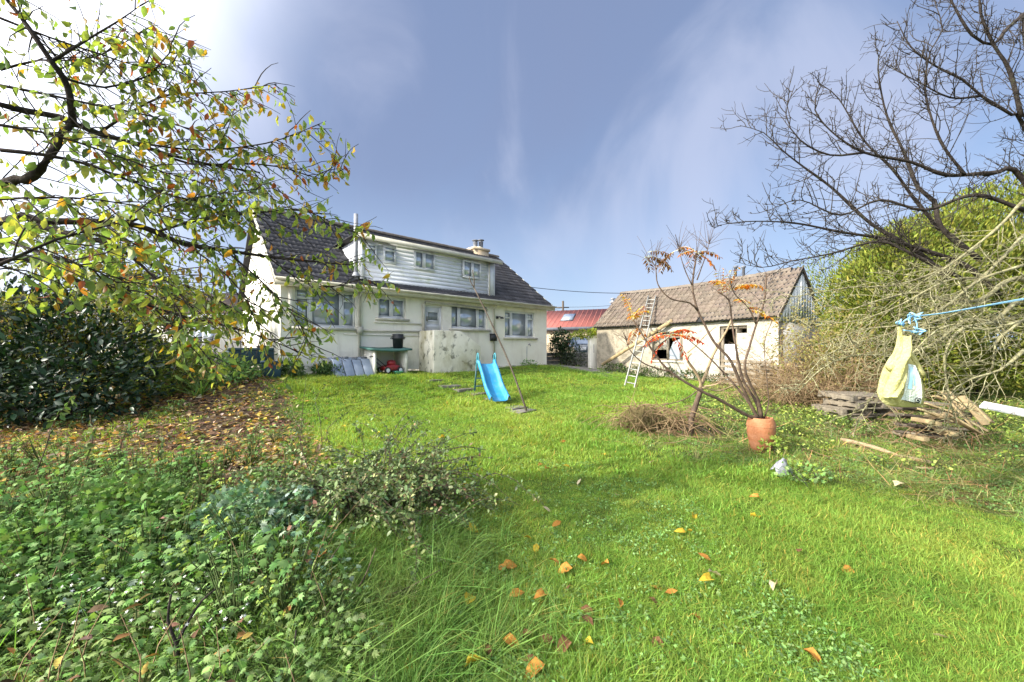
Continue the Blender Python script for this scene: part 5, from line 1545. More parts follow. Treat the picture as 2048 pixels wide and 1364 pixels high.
# strap leaved clump
x, y = ground_at(400, 790)
V, q, c = blades(46, .55, .12, .022, .7, 401, droop=1.2)
o = link('strap_leaf_clump', mesh_np('strap_leaf_clump', V, q, c * np.array([.9, 1.0, 1.3])), MT['longgrass']); o.location = G(x, y)
tag(o, 'arching strap leaved clump at the far edge of the leaf litter', 'plant')
# grey stones of a garden wall behind the shrubs
gw = thing('garden_wall', 'old grey stone garden wall half hidden behind shrubs left of the tank', 'wall', tuple(P(300, 698, 12.4)[:2]) + (.45,), .05)
r5 = random.Random(5)
for row in range(6):
    x = -.1 * (row % 2)
    while x < 2.9:
        w = r5.uniform(.22, .5); h = .19
        MB().box(x, x + w - .02, -.12 + r5.uniform(-.02, .02), .12, row * .2 - .1, row * .2 + h - .12 + r5.uniform(0, .015)).build('stone', MT['stone'], gw, bevel=.02)
        x += w
MB().box(-.05, 2.85, -.08, .10, -.1, 1.02).build('mortar', MT['soil'], gw)

# olive tree-like hedge behind the cherry, seen through its branches
ht_ = thing('hawthorn_tree', 'thin autumn tree with small yellow green leaves behind the cherry branches', 'tree', (-9.6, 9.6, .25))
HT0 = np.array(ht_.location)
hm_ = MB(); HP, HA, HU, HS, HC = [], [], [], [], []
MB().tube(rel(crom([(-9.6, 9.6, 0), (-9.5, 9.5, 1.2), (-9.3, 9.5, 2.2), (-9.0, 9.4, 3.2)], .2), HT0), taper(len(crom([(-9.6, 9.6, 0), (-9.5, 9.5, 1.2), (-9.3, 9.5, 2.2), (-9.0, 9.4, 3.2)], .2)), .13, .05), 8).build('trunk', MT['bark'], ht_, True)
for k in range(46):
    z = rc.uniform(.9, 3.4); st_ = np.array([-9.4, 9.5, z])
    d = nrm(np.array([rc.normal(.5, 1), rc.normal(-.3, .5), rc.uniform(-.1, .7)]))
    pth = twig_path(st_, d, rc.uniform(1.5, 3.7), rc, (0, 0, -.25), .2, 8)
    MB().tube(rel(pth, HT0), taper(9, .028, .006), 5, False).build('branch', MT['twig'], ht_, True)
    for j in range(34):
        i = rc.integers(2, 8); p = pth[i] + (pth[i + 1] - pth[i]) * rc.uniform()
        tw = twig_path(p, side_dir(nrm(pth[i + 1] - pth[i]), rc, .9), rc.uniform(.25, .6), rc, (0, 0, -.3), .3, 4)
        hm_.tube(rel(tw, HT0), taper(5, .006, .003), 3, False)
        for m in range(9):
            u = rc.uniform(.2, 1) * 3.99; a = int(u)
            HP.append(tw[a] + (tw[a + 1] - tw[a]) * (u - a) + rc.normal(0, .03, 3)); HA.append(rc.normal(0, .6, 3) + np.array([0, 0, -.7])); HU.append(rc.normal(size=3)); HS.append(rc.uniform(.06, .12))
tag(hm_.build('twigs', MT['twig'], ht_), kind='stuff')
n = len(HP)
leaves_obj('foliage', leaf_rhomb(.28), np.array(HP) - HT0, np.array(HA), np.array(HU), np.array(HS), pick([(.16, .19, .045), (.22, .22, .05), (.12, .15, .04), (.32, .22, .06)], [4, 3, 3, 1], n, .22, rc), MT['leaf'], ht_)

# far trees closing the view on the left
for i, (px, Y, w, h) in enumerate([(60, 24, 4.0, 4.2), (215, 27, 3.4, 3.6)]):
    x = (px - HORX) / FOC * Y
    bush('far_tree', ('dense olive tree at the far left behind the branches', 'smaller olive tree beside the brown roof on the left')[i], 'tree', (x, Y, .6), [(0, 0, h * .55, w, w * .8, h * .5), (w * .5, 0, h * .4, w * .7, w * .6, h * .4), (-w * .6, 0, h * .45, w * .7, w * .6, h * .42)],
         5200, leaf_rhomb(.35), .26, [(.09, .11, .04), (.13, .14, .05), (.17, .14, .06)], [3, 3, 1], MT['matt'], rb, stems=10, stem_r=.06)

# ------------------------------------------------------------------ evergreens on the right
def conifer(label, loc, ells, n, seed):
    r = np.random.default_rng(seed)
    root = thing('conifer_tree', label, 'tree', loc)
    p, d = blob_points(ells, n, r, .42)
    keep = p[:, 2] > .15; p, d = p[keep], d[keep]; n = len(p)
    ax = d * .8 + np.array([0, 0, .55]) + r.normal(0, .38, (n, 3))
    leaves_obj('foliage', (np.array([[0, 0, 0], [.16, .3, .03], [.10, .62, .02], [0, 1, -.06], [-.10, .62, .02], [-.16, .3, .03]], float), None, np.array([(0, 1, 5), (1, 2, 4), (1, 4, 5), (2, 3, 4)])), p, ax, r.normal(size=(n, 3)) + d,
               r.uniform(.07, .15, n), pick([(.17, .20, .035), (.24, .26, .045), (.10, .13, .025), (.32, .33, .07)], [4, 4, 3, 1], n, .2, r), MT['matt'], root)
    mb = MB().tube([(0, 0, -.1), (.05, 0, 1.5), (0, .05, 3)], [.2, .16, .08], 8)
    mb.build('trunk', MT['bark'], root, True)
    bm_ = MB()
    for k in range(40):
        q = p[r.integers(n)] * .93
        bm_.tube([(0, 0, max(.4, q[2] - .5)), q * np.array([.5, .5, 1]) + np.array([0, 0, -.15]), q], [.03, .018, .006], 4, False)
    bm_.build('branches', MT['twig'], root, True)
conifer('rounded yellow green conifer beside the grey barn gable', (9.95, 9.9, .4), [(0, 0, 1.9, 1.55, 1.4, 2.1), (.15, .1, 3.1, 1.05, .95, 1.4), (-1.1, -.1, 1.0, .9, .9, 1.15)], 46000, 61)
conifer('taller conifer behind the bare apple tree at the right edge', (12.3, 10.4, .4), [(0, 0, 2.3, 2.2, 1.7, 2.5), (-.6, 0, 3.7, 1.3, 1.1, 1.45), (1.2, .1, 3.8, 1.6, 1.3, 1.9)], 60000, 62)
conifer('furthest right conifer mostly outside the picture', (15.8, 10.2, .4), [(0, 0, 2.6, 2.3, 1.8, 2.7), (-.2, 0, 4.2, 1.6, 1.3, 1.8)], 30000, 63)

conifer('dark conifer far behind the barn and the hedge', (13.5, 15.5, .4), [(0, 0, 2.3, 3.0, 1.5, 2.6), (2.2, 0, 2.8, 2.4, 1.5, 3.0)], 24000, 64)
# ------------------------------------------------------------------ bare apple tree
apple = thing('apple_tree', 'bare lichen covered apple tree spreading twiggy branches from the right edge', 'tree', (8.4, 5.4, .1))
AP0 = np.array(apple.location)
ra = np.random.default_rng(77)
tk_ = crom([(8.4, 5.4, 0), (8.3, 5.4, .8), (8.1, 5.35, 1.6), (7.9, 5.3, 2.1)], .2)
MB().tube(rel(tk_, AP0), taper(len(tk_), .20, .14), 10).build('trunk', MT['lichen'], apple, True)
J0, J1, J2 = Vector((7.9, 5.3, 2.1)), Vector((8.0, 5.35, 1.75)), Vector((7.6, 5.2, 2.9))
UP = [
    ([J0, J2] + limb_points([(2048, 253, 5.1), (2024, 230, 5.0), (1963, 192, 4.95), (1926, 160, 4.9), (1869, 131, 4.85), (1822, 94, 4.8), (1794, 42, 4.8)]), .05, .006),
    ([J0] + limb_points([(2048, 361, 5.2), (1982, 347, 5.1), (1893, 350, 5.0), (1822, 324, 4.95), (1728, 305, 4.9), (1663, 263, 4.9), (1630, 220, 4.85), (1639, 164, 4.8)]), .06, .006),
    (limb_points([(1960, 520, 5.2), (1883, 455, 5.2), (1869, 403, 5.2), (1836, 375, 5.2), (1808, 305, 5.2), (1775, 235, 5.2), (1759, 164, 5.15), (1757, 117, 5.1), (1771, 80, 5.1)]), .045, .005),
    (limb_points([(1900, 560, 5.1), (1830, 500, 5.1), (1761, 460, 5.1), (1728, 436, 5.1), (1663, 375, 5.1), (1606, 333, 5.05), (1564, 300, 5.0), (1527, 265, 5.0), (1480, 251, 5.0)]), .04, .004),
    (limb_points([(2000, 590, 5.0), (1930, 530, 5.0), (1869, 507, 5.0), (1775, 479, 4.95), (1681, 464, 4.9), (1588, 446, 4.9), (1494, 443, 4.85), (1423, 453, 4.8)]), .04, .003),
    (limb_points([(1930, 560, 4.8), (1822, 507, 4.8), (1757, 483, 4.8), (1663, 507, 4.8), (1588, 521, 4.8), (1522, 535, 4.8), (1466, 521, 4.8)]), .03, .003),
    (limb_points([(1880, 460, 5.4), (1822, 389, 5.4), (1785, 338, 5.4), (1728, 281, 5.4), (1677, 197, 5.4), (1635, 164, 5.4)]), .032, .004),
    ([J2] + limb_points([(2060, 120, 5.0), (2048, 28, 5.0)]), .05, .03),
    (limb_points([(2048, 28, 5.0), (2010, 61, 4.9), (1987, 89, 4.9), (1944, 70, 4.85), (1902, 0, 4.8), (1880, -60, 4.8)]), .02, .006),
    (limb_points([(2043, 235, 5.0), (2019, 141, 4.9), (1987, 89, 4.85), (1960, 20, 4.8), (1965, -60, 4.8)]), .022, .006),
    (limb_points([(1930, 350, 5.0), (1880, 280, 4.9), (1850, 180, 4.9), (1862, 100, 4.85), (1885, 60, 4.8), (1870, 5, 4.8)]), .016, .004),
    (limb_points([(1960, 192, 4.95), (1900, 195, 4.8), (1830, 160, 4.7), (1780, 135, 4.7)]), .012, .003),
    (limb_points([(2048, 420, 4.7), (1950, 390, 4.7), (1850, 420, 4.7), (1760, 400, 4.7), (1680, 430, 4.7), (1600, 400, 4.7), (1540, 420, 4.65)]), .022, .003),
    (limb_points([(1728, 305, 4.9), (1660, 310, 4.9), (1600, 280, 4.85), (1572, 230, 4.8), (1590, 170, 4.8)]), .012, .003),
    ([J2] + [(8.2, 5.0, 3.6), (8.8, 4.8, 4.6), (9.4, 4.9, 5.4)], .06, .02),
    ([J0] + [(8.6, 4.6, 2.8), (9.3, 4.0, 3.4), (9.9, 3.4, 3.6)], .05, .02),
]
LOW = [
    ([J1] + limb_points([(2048, 560, 4.9), (1960, 600, 4.7), (1890, 600, 4.5), (1830, 585, 4.4), (1760, 600, 4.4), (1690, 620, 4.4), (1630, 600, 4.4)]), .05, .004),
    ([J1] + limb_points([(2060, 600, 4.6), (1990, 640, 4.3), (1930, 640, 4.2), (1880, 680, 4.1), (1840, 700, 4.1), (1790, 710, 4.1), (1700, 712, 4.1), (1640, 740, 4.1), (1590, 790, 4.1)]), .042, .004),
    ([J1] + limb_points([(2070, 640, 4.3), (2020, 660, 4.1), (1990, 690, 4.0), (1985, 735, 4.0), (1950, 765, 4.0), (1915, 790, 3.95)]), .04, .006),
    (limb_points([(1990, 645, 4.2), (1930, 655, 4.1), (1895, 690, 4.0), (1890, 740, 4.0), (1900, 800, 4.0), (1915, 850, 4.0), (1935, 880, 4.0)]), .022, .004),
    (limb_points([(2048, 700, 3.9), (2000, 740, 3.9), (1950, 755, 3.9), (1910, 775, 3.9)]), .02, .003),
    (limb_points([(2048, 470, 4.6), (1980, 540, 4.5), (1920, 590, 4.4), (1850, 650, 4.3), (1800, 720, 4.2), (1740, 800, 4.15), (1710, 850, 4.1)]), .022, .003),
    (limb_points([(2048, 530, 4.2), (1960, 560, 4.2), (1880, 620, 4.1), (1800, 650, 4.1), (1720, 660, 4.1), (1650, 690, 4.1)]), .018, .003),
    (limb_points([(2048, 640, 3.8), (1970, 660, 3.8), (1900, 650, 3.8), (1850, 680, 3.8), (1780, 760, 3.8)]), .014, .003),
    (limb_points([(1960, 490, 4.7), (1880, 540, 4.6), (1790, 570, 4.5), (1700, 575, 4.5), (1610, 590, 4.5), (1530, 600, 4.5)]), .018, .003),
    (limb_points([(2000, 560, 4.4), (1900, 560, 4.3), (1800, 610, 4.3), (1720, 640, 4.3), (1640, 650, 4.3), (1580, 670, 4.3)]), .016, .003),
    (limb_points([(1980, 600, 4.3), (1880, 640, 4.2), (1790, 665, 4.2), (1700, 690, 4.2), (1640, 720, 4.2), (1610, 760, 4.2)]), .014, .003),
    (limb_points([(2048, 400, 4.4), (1990, 460, 4.4), (1900, 530, 4.4), (1850, 560, 4.4), (1770, 620, 4.4)]), .02, .003),
]
def twigs_on(path, mb, r, start, step, Lr, bend, toward, depth2=.75, rad=.0058, cut=None, d3=.5):
    seg = np.linalg.norm(np.diff(path, axis=0), axis=1); tot = seg.sum(); cum = np.concatenate([[0], np.cumsum(seg)]); k = len(path)
    s = tot * start
    while s < tot:
        p = np.array([np.interp(s, cum, path[:, q]) for q in range(3)])
        i = min(np.searchsorted(cum, s), k - 1); tg = nrm(path[min(i + 1, k - 1)] - path[max(i - 1, 0)])
        d = nrm(side_dir(tg, r, .95) + np.array(toward))
        L = r.uniform(*Lr) * (1.15 - .6 * s / tot)
        tw = twig_path(p, d, L, r, bend, .30, 6)
        mb.tube(rel(tw, AP0), taper(7, rad, rad * .45), 4, False)
        for m in range(r.integers(2, 5)):
            if r.uniform() > depth2: continue
            a = r.integers(1, 6)
            d2 = side_dir(nrm(tw[a + 1 if a < 6 else a] - tw[a - 1]), r, .9)
            t2 = twig_path(tw[a], d2, L * r.uniform(.25, .6), r, bend, .35, 4)
            mb.tube(rel(t2, AP0), taper(5, rad * .62, rad * .36), 3, False)
            for m3 in range(2):
                if r.uniform() < d3:
                    b = r.integers(1, 4)
                    t3 = twig_path(t2[b], side_dir(nrm(t2[b + 1] - t2[b - 1]), r, .95), r.uniform(.05, .14), r, (0, 0, .1), .3, 2)
                    mb.tube(rel(t3, AP0), taper(3, rad * .5, rad * .4), 3, False)
        # spur buds
        for m in range(2):
            a = r.integers(1, 6); q = tw[a]; e = q + r.normal(0, .022, 3)
            mb.tube(rel([q, e], AP0), [rad * .8, rad * 1.05], 3, False)
        s += r.uniform(*step)
utw, ltw = MB(), MB()
for pts, r0, r1 in UP:
    path = crom(pts, .12); k = len(path)
    MB().tube(rel(path, AP0), (1.2 if r0 < .03 else .8) * taper(k, r0, r1) * (1 + .10 * np.sin(np.arange(k) * 1.3 + r0 * 100)), 8 if r0 > .03 else 6).build('branch', MT['bark'], apple, True)
    twigs_on(path, utw, ra, .12, (.048, .10), (.26, .72), (-.05, 0, .30), (-.35, 0, .18))
for pts, r0, r1 in LOW:
    path = crom(pts, .10); k = len(path)
    MB().tube(rel(path, AP0), .95 * taper(k, r0, r1) * (1 + .16 * np.sin(np.arange(k) * 1.9)), 8 if r0 > .03 else 6).build('branch', MT['lichen'], apple, True)
    twigs_on(path, ltw, ra, .10, (.045, .10), (.22, .66), (-.1, 0, -.18), (-.25, 0, -.10), rad=.0052)
tag(utw.build('twigs', MT['twig'], apple), kind='stuff')
tag(ltw.build('lichen_twigs', MT['lichen'], apple), kind='stuff')

# brown dead thicket in front of the barn gable
dt_ = thing('dead_thicket', 'tangled brown leafless thicket between the barn gable and the conifer', 'shrub', (7.0, 8.9, .3))
tm_ = MB()
for k in range(260):
    a = np.array([ra.normal(.1, .65), ra.normal(0, .35), 0])
    d = nrm(np.array([ra.normal(-.1, .55), ra.normal(0, .45), 1]))
    pth = twig_path(a, d, ra.uniform(1.0, 2.3), ra, (-.1, 0, -.5), .28, 7)
    tm_.tube(pth, taper(8, .009, .003), 4, False)
    for m in range(6):
        i = ra.integers(2, 7)
        tm_.tube(twig_path(pth[i], side_dir(nrm(pth[i + 1 if i < 7 else i] - pth[i - 1]), ra, .95), ra.uniform(.15, .5), ra, (0, 0, -.3), .35, 4), taper(5, .0045, .0025), 3, False)
tag(tm_.build('stems', MT['drybrush'], dt_), kind='stuff')
n = 3400
p, d = blob_points([(.1, 0, 1.25, 1.15, .7, 1.15)], n, ra, .8)
leaves_obj('dry_leaves', leaf_rhomb(.25), p, d + ra.normal(0, .6, (n, 3)) + np.array([0, 0, -.5]), ra.normal(size=(n, 3)), ra.uniform(.04, .09, n), pick([(.42, .36, .16), (.32, .26, .11), (.36, .36, .13)], [2, 2, 1], n, .2, ra), MT['leaf'], dt_)
# ------------------------------------------------------------------ blue slide
top = P(972, 735, 10.35); bot = P(1001, 810, 9.1)
sdir = Vector((bot.x - top.x, bot.y - top.y, 0)); srun = sdir.length; srz = math.atan2(sdir.y, sdir.x)
zg0 = float(gh(top.x, top.y)); zg1 = float(gh(bot.x, bot.y))
slide = thing('garden_slide', 'blue plastic wavy children slide with teal ladder on the lawn', 'slide', (top.x, top.y, zg0), srz)
drop = zg1 - zg0
prof = []
for u in np.linspace(0, 1, 22):
    x = u * srun
    z = .84 * (1 - u) ** 1.0 + .05 * math.sin(u * 2 * math.pi * 1.15) + (.07 + drop) * u
    if u < .10: z = .84 + .05 * math.sin(.10 * 2 * math.pi * 1.15) * u / .10 - .3 * u
    if u > .86: z = z * .6 + .4 * (.10 + drop)
    prof.append((x, z))
sec = [(-.265, .02), (-.25, .10), (-.215, .115), (-.19, .10), (-.175, .02), (-.13, 0), (.13, 0), (.175, .02), (.19, .10), (.215, .115), (.25, .10), (.265, .02)]
V = [(x, y, z + h) for x, z in prof for y, h in sec]; k = len(sec)
m = MB().add(V, [(i * k + j, (i + 1) * k + j, (i + 1) * k + j + 1, i * k + j + 1) for i in range(len(prof) - 1) for j in range(k - 1)])
ch_ = m.build('chute', MT['slide'], slide, True); sm = ch_.modifiers.new('solid', 'SOLIDIFY'); sm.thickness = .014; sm.offset = -1
for y in (-.235, .235):
    MB().tube(crom([(-.36, y, -.02), (-.20, y, .45), (-.06, y, .92), (-.02, y, 1.08), (.06, y, 1.12), (.12, y, 1.04), (.12, y, .86)], .06), .021, 8).build('handrail', MT['slideframe'], slide, True)
    MB().tube([(-.36, y, -.01), (-.20, y, .45), (-.12, y, .70)], .024, 8).build('leg', MT['slidedark'], slide, True)
for h in (.22, .44, .66):
    x = -.36 + .16 * h / .45
    MB().box(x - .045, x + .045, -.225, .225, h - .014, h + .014).build('step', MT['slidedark'], slide, bevel=.005)
MB().tube([(-.36, -.62, .02), (-.36, .36, .02)], .022, 8).build('base_bar', MT['slidedark'], slide)
MB().tube([(-.30, .235, .12), (.55, .22, .30)], .016, 6).build('brace', MT['slidedark'], slide)

# ------------------------------------------------------------------ forked clothes prop
bx0, by0 = ground_at(1056, 824)
a = Vector((bx0, by0, float(gh(bx0, by0)) - .06)); b = P(948, 575, by0 + .9)
pr = thing('clothes_prop', 'long thin wooden clothes prop with forked top leaning beside the slide', 'pole', tuple(a))
a0 = np.array(a); bb = np.array(b)
pts = crom([a0, a0 * .65 + bb * .35 + np.array([.07, 0, .0]), a0 * .3 + bb * .7 + np.array([.05, 0, 0]), bb], .3)
MB().tube(pts - a0, taper(len(pts), .022, .014), 8).build("pole", MT['polewood'], pr, True)
for q in ((938, 553), (945, 540)):
    e = np.array(P(q[0], q[1], by0 + .9)); mm_ = (e + bb) / 2 + np.array([.02 if q[0] > 940 else -.02, 0, 0])
    MB().tube(crom([bb, mm_, e], .05) - a0, taper(len(crom([bb, mm_, e], .05)), .016, .009), 6).build('fork', MT['polewood'], pr, True)
ca = hm @ Vector((hx(835, -.3)[0], -.33, 2.62))
wire('clothes_line', 'slack pale washing line from the house gutter to the clothes prop', ca, b, .10, .006)

# ------------------------------------------------------------------ terracotta pot and sumac
px0, py0 = P(1522, 698, 5.5)[:2]
pz0 = float(gh(px0, py0)) - .04
pot = thing('terracotta_pot', 'tall weathered terracotta pot standing in the weeds', 'pot', (px0, py0, pz0))
MB().lathe([(0, 0), (.100, 0), (.118, .02), (.150, .16), (.174, .30), (.180, .40), (.176, .455), (.158, .495), (.150, .515), (.142, .522), (.130, .515), (.127, .47), (.14, .40), (.0, .40)], 40).build('pot_body', MT['terra'], pot, True)
MB().lathe([(.180, .395), (.185, .405), (.1795, .42)], 40).build('band', MT['terra'], pot, True)
MB().lathe([(0, .475), (.08, .478), (.128, .468)], 16).build('compost', MT['soil'], pot)
sumac = thing('sumac_tree', 'leggy sumac shrub with last orange fronds growing in the terracotta pot', 'shrub', (px0, py0, pz0 + .46))
SU0 = np.array(sumac.location); rs = np.random.default_rng(5)
SB = [
    [(1516, 836, 5.5), (1497, 832, 5.45), (1440, 800, 5.35), (1397, 779, 5.3), (1341, 744, 5.3), (1307, 704, 5.3), (1279, 660, 5.35), (1263, 635, 5.4)],
    [(1518, 836, 5.52), (1510, 826, 5.5), (1482, 769, 5.45), (1460, 719, 5.4), (1429, 685, 5.4), (1407, 644, 5.4), (1394, 616, 5.4), (1385, 572, 5.4), (1391, 522, 5.4), (1394, 500, 5.4)],
    [(1396, 622, 5.4), (1380, 606, 5.35), (1341, 597, 5.3), (1316, 569, 5.3), (1310, 532, 5.3), (1290, 513, 5.3)],
    [(1522, 836, 5.5), (1510, 800, 5.55), (1485, 757, 5.6), (1469, 679, 5.65), (1463, 635, 5.7), (1457, 600, 5.7), (1436, 584, 5.7)],
    [(1524, 836, 5.48), (1516, 800, 5.4), (1490, 740, 5.3), (1500, 690, 5.3), (1513, 647, 5.3), (1529, 600, 5.3), (1533, 547, 5.3)],
    [(1512, 648, 5.3), (1497, 616, 5.25), (1472, 591, 5.2), (1464, 578, 5.2)],
    [(1528, 838, 5.5), (1537, 806, 5.4), (1535, 772, 5.35), (1529, 688, 5.3), (1545, 640, 5.3)],
    [(1516, 836, 5.55), (1504, 815, 5.6), (1466, 766, 5.75), (1419, 716, 5.85), (1372, 675, 5.9)],
    [(1308, 704, 5.3), (1318, 690, 5.25), (1332, 680, 5.25), (1345, 668, 5.25)],
    [(1341, 744, 5.3), (1290, 728, 5.25), (1260, 700, 5.2), (1251, 672, 5.2)],
    [(1394, 560, 5.4), (1405, 530, 5.4), (1412, 510, 5.4), (1418, 488, 5.4)],
    [(1385, 572, 5.4), (1372, 545, 5.4), (1362, 515, 5.4), (1358, 495, 5.4)],
]
tips = []
for i, br in enumerate(SB):
    path = crom(limb_points(br), .06); k = len(path)
    r0 = 1.3 * (.019, .019, .010, .017, .016, .009, .007, .013, .008, .009, .007, .007)[i]
    MB().tube(rel(path, SU0), taper(k, r0, r0 * .42) * (1 + .10 * np.sin(np.arange(k) * 2.1)), 7).build('branch', MT['sumacbark'], sumac, True)
    tips.append(path)
# long bare leaf stalks left on the tips
stk = MB()
for i in (0, 1, 2, 3, 4, 5, 10, 11, 9):
    path = tips[i]
    for j in range(16):
        p = path[-1 - rs.integers(0, max(2, len(path) // 4))]
        d = nrm(np.array([rs.normal(0, .55), rs.normal(0, .5), rs.uniform(.5, 1.3)]))
        stk.tube(rel(twig_path(p, d, rs.uniform(.18, .46), rs, (0, 0, -.15), .14, 5), SU0), taper(6, .0034, .0018), 3, False)
tag(stk.build('leaf_stalks', MT['sumacbark'], sumac), kind='stuff')
OR1 = [(.62, .20, .03), (.66, .29, .035), (.55, .15, .03)]; YE1 = [(.66, .40, .05), (.6, .45, .06)]; RE1 = [(.60, .075, .04), (.55, .11, .04)]; BR1 = [(.20, .09, .05), (.26, .13, .07)]
def frond(p, d, L, pal, r, droop=.5):
    pts = twig_path(p, d, L, r, (0, 0, -droop), .06, 8)
    mb = MB().tube(rel(pts, SU0), taper(9, .0025, .0012), 3, False)
    tm = leaf_rhomb(.17)
    pos, ax, up, sz = [], [], [], []
    side0 = nrm(np.cross(pts[-1] - pts[0], [0, 0, 1.]) + 1e-6)
    for q in np.linspace(1.2, 7.9, 9):
        i = int(q); c = pts[i] + (pts[min(i + 1, 8)] - pts[i]) * (q - i); tg = nrm(pts[min(i + 1, 8)] - pts[max(i - 1, 0)])
        for s in (-1, 1):
            pos.append(c); ax.append(side0 * s * .8 + tg * .35 + np.array([0, 0, -.45]) + r.normal(0, .12, 3)); up.append(np.array([0, 0, 1.]) + r.normal(0, .3, 3)); sz.append(.10 * (1 - .35 * abs(q - 4.5) / 4) * r.uniform(.8, 1.15))
    n = len(pos)
    V, pol, c = bake_leaves(tm, np.array(pos) - SU0, np.array(ax), np.array(up), np.array(sz), pick(pal, [1] * len(pal), n, .15, r))
    mb.add(V, None, pol[0]); mb.C[-1] = c
    mb.build('frond', MT['leaf'], sumac)
for (px, py, Y, pal, cnt, dx, dz) in ((1265, 640, 5.4, YE1 + OR1, 6, .1, .75), (1272, 655, 5.4, OR1, 2, .3, .1), (1338, 668, 5.25, RE1 + OR1[:1], 3, -.9, .25), (1345, 666, 5.25, RE1, 3, .9, .6), (1340, 672, 5.25, RE1, 2, .2, -.2),
                                     (1448, 590, 5.7, OR1 + YE1, 4, -.3, .8), (1464, 578, 5.2, YE1 + OR1, 4, .4, .7), (1290, 513, 5.3, BR1, 4, .6, .1), (1394, 506, 5.4, BR1 + OR1[:1], 6, .1, .1), (1500, 618, 5.3, OR1 + YE1, 3, .4, .4), (1358, 500, 5.4, BR1, 3, -.2, .1), (1640, 705, 5.0, RE1, 0, 0, 0)):
    p = np.array(P(px, py, Y))
    for j in range(cnt):
        d = nrm(np.array([dx + rs.normal(0, .45), rs.normal(0, .5), dz + rs.normal(0, .2)]))
        frond(p + rs.normal(0, .02, 3), d, rs.uniform(.26, .42), pal, rs, .55)

# cut back stump with lopped pale limbs behind the pot
x, y = ground_at(1383, 838); y = min(y, 6.4); x = (1383 - HORX) / FOC * y
ps = thing('lopped_stump', 'lopped small tree stump with pale sawn limbs left of the pot', 'stump', tuple(G(x, y)))
PS0 = np.array(ps.location)
for pts, r0, r1, mt in (([(1381, 846), (1390, 815), (1402, 776)], .045, .038, 'sumacbark'), ([(1402, 776), (1398, 760), (1382, 738), (1366, 718), (1372, 706)], .026, .018, 'palewood'), ([(1402, 776), (1412, 752), (1424, 715), (1440, 682), (1452, 660), (1460, 640)], .028, .015, 'palewood'),
                        ([(1402, 774), (1440, 782), (1482, 770)], .013, .008, 'palewood'), ([(1372, 706), (1388, 690), (1402, 672), (1420, 655)], .013, .007, 'palewood'), ([(1402, 776), (1370, 800), (1330, 812)], .010, .006, 'sumacbark'), ([(1402, 774), (1425, 768), (1440, 758)], .012, .010, 'palewood')):
    path = crom([P(a_, b_, y) for a_, b_ in pts], .06)
    path[:, 1] += rs.normal(0, .03) + np.linspace(0, rs.normal(0, .15), len(path))
    if pts[0][1] == 846: path[0] = PS0 + np.array([0, 0, -.05])
    MB().tube(rel(path, PS0), taper(len(path), r0, r1), 8).build('limb' if mt == 'palewood' else 'trunk', MT[mt], ps, True)

# brush heap
x, y = ground_at(1330, 862)
bh_ = thing('brush_heap', 'heap of dry brown prunings and stems lying on the lawn left of the pot', 'brush heap', tuple(G(x, y)))
mb = MB(); mbl = MB()
for k in range(380):
    a = np.array([rs.normal(-.05, .42), rs.normal(.05, .28), rs.uniform(0, .26)]) * np.array([1.1, 1.1, 1.7])
    d = nrm(np.array([rs.normal(.1, 1), rs.normal(0, .6), rs.normal(.1, .35)]))
    pth = twig_path(a, d, rs.uniform(.25, .7), rs, (0, 0, -.55), .2, 5); pth[:, 2] = np.maximum(pth[:, 2], .01)
    mb.tube(pth, taper(6, .0055, .003), 4, False)
tag(mb.build('stems', MT['drybrush'], bh_), kind='stuff')
for k in range(60):      # straw-like fans of dried foliage
    o_ = np.array([rs.normal(-.35, .22), rs.normal(0, .15), rs.uniform(.24, .46)])
    for j in range(9):
        d = nrm(np.array([rs.normal(-.2, .6), rs.normal(-.4, .5), rs.uniform(-.3, .3)]))
        pth = twig_path(o_, d, rs.uniform(.2, .42), rs, (0, 0, -1.2), .12, 5); pth[:, 2] = np.maximum(pth[:, 2], .01)
        mbl.tube(pth, taper(6, .004, .002), 3, False)
tag(mbl.build('dry_fronds', MT['straw'], bh_), kind='stuff')
mbd = MB()
for k in range(70):
    a = np.array([rs.normal(.40, .2), rs.normal(-.05, .15), rs.uniform(0, .14)]); d = nrm(np.array([rs.normal(.6, .5), rs.normal(-.6, .5), rs.normal(-.2, .2)]))
    pth = twig_path(a, d, rs.uniform(.15, .4), rs, (0, 0, -.3), .2, 4); pth[:, 2] = np.maximum(pth[:, 2], .008)
    mbd.tube(pth, taper(5, .008, .004), 4, False)
tag(mbd.build('dark_stems', MT['darkwood'], bh_), kind='stuff')
n = 420
p, d = blob_points([(.1, 0, .06, .6, .38, .2), (-.35, .05, .08, .4, .3, .24)], n, rs, .9); p[:, 2] = np.abs(p[:, 2]) + .01
leaves_obj('dry_leaves', leaf_rhomb(.28), p, rs.normal(size=(n, 3)), rs.normal(size=(n, 3)) + np.array([0, 0, 1]), rs.uniform(.04, .09, n), pick([(.24, .15, .08), (.33, .23, .11), (.14, .17, .06), (.18, .09, .06)], [3, 2, 2, 2], n, .2, rs), MT['dead'], bh_)

# ------------------------------------------------------------------ carrier bag on its rope
bg_ = thing('carrier_bag', 'yellowed plastic carrier bag tied in the apple branches above the timber', 'carrier bag', tuple(P(1800, 735, 3.55)))
BG0 = np.array(bg_.location)
sc_px = 3.55 / FOC
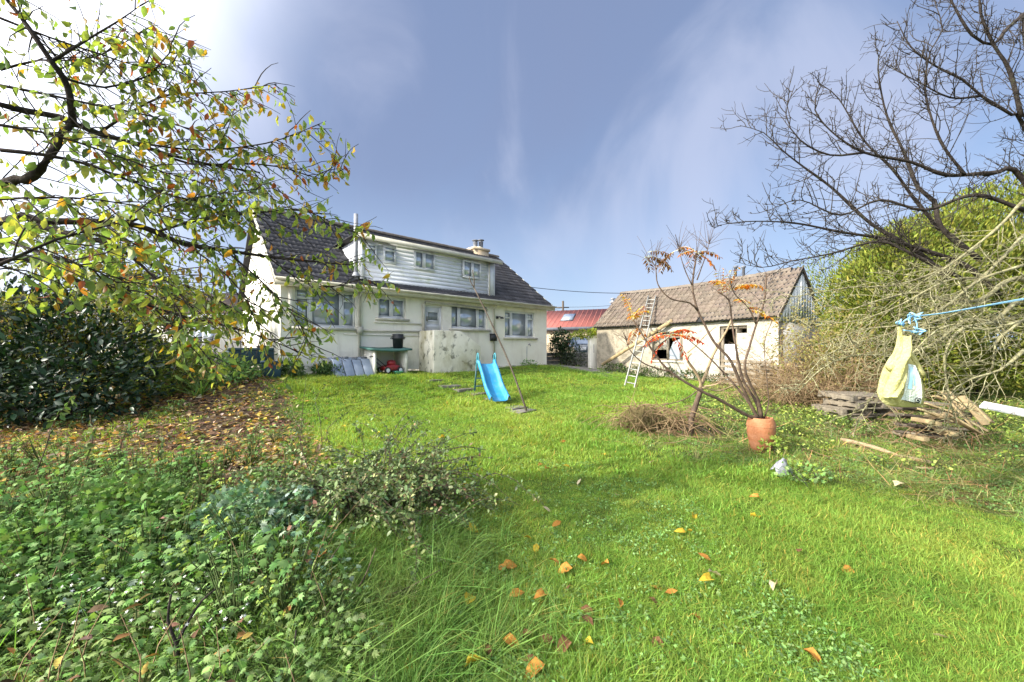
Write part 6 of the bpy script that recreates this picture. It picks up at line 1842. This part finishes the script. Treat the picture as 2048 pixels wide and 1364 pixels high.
# outline of the bag: (height, centre, half width, half depth) in picture pixels from the centre
prof = [(82, -1, 2.2, 2), (66, 0, 3.5, 3), (46, 0, 5.5, 5), (30, 0, 10, 8), (16, 0, 18, 12), (2, 1, 26, 15), (-14, 2, 32, 17), (-32, 3, 36, 18), (-50, 3, 39, 18), (-64, 5, 38, 16), (-73, 8, 33, 12), (-78, 10, 22, 8), (-79, 11, 4, 3)]
na = 40; V = []
rbg = np.random.default_rng(8)
for h, c, w, dpt in prof:
    for j in range(na):
        a = j / na * 2 * math.pi
        f = 1 + .12 * math.sin(5 * a + h * .02) + .07 * math.sin(11 * a + 1 + h * .03) + .04 * math.sin(17 * a)
        sag_ = 1.0
        V.append(((c + w * f * math.cos(a)) * sc_px, dpt * f * math.sin(a) * sc_px, h * sc_px))
Q = [(i * na + j, (i + 1) * na + j, (i + 1) * na + (j + 1) % na, i * na + (j + 1) % na) for i in range(len(prof) - 1) for j in range(na)]
MB().add(V, Q).build('bag_body', MT['bag'], bg_, True)
# flap of a second bag folded over the left side
V = []; lv = [(62, -2, 3), (36, -6, 3), (22, -13, 3), (12, -23, 2), (0, -26, 1), (-20, -32, -3), (-38, -38, -10), (-50, -43, -22), (-57, -44, -32)]
for i, (h, l, r_) in enumerate(lv):
    for sd_, rg_ in ((-1, range(13)), (1, range(11, 0, -1))):
        for j in rg_:
            u = j / 6 - 1
            dd_ = (8 + .06 * (60 - h)) * (1 - u * u) * (1 + .35 * math.sin(5 * u + i * .9))
            V.append((((l + r_) / 2 + (r_ - l) / 2 * u) * sc_px, (-12 + sd_ * dd_) * sc_px, (h + 1.5 * math.sin(4 * u + i)) * sc_px))
MB().add(V, [(i * 24 + j, (i + 1) * 24 + j, (i + 1) * 24 + (j + 1) % 24, i * 24 + (j + 1) % 24) for i in range(len(lv) - 1) for j in range(24)]).build('bag_fold', MT['bag'], bg_, True)
for s, c in ((-1, (-24, 4)), (1, (31, -8))):   # gathered handle corners
    pth = crom([(0, -5, 42), (c[0] * .5, -8, 24), (c[0], -8, c[1]), (c[0] + 7 * s, -6, c[1] - 5)], 4) * sc_px
    MB().tube(pth, np.linspace(3.2, 6.5, len(pth)) * sc_px, 8).build('handle', MT['bag'], bg_, True)
def on_bag(px, py, lift=.006):
    """point on the front of the bag at a picture offset from its centre"""
    hs_ = [q[0] for q in prof][::-1]
    w = np.interp(py, hs_, [q[2] for q in prof][::-1]); dp = np.interp(py, hs_, [q[3] for q in prof][::-1]); c = np.interp(py, hs_, [q[1] for q in prof][::-1])
    t = np.clip((px - c) / w, -.97, .97); a = -math.acos(t)
    f = 1 + .12 * math.sin(5 * (a % (2 * math.pi)) + py * .02) + .07 * math.sin(11 * (a % (2 * math.pi)) + 1 + py * .03) + .04 * math.sin(17 * (a % (2 * math.pi)))
    return (px * sc_px, dp * f * math.sin(a) * sc_px - lift, py * sc_px)
def print_patch(name, outline, mat, lift, nu=6, nv=6):
    """flat print: bilinear patch over the bag front, outline = 4 corners"""
    A, B, Cc, D = [np.array(q, float) for q in outline]; V = []
    for i in range(nv + 1):
        for j in range(nu + 1):
            u, v = j / nu, i / nv
            q = A * (1 - u) * (1 - v) + B * u * (1 - v) + Cc * u * v + D * (1 - u) * v
            V.append(on_bag(q[0], q[1], lift))
    MB().add(V, [(i * (nu + 1) + j, i * (nu + 1) + j + 1, (i + 1) * (nu + 1) + j + 1, (i + 1) * (nu + 1) + j) for i in range(nv) for j in range(nu)]).build(name, MT[mat], bg_, True)
print_patch('white_panel', [(-16, -62), (27, -70), (17, 4), (2, 8)], 'bagwhite', .009)
print_patch('blue_print', [(-6, -40), (3, -42), (10, 0), (3, 2)], 'bagblue', .013, 3)
print_patch('blue_print', [(8, -34), (13, -36), (14, 0), (11, 0)], 'bagblue', .013, 3)
print_patch('emblem_square', [(12, -68), (23, -69.5), (23, -59), (12.5, -57.5)], 'ink', .016, 4)
arc = [on_bag(17.5 + 4.2 * math.cos(t), -65 + 4.5 * math.sin(t), .020) for t in np.linspace(0, math.pi, 9)]
MB().tube(arc, .0022, 5).build('emblem_arc', MT['bagwhite'], bg_)
MB().tube([on_bag(14, -65.4, .020), on_bag(21, -66, .020)], .0022, 5).build('emblem_bar', MT['bagwhite'], bg_)
for k in range(9):      # small illegible line of print
    a, b = -11 + k * 3.4, -9.0 + k * 3.4
    print_patch('print_line', [(a, -64 - k * .95), (b, -64.5 - k * .95), (b, -62.5 - k * .95), (a, -62 - k * .95)], 'ink', .016, 1, 1)
knot = np.array(P(1802, 648, 3.55)) - BG0
rp = thing('blue_rope', 'blue nylon rope knotted above the bag and stretched out to the right', 'rope', tuple(P(1802, 648, 3.55)))
RP0 = np.array(rp.location)
line = crom(limb_points([(1802, 648, 3.55), (1822, 634, 3.55), (1880, 627, 3.6), (1960, 613, 3.7), (2048, 597, 3.8), (2160, 580, 3.9)]), .1)
MB().tube(rel(line, RP0), .0055, 5).build('line', MT['rope'], rp, True)
MB().tube(rel(line + np.array([0, .02, -.018]) * np.linspace(0, 1, len(line))[:, None], RP0), .0045, 5).build('line', MT['rope'], rp, True)
for (px, py, rr_, n_) in ((1803, 647, 9, 5), (1828, 634, 12, 5), (1836, 662, 11, 4)):
    pts = [P(px + rr_ * rs.normal(0, .75), py + rr_ * rs.normal(0, .45), 3.55 + rs.normal(0, .03)) for _ in range(n_ * 3)]
    MB().tube(rel(crom(pts, .02), RP0), .0055, 5).build('knot', MT['rope'], rp, True)
MB().tube(rel(crom(limb_points([(1828, 634, 3.55), (1834, 648, 3.55), (1830, 662, 3.55), (1806, 660, 3.55)]), .03), RP0), .005, 5).build('loop', MT['rope'], rp, True)

# ------------------------------------------------------------------ timber heaps and pallets
def plank(mb_, p, q, w, h, roll=0):
    d = (Vector(q) - Vector(p)).normalized(); up = Vector((0, 0, 1)); s = d.cross(up).normalized(); u = s.cross(d)
    u = (u * math.cos(roll) + s * math.sin(roll))
    return mb_.beam(p, q, w, h, u)
x, y = ground_at(1880, 884); 
th_ = thing('timber_heap', 'heap of old wet boards and pallet pieces under the bag', 'timber heap', tuple(G(x, y)))
rt = random.Random(4)
def tpt(px, py, dy=0):
    q = P(px, py, y + dy); return Vector((q.x - x, q.y - y, max(q.z - th_.location.z, .02)))
for i in range(26):      # dark lower boards, stacked in courses
    c = i // 6
    py_ = 880 - c * 17 - rt.uniform(0, 6)
    p0 = tpt(1800 + rt.uniform(-12, 30) - c * 4, py_ - 12, rt.uniform(-.05, .55)); p1 = tpt(1930 + rt.uniform(-35, 25), py_ + rt.uniform(-4, 6), rt.uniform(-.05, .5))
    plank(MB(), p0, p1, rt.uniform(.09, .14), rt.uniform(.022, .04), rt.uniform(-.15, .15)).build('board', MT['darkwood' if c < 4 and i % 5 else 'timber'], th_, bevel=.003)
for (a, b, dy0, dy1, w) in (((1848, 806), (1935, 836), -.1, -.2, .12), ((1868, 792), (1952, 822), .0, -.15, .10), ((1882, 782), (1945, 852), -.1, -.35, .11), ((1895, 785), (1925, 820), .1, -.2, .09),
                            ((1922, 792), (1972, 850), .0, -.3, .10), ((1938, 800), (1985, 845), .1, -.25, .09), ((1890, 826), (1960, 868), -.3, -.4, .10), ((1840, 818), (1900, 842), -.35, -.4, .10), ((1918, 830), (1976, 862), -.2, -.42, .11),
                            ((1866, 856), (1918, 866), -.35, -.4, .08)):
    plank(MB(), tpt(*a, dy0), tpt(*b, dy1), w, .024, rt.uniform(-.5, .5)).build('board', MT['fresh'], th_, bevel=.003)
for (px, py) in ((1856, 843), (1871, 847), (1904, 868), (1846, 878), (1884, 832)):   # sawn block ends
    q = tpt(px, py, -.42)
    MB().box(q.x - .045, q.x + .045, q.y - .05, q.y + .2, q.z - .025, q.z + .03).build('block', MT['fresh'], th_, bevel=.004)
mb = MB()
for k in range(150):     # dry twigs over the heap
    a = np.array([rt.uniform(-.95, .5), rt.uniform(-.5, .5), rt.uniform(.0, .62)]); a[2] *= 1 - .5 * abs(a[0])
    mb.tube(twig_path(a, nrm(rs.normal(size=3) * np.array([1, .6, .35])), rt.uniform(.2, .6), rs, (0, 0, -.4), .25, 5).clip([-9, -9, .01], 9), taper(6, .005, .0025), 4, False)
tag(mb.build('twigs', MT['drybrush'], th_), kind='stuff')

def pallet(name, label, loc, rot, group=None, mat='fresh', parent=None):
    o = thing(name, label, 'pallet', loc, 0, group)
    o.rotation_euler = rot
    for k in range(5): MB().box(-.5, .5, -.40 + k * .18, -.31 + k * .18, .10, .12).build('deck_board', MT[mat], o, bevel=.003)
    for k in (-.45, 0, .45): MB().box(k - .045, k + .045, -.40, .41, .022, .099).build('bearer', MT[mat], o, bevel=.003)
    for k in (-.40, -.03, .33): MB().box(-.5, .5, k, k + .09, 0, .021).build('bottom_board', MT[mat], o, bevel=.003)
    return o
# pallets leaning upright on the barn wall
for i, (px, tilt, lab, yaw) in enumerate(((1476, 76, 'wooden pallet leaning upright on the barn wall below the door', 0), (1513, 79, 'second wooden pallet leaning on the barn wall nearer its corner', .08))):
    a, t = bx_(px, -.45)
    q = bm4 @ Vector((a, -.50 - .05 * i, 0))
    pallet('pallet', lab, (q.x, q.y, float(gh(q.x, q.y)) + .42), (R(tilt), 0, brz + yaw), 'pallets leaning on the barn wall', 'timber')
for k in range(6):        # low stack by the barn corner
    q = bm4 @ Vector((BL + .25, -.35, 0))
    pallet('pallet', 'weathered pallet in the low stack by the barn corner, %s' % ('lowest', 'second up', 'third up', 'fourth up', 'fifth up', 'topmost')[k], (q.x + rt.uniform(-.04, .04), q.y, float(gh(q.x, q.y)) + .02 + k * .122), (0, 0, brz + rt.uniform(-.06, .06)), 'pallets stacked by the barn corner', 'timber')
x, y = P(1718, 698, 7.6)[:2]
for k in range(4):
    pallet('pallet', 'weathered pallet in the stack left of the hanging bag, %s' % ('lowest', 'second up', 'third up', 'topmost')[k], (x + rt.uniform(-.12, .12), y + rt.uniform(-.1, .1), float(gh(x, y)) + .02 + k * .123), (rt.uniform(-.03, .03), rt.uniform(-.03, .03), .12 + rt.uniform(-.3, .3)), 'pallets stacked left of the bag', 'timber')
# white board, logs
x, y = ground_at(2010, 838)
q0, q1 = P(1963, 809, 6.9), P(2080, 832, 6.3)
tag(plank(MB(), q0, q1, .16, .05, .5).build('white_board', MT['paint'], None, bevel=.006), 'long white painted board lying behind the timber heap', 'board')
lgx = [ground_at(*q) for q in ((1683, 884), (1735, 898), (1790, 912), (1825, 922), (1862, 933))]
pts = [G(a, b, .035 + .02 * math.sin(i * 2)) for i, (a, b) in enumerate(lgx)]
pth = crom(pts, .08)
tag(MB().tube(pth, np.linspace(.034, .022, len(pth)) * (1 + .12 * np.sin(np.arange(len(pth)) * 1.4)), 9).build('fallen_branch', MT['palewood'], None, True), 'long pale barkless branch lying on the bare ground', 'branch')
pth = crom([G(*ground_at(px, py), .02) for px, py in ((1828, 938), (1860, 940), (1892, 937))], .06)
tag(MB().tube(pth, np.linspace(.016, .012, len(pth)), 7).build('fallen_branch', MT['palewood'], None, True), 'short pale stick lying at the end of the longer fallen branch', 'branch')
# plastic scrap beside the pot
x, y = ground_at(1566, 950)
nv = 9; V = []
for i in range(nv):
    for j in range(nv):
        u, v = i / (nv - 1) - .5, j / (nv - 1) - .5
        V.append((u * .30 + .02 * math.sin(9 * v), v * .16, max(0, .20 * (1 - (u + .18) ** 2 * 6 - v * v * 3)) + .02 * math.sin(14 * u + 5 * v) + .012 * math.sin(23 * v - 9 * u) + .03))
sc__ = MB().add(V, [(i * nv + j, (i + 1) * nv + j, (i + 1) * nv + j + 1, i * nv + j + 1) for i in range(nv - 1) for j in range(nv - 1)]).build("plastic_scrap", MT["sheet"], None, True)
sc__.location = G(x, y); sc__.rotation_euler = (R(14), 0, .3)
tag(sc__, 'crumpled grey plastic scrap in the grass below the pot', 'plastic scrap')
bush('leafy_weed', 'dark green leafy weed beside the crumpled plastic scrap', 'plant', tuple(G(*ground_at(1600, 965))), [(0, 0, .10, .26, .18, .14), (.16, 0, .08, .2, .15, .1)], 220, LOB3, .045, GREEN[:2] + YELG[1:2], [1, 1, 1], MT['matt'], rb, up=.5, stems=6, stem_r=.004)
bush('leafy_weed', 'pale leafy weed climbing the front of the terracotta pot', 'plant', (px0 + .02, py0 - .20, pz0), [(0, 0, .10, .20, .08, .20)], 150, LOB3, .05, YELG, [1, 1, 1], MT['matt'], rb, up=.5, stems=6, stem_r=.004)

# ------------------------------------------------------------------ brambles and stems in the left foreground
bx1, by1 = -1.22, 3.45
brb = thing('bramble_bush', 'tangled bramble mound with arching stems at the edge of the lawn', 'bramble', tuple(G(bx1, by1)))
BR0 = np.array(brb.location); rr = np.random.default_rng(14)
mb = MB(); bp, ba, bu, bs_ = [], [], [], []
def bram(a, d, L, r0, bend, nl, ls):
    pth = twig_path(a, d, L, rr, bend, .16, 9); pth[:, 2] = np.maximum(pth[:, 2], .01)
    mb.tube(pth, taper(10, r0, r0 * .4), 4, False)
    for j in range(nl):
        u = rr.uniform(.25, 1) * 8.99; i = int(u); q = pth[i] + (pth[i + 1] - pth[i]) * (u - i)
        for t_ in range(3):
            bp.append(q + rr.normal(0, .012, 3)); ba.append(rr.normal(0, .8, 3) + np.array([0, 0, .15])); bu.append(np.array([0, 0, 1]) + rr.normal(0, .5, 3)); bs_.append(ls * rr.uniform(.6, 1.25))
for k in range(300):
    az = rr.uniform(0, 6.28)
    bram(np.array([rr.normal(0, .25), rr.normal(0, .25), 0]), nrm(np.array([math.cos(az) * .8, math.sin(az) * .6, rr.uniform(.6, 1.7)])), rr.uniform(.5, 1.15), .0045, (0, 0, -.9), 18, .040)
for d, L in (((.50, 0, 1), 1.15), ((.62, .1, .95), 1.1), ((.25, -.1, 1.1), .95), ((-.35, 0, 1), .9), ((.7, .2, .8), .9), ((-.05, .1, 1.1), .95)):
    bram(np.array([.0, .05, 0]), nrm(np.array(d)), L, .006, (.35, 0, -.30), 22, .034)
tag(mb.build('stems', MT['sumacbark'], brb, True), kind='stuff')
n = len(bp)
leaves_obj('foliage', leaf_ovate(.30, .05, .1), np.array(bp), np.array(ba), np.array(bu), np.array(bs_), pick([(.18, .25, .09), (.23, .30, .11), (.12, .18, .07), (.36, .37, .15), (.30, .17, .10)], [4, 4, 3, 2, .6], n, .2, rr), MT['gloss'], brb)

def cane(name, label, px, py, pts, r0, leaves=0, ls=.05, pal=GREEN, mat='polewood', group=None, sub=()):
    x, y = ground_at(px, py)
    o = thing(name, label, 'plant stem', tuple(G(x, y)), 0, group); o0 = np.array(o.location)
    for q_, rad in ((pts, r0),) + tuple(sub):
        pa = crom([np.array(P(a, b, y + dy)) for a, b, dy in q_], .04)
        if q_ is pts: pa[0] = o0 + np.array([0, 0, -.03])
        MB().tube(rel(pa, o0), taper(len(pa), rad, rad * .45), 6).build('stem', MT[mat], o, True)
        if leaves:
            m_ = leaves if q_ is pts else leaves // 2
            i = rr.integers(len(pa) // 4, len(pa), m_)
            leaves_obj('leaves', OV, pa[i] - o0 + rr.normal(0, .012, (m_, 3)), rr.normal(0, .7, (m_, 3)) + np.array([0, 0, -.2]), rr.normal(0, .5, (m_, 3)) + np.array([0, 0, 1]), ls * rr.uniform(.6, 1.2, m_), pick(pal, [1] * len(pal), m_, .2, rr), MT['matt'], o)
    return o
cane('dead_sapling', 'dark forked dead stem standing among the pale weeds in the near left corner', 350, 1362, [(358, 1362, 0), (355, 1300, 0), (352, 1285, 0), (336, 1240, 0), (342, 1190, 0)], .011, mat='bark', sub=(([(353, 1288, 0), (378, 1240, .03), (405, 1200, .05), (432, 1178, .08)], .008),))
cane('dead_sapling', 'thin dark stem sticking up at the bottom edge', 592, 1364, [(592, 1370, 0), (589, 1310, 0), (592, 1260, .02)], .008, mat='bark')
cane('bramble_cane', 'long bare bramble cane arching through the bank grass', 655, 1215, [(660, 1225, 0), (720, 1170, .05), (752, 1096, .1)], .006, mat='sumacbark', sub=(([(745, 1200, .1), (810, 1178, .1), (880, 1140, .15)], .004),))
cane('bramble_cane', 'bare cane slanting out of the weeds at the bottom edge', 620, 1362, [(625, 1362, 0), (680, 1325, .05), (735, 1298, .08)], .007, mat='bark')
for i, (px, py, q_, nl) in enumerate((
        (620, 905, [(618, 905, 0), (596, 850, 0), (560, 790, 0), (525, 750, 0)], 16), (640, 900, [(645, 900, 0), (640, 840, 0), (632, 800, .1), (650, 770, .1)], 22), (600, 900, [(600, 900, 0), (604, 830, 0), (612, 760, 0)], 14), (665, 905, [(665, 905, 0), (655, 860, 0), (700, 820, 0)], 12),
        (580, 915, [(580, 915, 0), (562, 860, .1), (545, 800, .1)], 12))):
    cane('rose_cane', ('tall leaning rose cane with few leaves left of the bramble', 'rose cane with a small leafy head nearest the lawn', 'straight thin rose cane in the middle of the clump', 'short rose cane arching towards the bramble', 'short thin cane at the left of the rose clump')[i], px, py, q_, .005, nl, .05, [(.09, .15, .06), (.13, .18, .08)], 'sumacbark', 'rose canes left of the bramble')
for i, (px, py, q_) in enumerate(((165, 985, [(165, 985, 0), (170, 930, 0), (185, 880, 0), (180, 830, .1)]), (245, 970, [(245, 970, 0), (240, 900, 0), (262, 840, 0)]), (60, 975, [(60, 975, 0), (90, 900, 0), (110, 840, .1), (150, 790, .1)]), (320, 960, [(320, 960, 0), (318, 910, 0), (330, 870, 0)]))):
    cane('raspberry_cane', ('tall raspberry cane with pale leaves in the leaf litter', 'raspberry cane with few leaves in front of the dark bush', 'leaning raspberry cane at the left edge of the litter', 'short raspberry cane at the right of the group')[i], px, py, q_, .007, 26, .085, [(.10, .16, .06), (.14, .20, .08), (.2, .25, .12)], 'sumacbark', 'raspberry canes in the leaf litter')
# larger leafy plants at the back of the bed
for i, (px, py, w, h, pal, nl, lab) in enumerate(((520, 1085, .42, .40, BLUEG, 620, 'broad clump of blue green lobed leaves left of the bramble'), (260, 1060, .40, .42, BRIGHT[:2] + GREEN[:1], 420, 'loose upright currant bush with light green lobed leaves'),
                                                 (110, 1140, .50, .34, GREEN, 480, 'spreading clump of mid green lobed leaves at the left edge'), (330, 1190, .34, .26, GREEN + BRIGHT[:1], 360, 'low clump of toothed green leaves above the pale weeds'))):
    x, y = ground_at(px, py)
    bush('leafy_plant', lab, 'plant', tuple(G(x, y)), [(0, 0, h * .5, w, w * .6, h * .55), (w * .5, .1, h * .35, w * .6, w * .5, h * .4), (-w * .5, 0, h * .4, w * .6, w * .5, h * .45)], int(nl * 3), LOB, .046, pal, [1] * len(pal), MT['matt'], rb, parts=60, up=.2, out=.8, stems=12, stem_r=.005)
# white starry flowers over the pale weeds
fl = MB()
for k in range(70):
    x, y = ground_at(rs.uniform(0, 520), rs.uniform(1235, 1364)); z = float(gh(x, y)) + rs.uniform(.20, .28)
    n_ = nrm(rs.normal(0, .5, 3) + np.array([0, -.4, 1])); s_ = nrm(np.cross(n_, [1, .2, 0])); t_ = np.cross(n_, s_); c = np.array([x, y, z])
    V = [c]
    for j in range(10):
        a = j / 10 * 6.283; rad = .011 if j % 2 == 0 else .003
        V.append(c + (s_ * math.cos(a) + t_ * math.sin(a)) * rad)
    fl.add(V, None, [(0, j + 1, (j + 1) % 10 + 1) for j in range(10)])
tag(fl.build('white_flowers', MT['petal']), 'tiny white starry flowers over the pale weeds', kind='stuff')

# ------------------------------------------------------------------ yard between house and barn
p = P(1118, 735, 20.0); yz = float(gh(p.x, p.y))
bush('ivy_bush', 'dark green rounded bush behind the red gas bottle', 'bush', (p.x + .15, p.y, yz), [(0, 0, 1.35, .55, .5, .6), (.2, 0, .75, .35, .4, .6), (-.25, 0, 1.05, .45, .4, .55)], 2300, leaf_ovate(.28), .11, [(.03, .06, .02), (.045, .085, .03), (.08, .12, .035)], [3, 3, 1], MT['gloss'], rb, stems=6)
lw = thing('yard_wall', 'low mossy stone wall at the back of the yard', 'wall', tuple(P(1092, 698, 20.6)[:2]) + (yz - .1,), .0)
for row in range(4):
    x = -.1 * (row % 2)
    while x < 2.5:
        w = r5.uniform(.25, .55)
        MB().box(x, x + w - .02, -.15 + r5.uniform(-.02, .02), .15, row * .21, row * .21 + .195).build('stone', MT['stone'], lw, bevel=.02); x += w
q = bm4 @ Vector((-.05, .1, 0)); q2 = P(1178, 740, 18.6)
wp = thing('white_gate_pillar', 'peeling white rendered wall end beside the far corner of the barn', 'wall', (q2.x, q2.y, float(gh(q2.x, q2.y))), .35)
MB().prism([(0, -.2), (.46, -.2), (.46, 1.52), (.30, 1.60), (0, 1.56)], -.12, .12).build('pillar', MT['wall'], wp, bevel=.02)
MB().box(.18, .20, -.135, -.119, .75, 1.15).build('crack_strip', MT['slate'], wp)
bush('creeper', 'bright yellow green creeper over the top of the white wall end', 'creeper', (q2.x - .1, q2.y + .1, float(gh(q2.x, q2.y)) + 1.4), [(0, 0, .22, .62, .3, .22), (-.5, 0, .12, .35, .25, .16), (.35, 0, .3, .3, .25, .2)], 800, RH, .12, [(.30, .36, .05), (.24, .31, .04), (.36, .36, .07)], [1, 1, 1], MT['leaf'], rb, stems=4, stem_r=.008)
bush('dark_shrub', 'dark gap filling shrub between the yard wall and the white wall end', 'shrub', tuple(G(q2.x - .5, q2.y + .5)), [(0, 0, .55, .4, .4, .65), (-.4, .3, .4, .4, .4, .5)], 900, leaf_ovate(.25), .1, [(.03, .05, .02), (.06, .08, .03)], [1, 1], MT['gloss'], rb, stems=8)
# parked car seen over the wall
p = P(1166, 668, 23.0)
car = thing('parked_car', 'dark teal car parked behind the yard hedge with pale windscreen', 'car', (p.x, p.y, yz + .15), R(8))
MB().prism([(-.84, .25), (-.86, .85), (-.80, 1.02), (.80, 1.02), (.86, .85), (.84, .25)], -1.9, 1.5).build('body', MT['carpaint'], car, bevel=.07)
V = [(-.78, -.85, 1.0), (.78, -.85, 1.0), (.62, -.35, 1.50), (-.62, -.35, 1.50), (-.60, 1.1, 1.52), (.60, 1.1, 1.52), (.76, 1.5, 1.0), (-.76, 1.5, 1.0)]
MB().add(V, [(0, 1, 2, 3), (3, 2, 5, 4), (4, 5, 6, 7), (1, 6, 5, 2), (0, 3, 4, 7)]).build('cabin', MT['carpaint'], car, bevel=.03)
MB().add([(-.68, -.842, 1.05), (.68, -.842, 1.05), (.56, -.42, 1.45), (-.56, -.42, 1.45)], [(0, 1, 2, 3)]).build('windscreen', MT['glass'], car).location = (0, -.018, .014)
for s in (-1, 1):
    MB().box(s * .62 - .16, s * .62 + .16, -1.93, -1.88, .70, .86).build('headlight', MT['white'], car, bevel=.02)
    MB().box(s * .92 - .07, s * .92 + .07, -.8, -.66, .98, 1.10).build('wing_mirror', MT['carpaint'], car, bevel=.02)
    for yy in (-1.3, 1.0):
        an = np.linspace(0, 2 * np.pi, 17)[:-1]; V = [(s * .80 + b_, yy + .31 * math.cos(t), .31 + .31 * math.sin(t)) for b_ in (-.09, .09) for t in an]
        MB().add(V, [(j, (j + 1) % 16, 16 + (j + 1) % 16, 16 + j) for j in range(16)], [(0, j + 1, j) for j in range(1, 15)] + [(16, 16 + j, 17 + j) for j in range(1, 15)]).build('wheel', MT['rubber'], car)
MB().box(-.26, .26, -1.925, -1.90, .45, .56).build('number_plate', MT['white'], car)
# weeds along the foot of the barn and the house
for i, (xx, w, h) in enumerate(((1.4, .55, .36), (2.6, .6, .42), (3.7, .65, .45), (4.9, .6, .38), (6.0, .55, .34))):
    q = bm4 @ Vector((xx, -.42, 0))
    bush('wall_weeds', ('dark weed clump at the ladder end of the barn wall', 'dark weed clump under the left of the barn window', 'tallest dark weed clump under the barn window', 'dark weed clump between window and barn door', 'dark weed clump beside the leaning pallets')[i], 'weeds', (q.x, q.y, float(gh(q.x, q.y))), [(0, 0, h * .45, w, .35, h * .6)], 620, leaf_ovate(.25), .075, [(.05, .09, .03), (.08, .13, .04), (.12, .13, .05)], [3, 2, 1], MT['matt'], rb, stems=5, stem_r=.006, group='weed clumps along the foot of the barn')
for i, xx in enumerate((1.2, 2.2, 9.2)):
    q = hm @ Vector((xx, -.35, 0))
    bush('wall_weeds', ('small green weed clump at the foot of the house below the big window', 'green weed clump beside the bunker lids', 'low weed clump at the right end of the house wall')[i], 'weeds', (q.x, q.y, float(gh(q.x, q.y))), [(0, 0, .12, .4, .2, .16)], 220, leaf_ovate(.25), .07, GREEN, [1, 1, 1], MT['matt'], rb, stems=3, stem_r=.005, group='weed clumps along the foot of the house')
# twigs and sticks strewn over the rough ground
mb = MB()
for k in range(420):
    x, y = sample_ground(1, lambda a, b: np.ones(1), 4.6, 9, 1.0, rs)
    if not len(x) or float(w_rough(x[0], y[0])) < .6: continue
    a = np.array([x[0], y[0], float(gh(x[0], y[0])) + .02]); d = nrm(np.array([rs.normal(), rs.normal(), rs.normal(0, .15)]))
    mb.tube(twig_path(a, d, rs.uniform(.12, .6), rs, (0, 0, -.1), .25, 4), taper(5, .007, .003), 4, False)
tag(mb.build('strewn_twigs', MT['drybrush']), 'dry twigs strewn over the rough ground', kind='stuff')
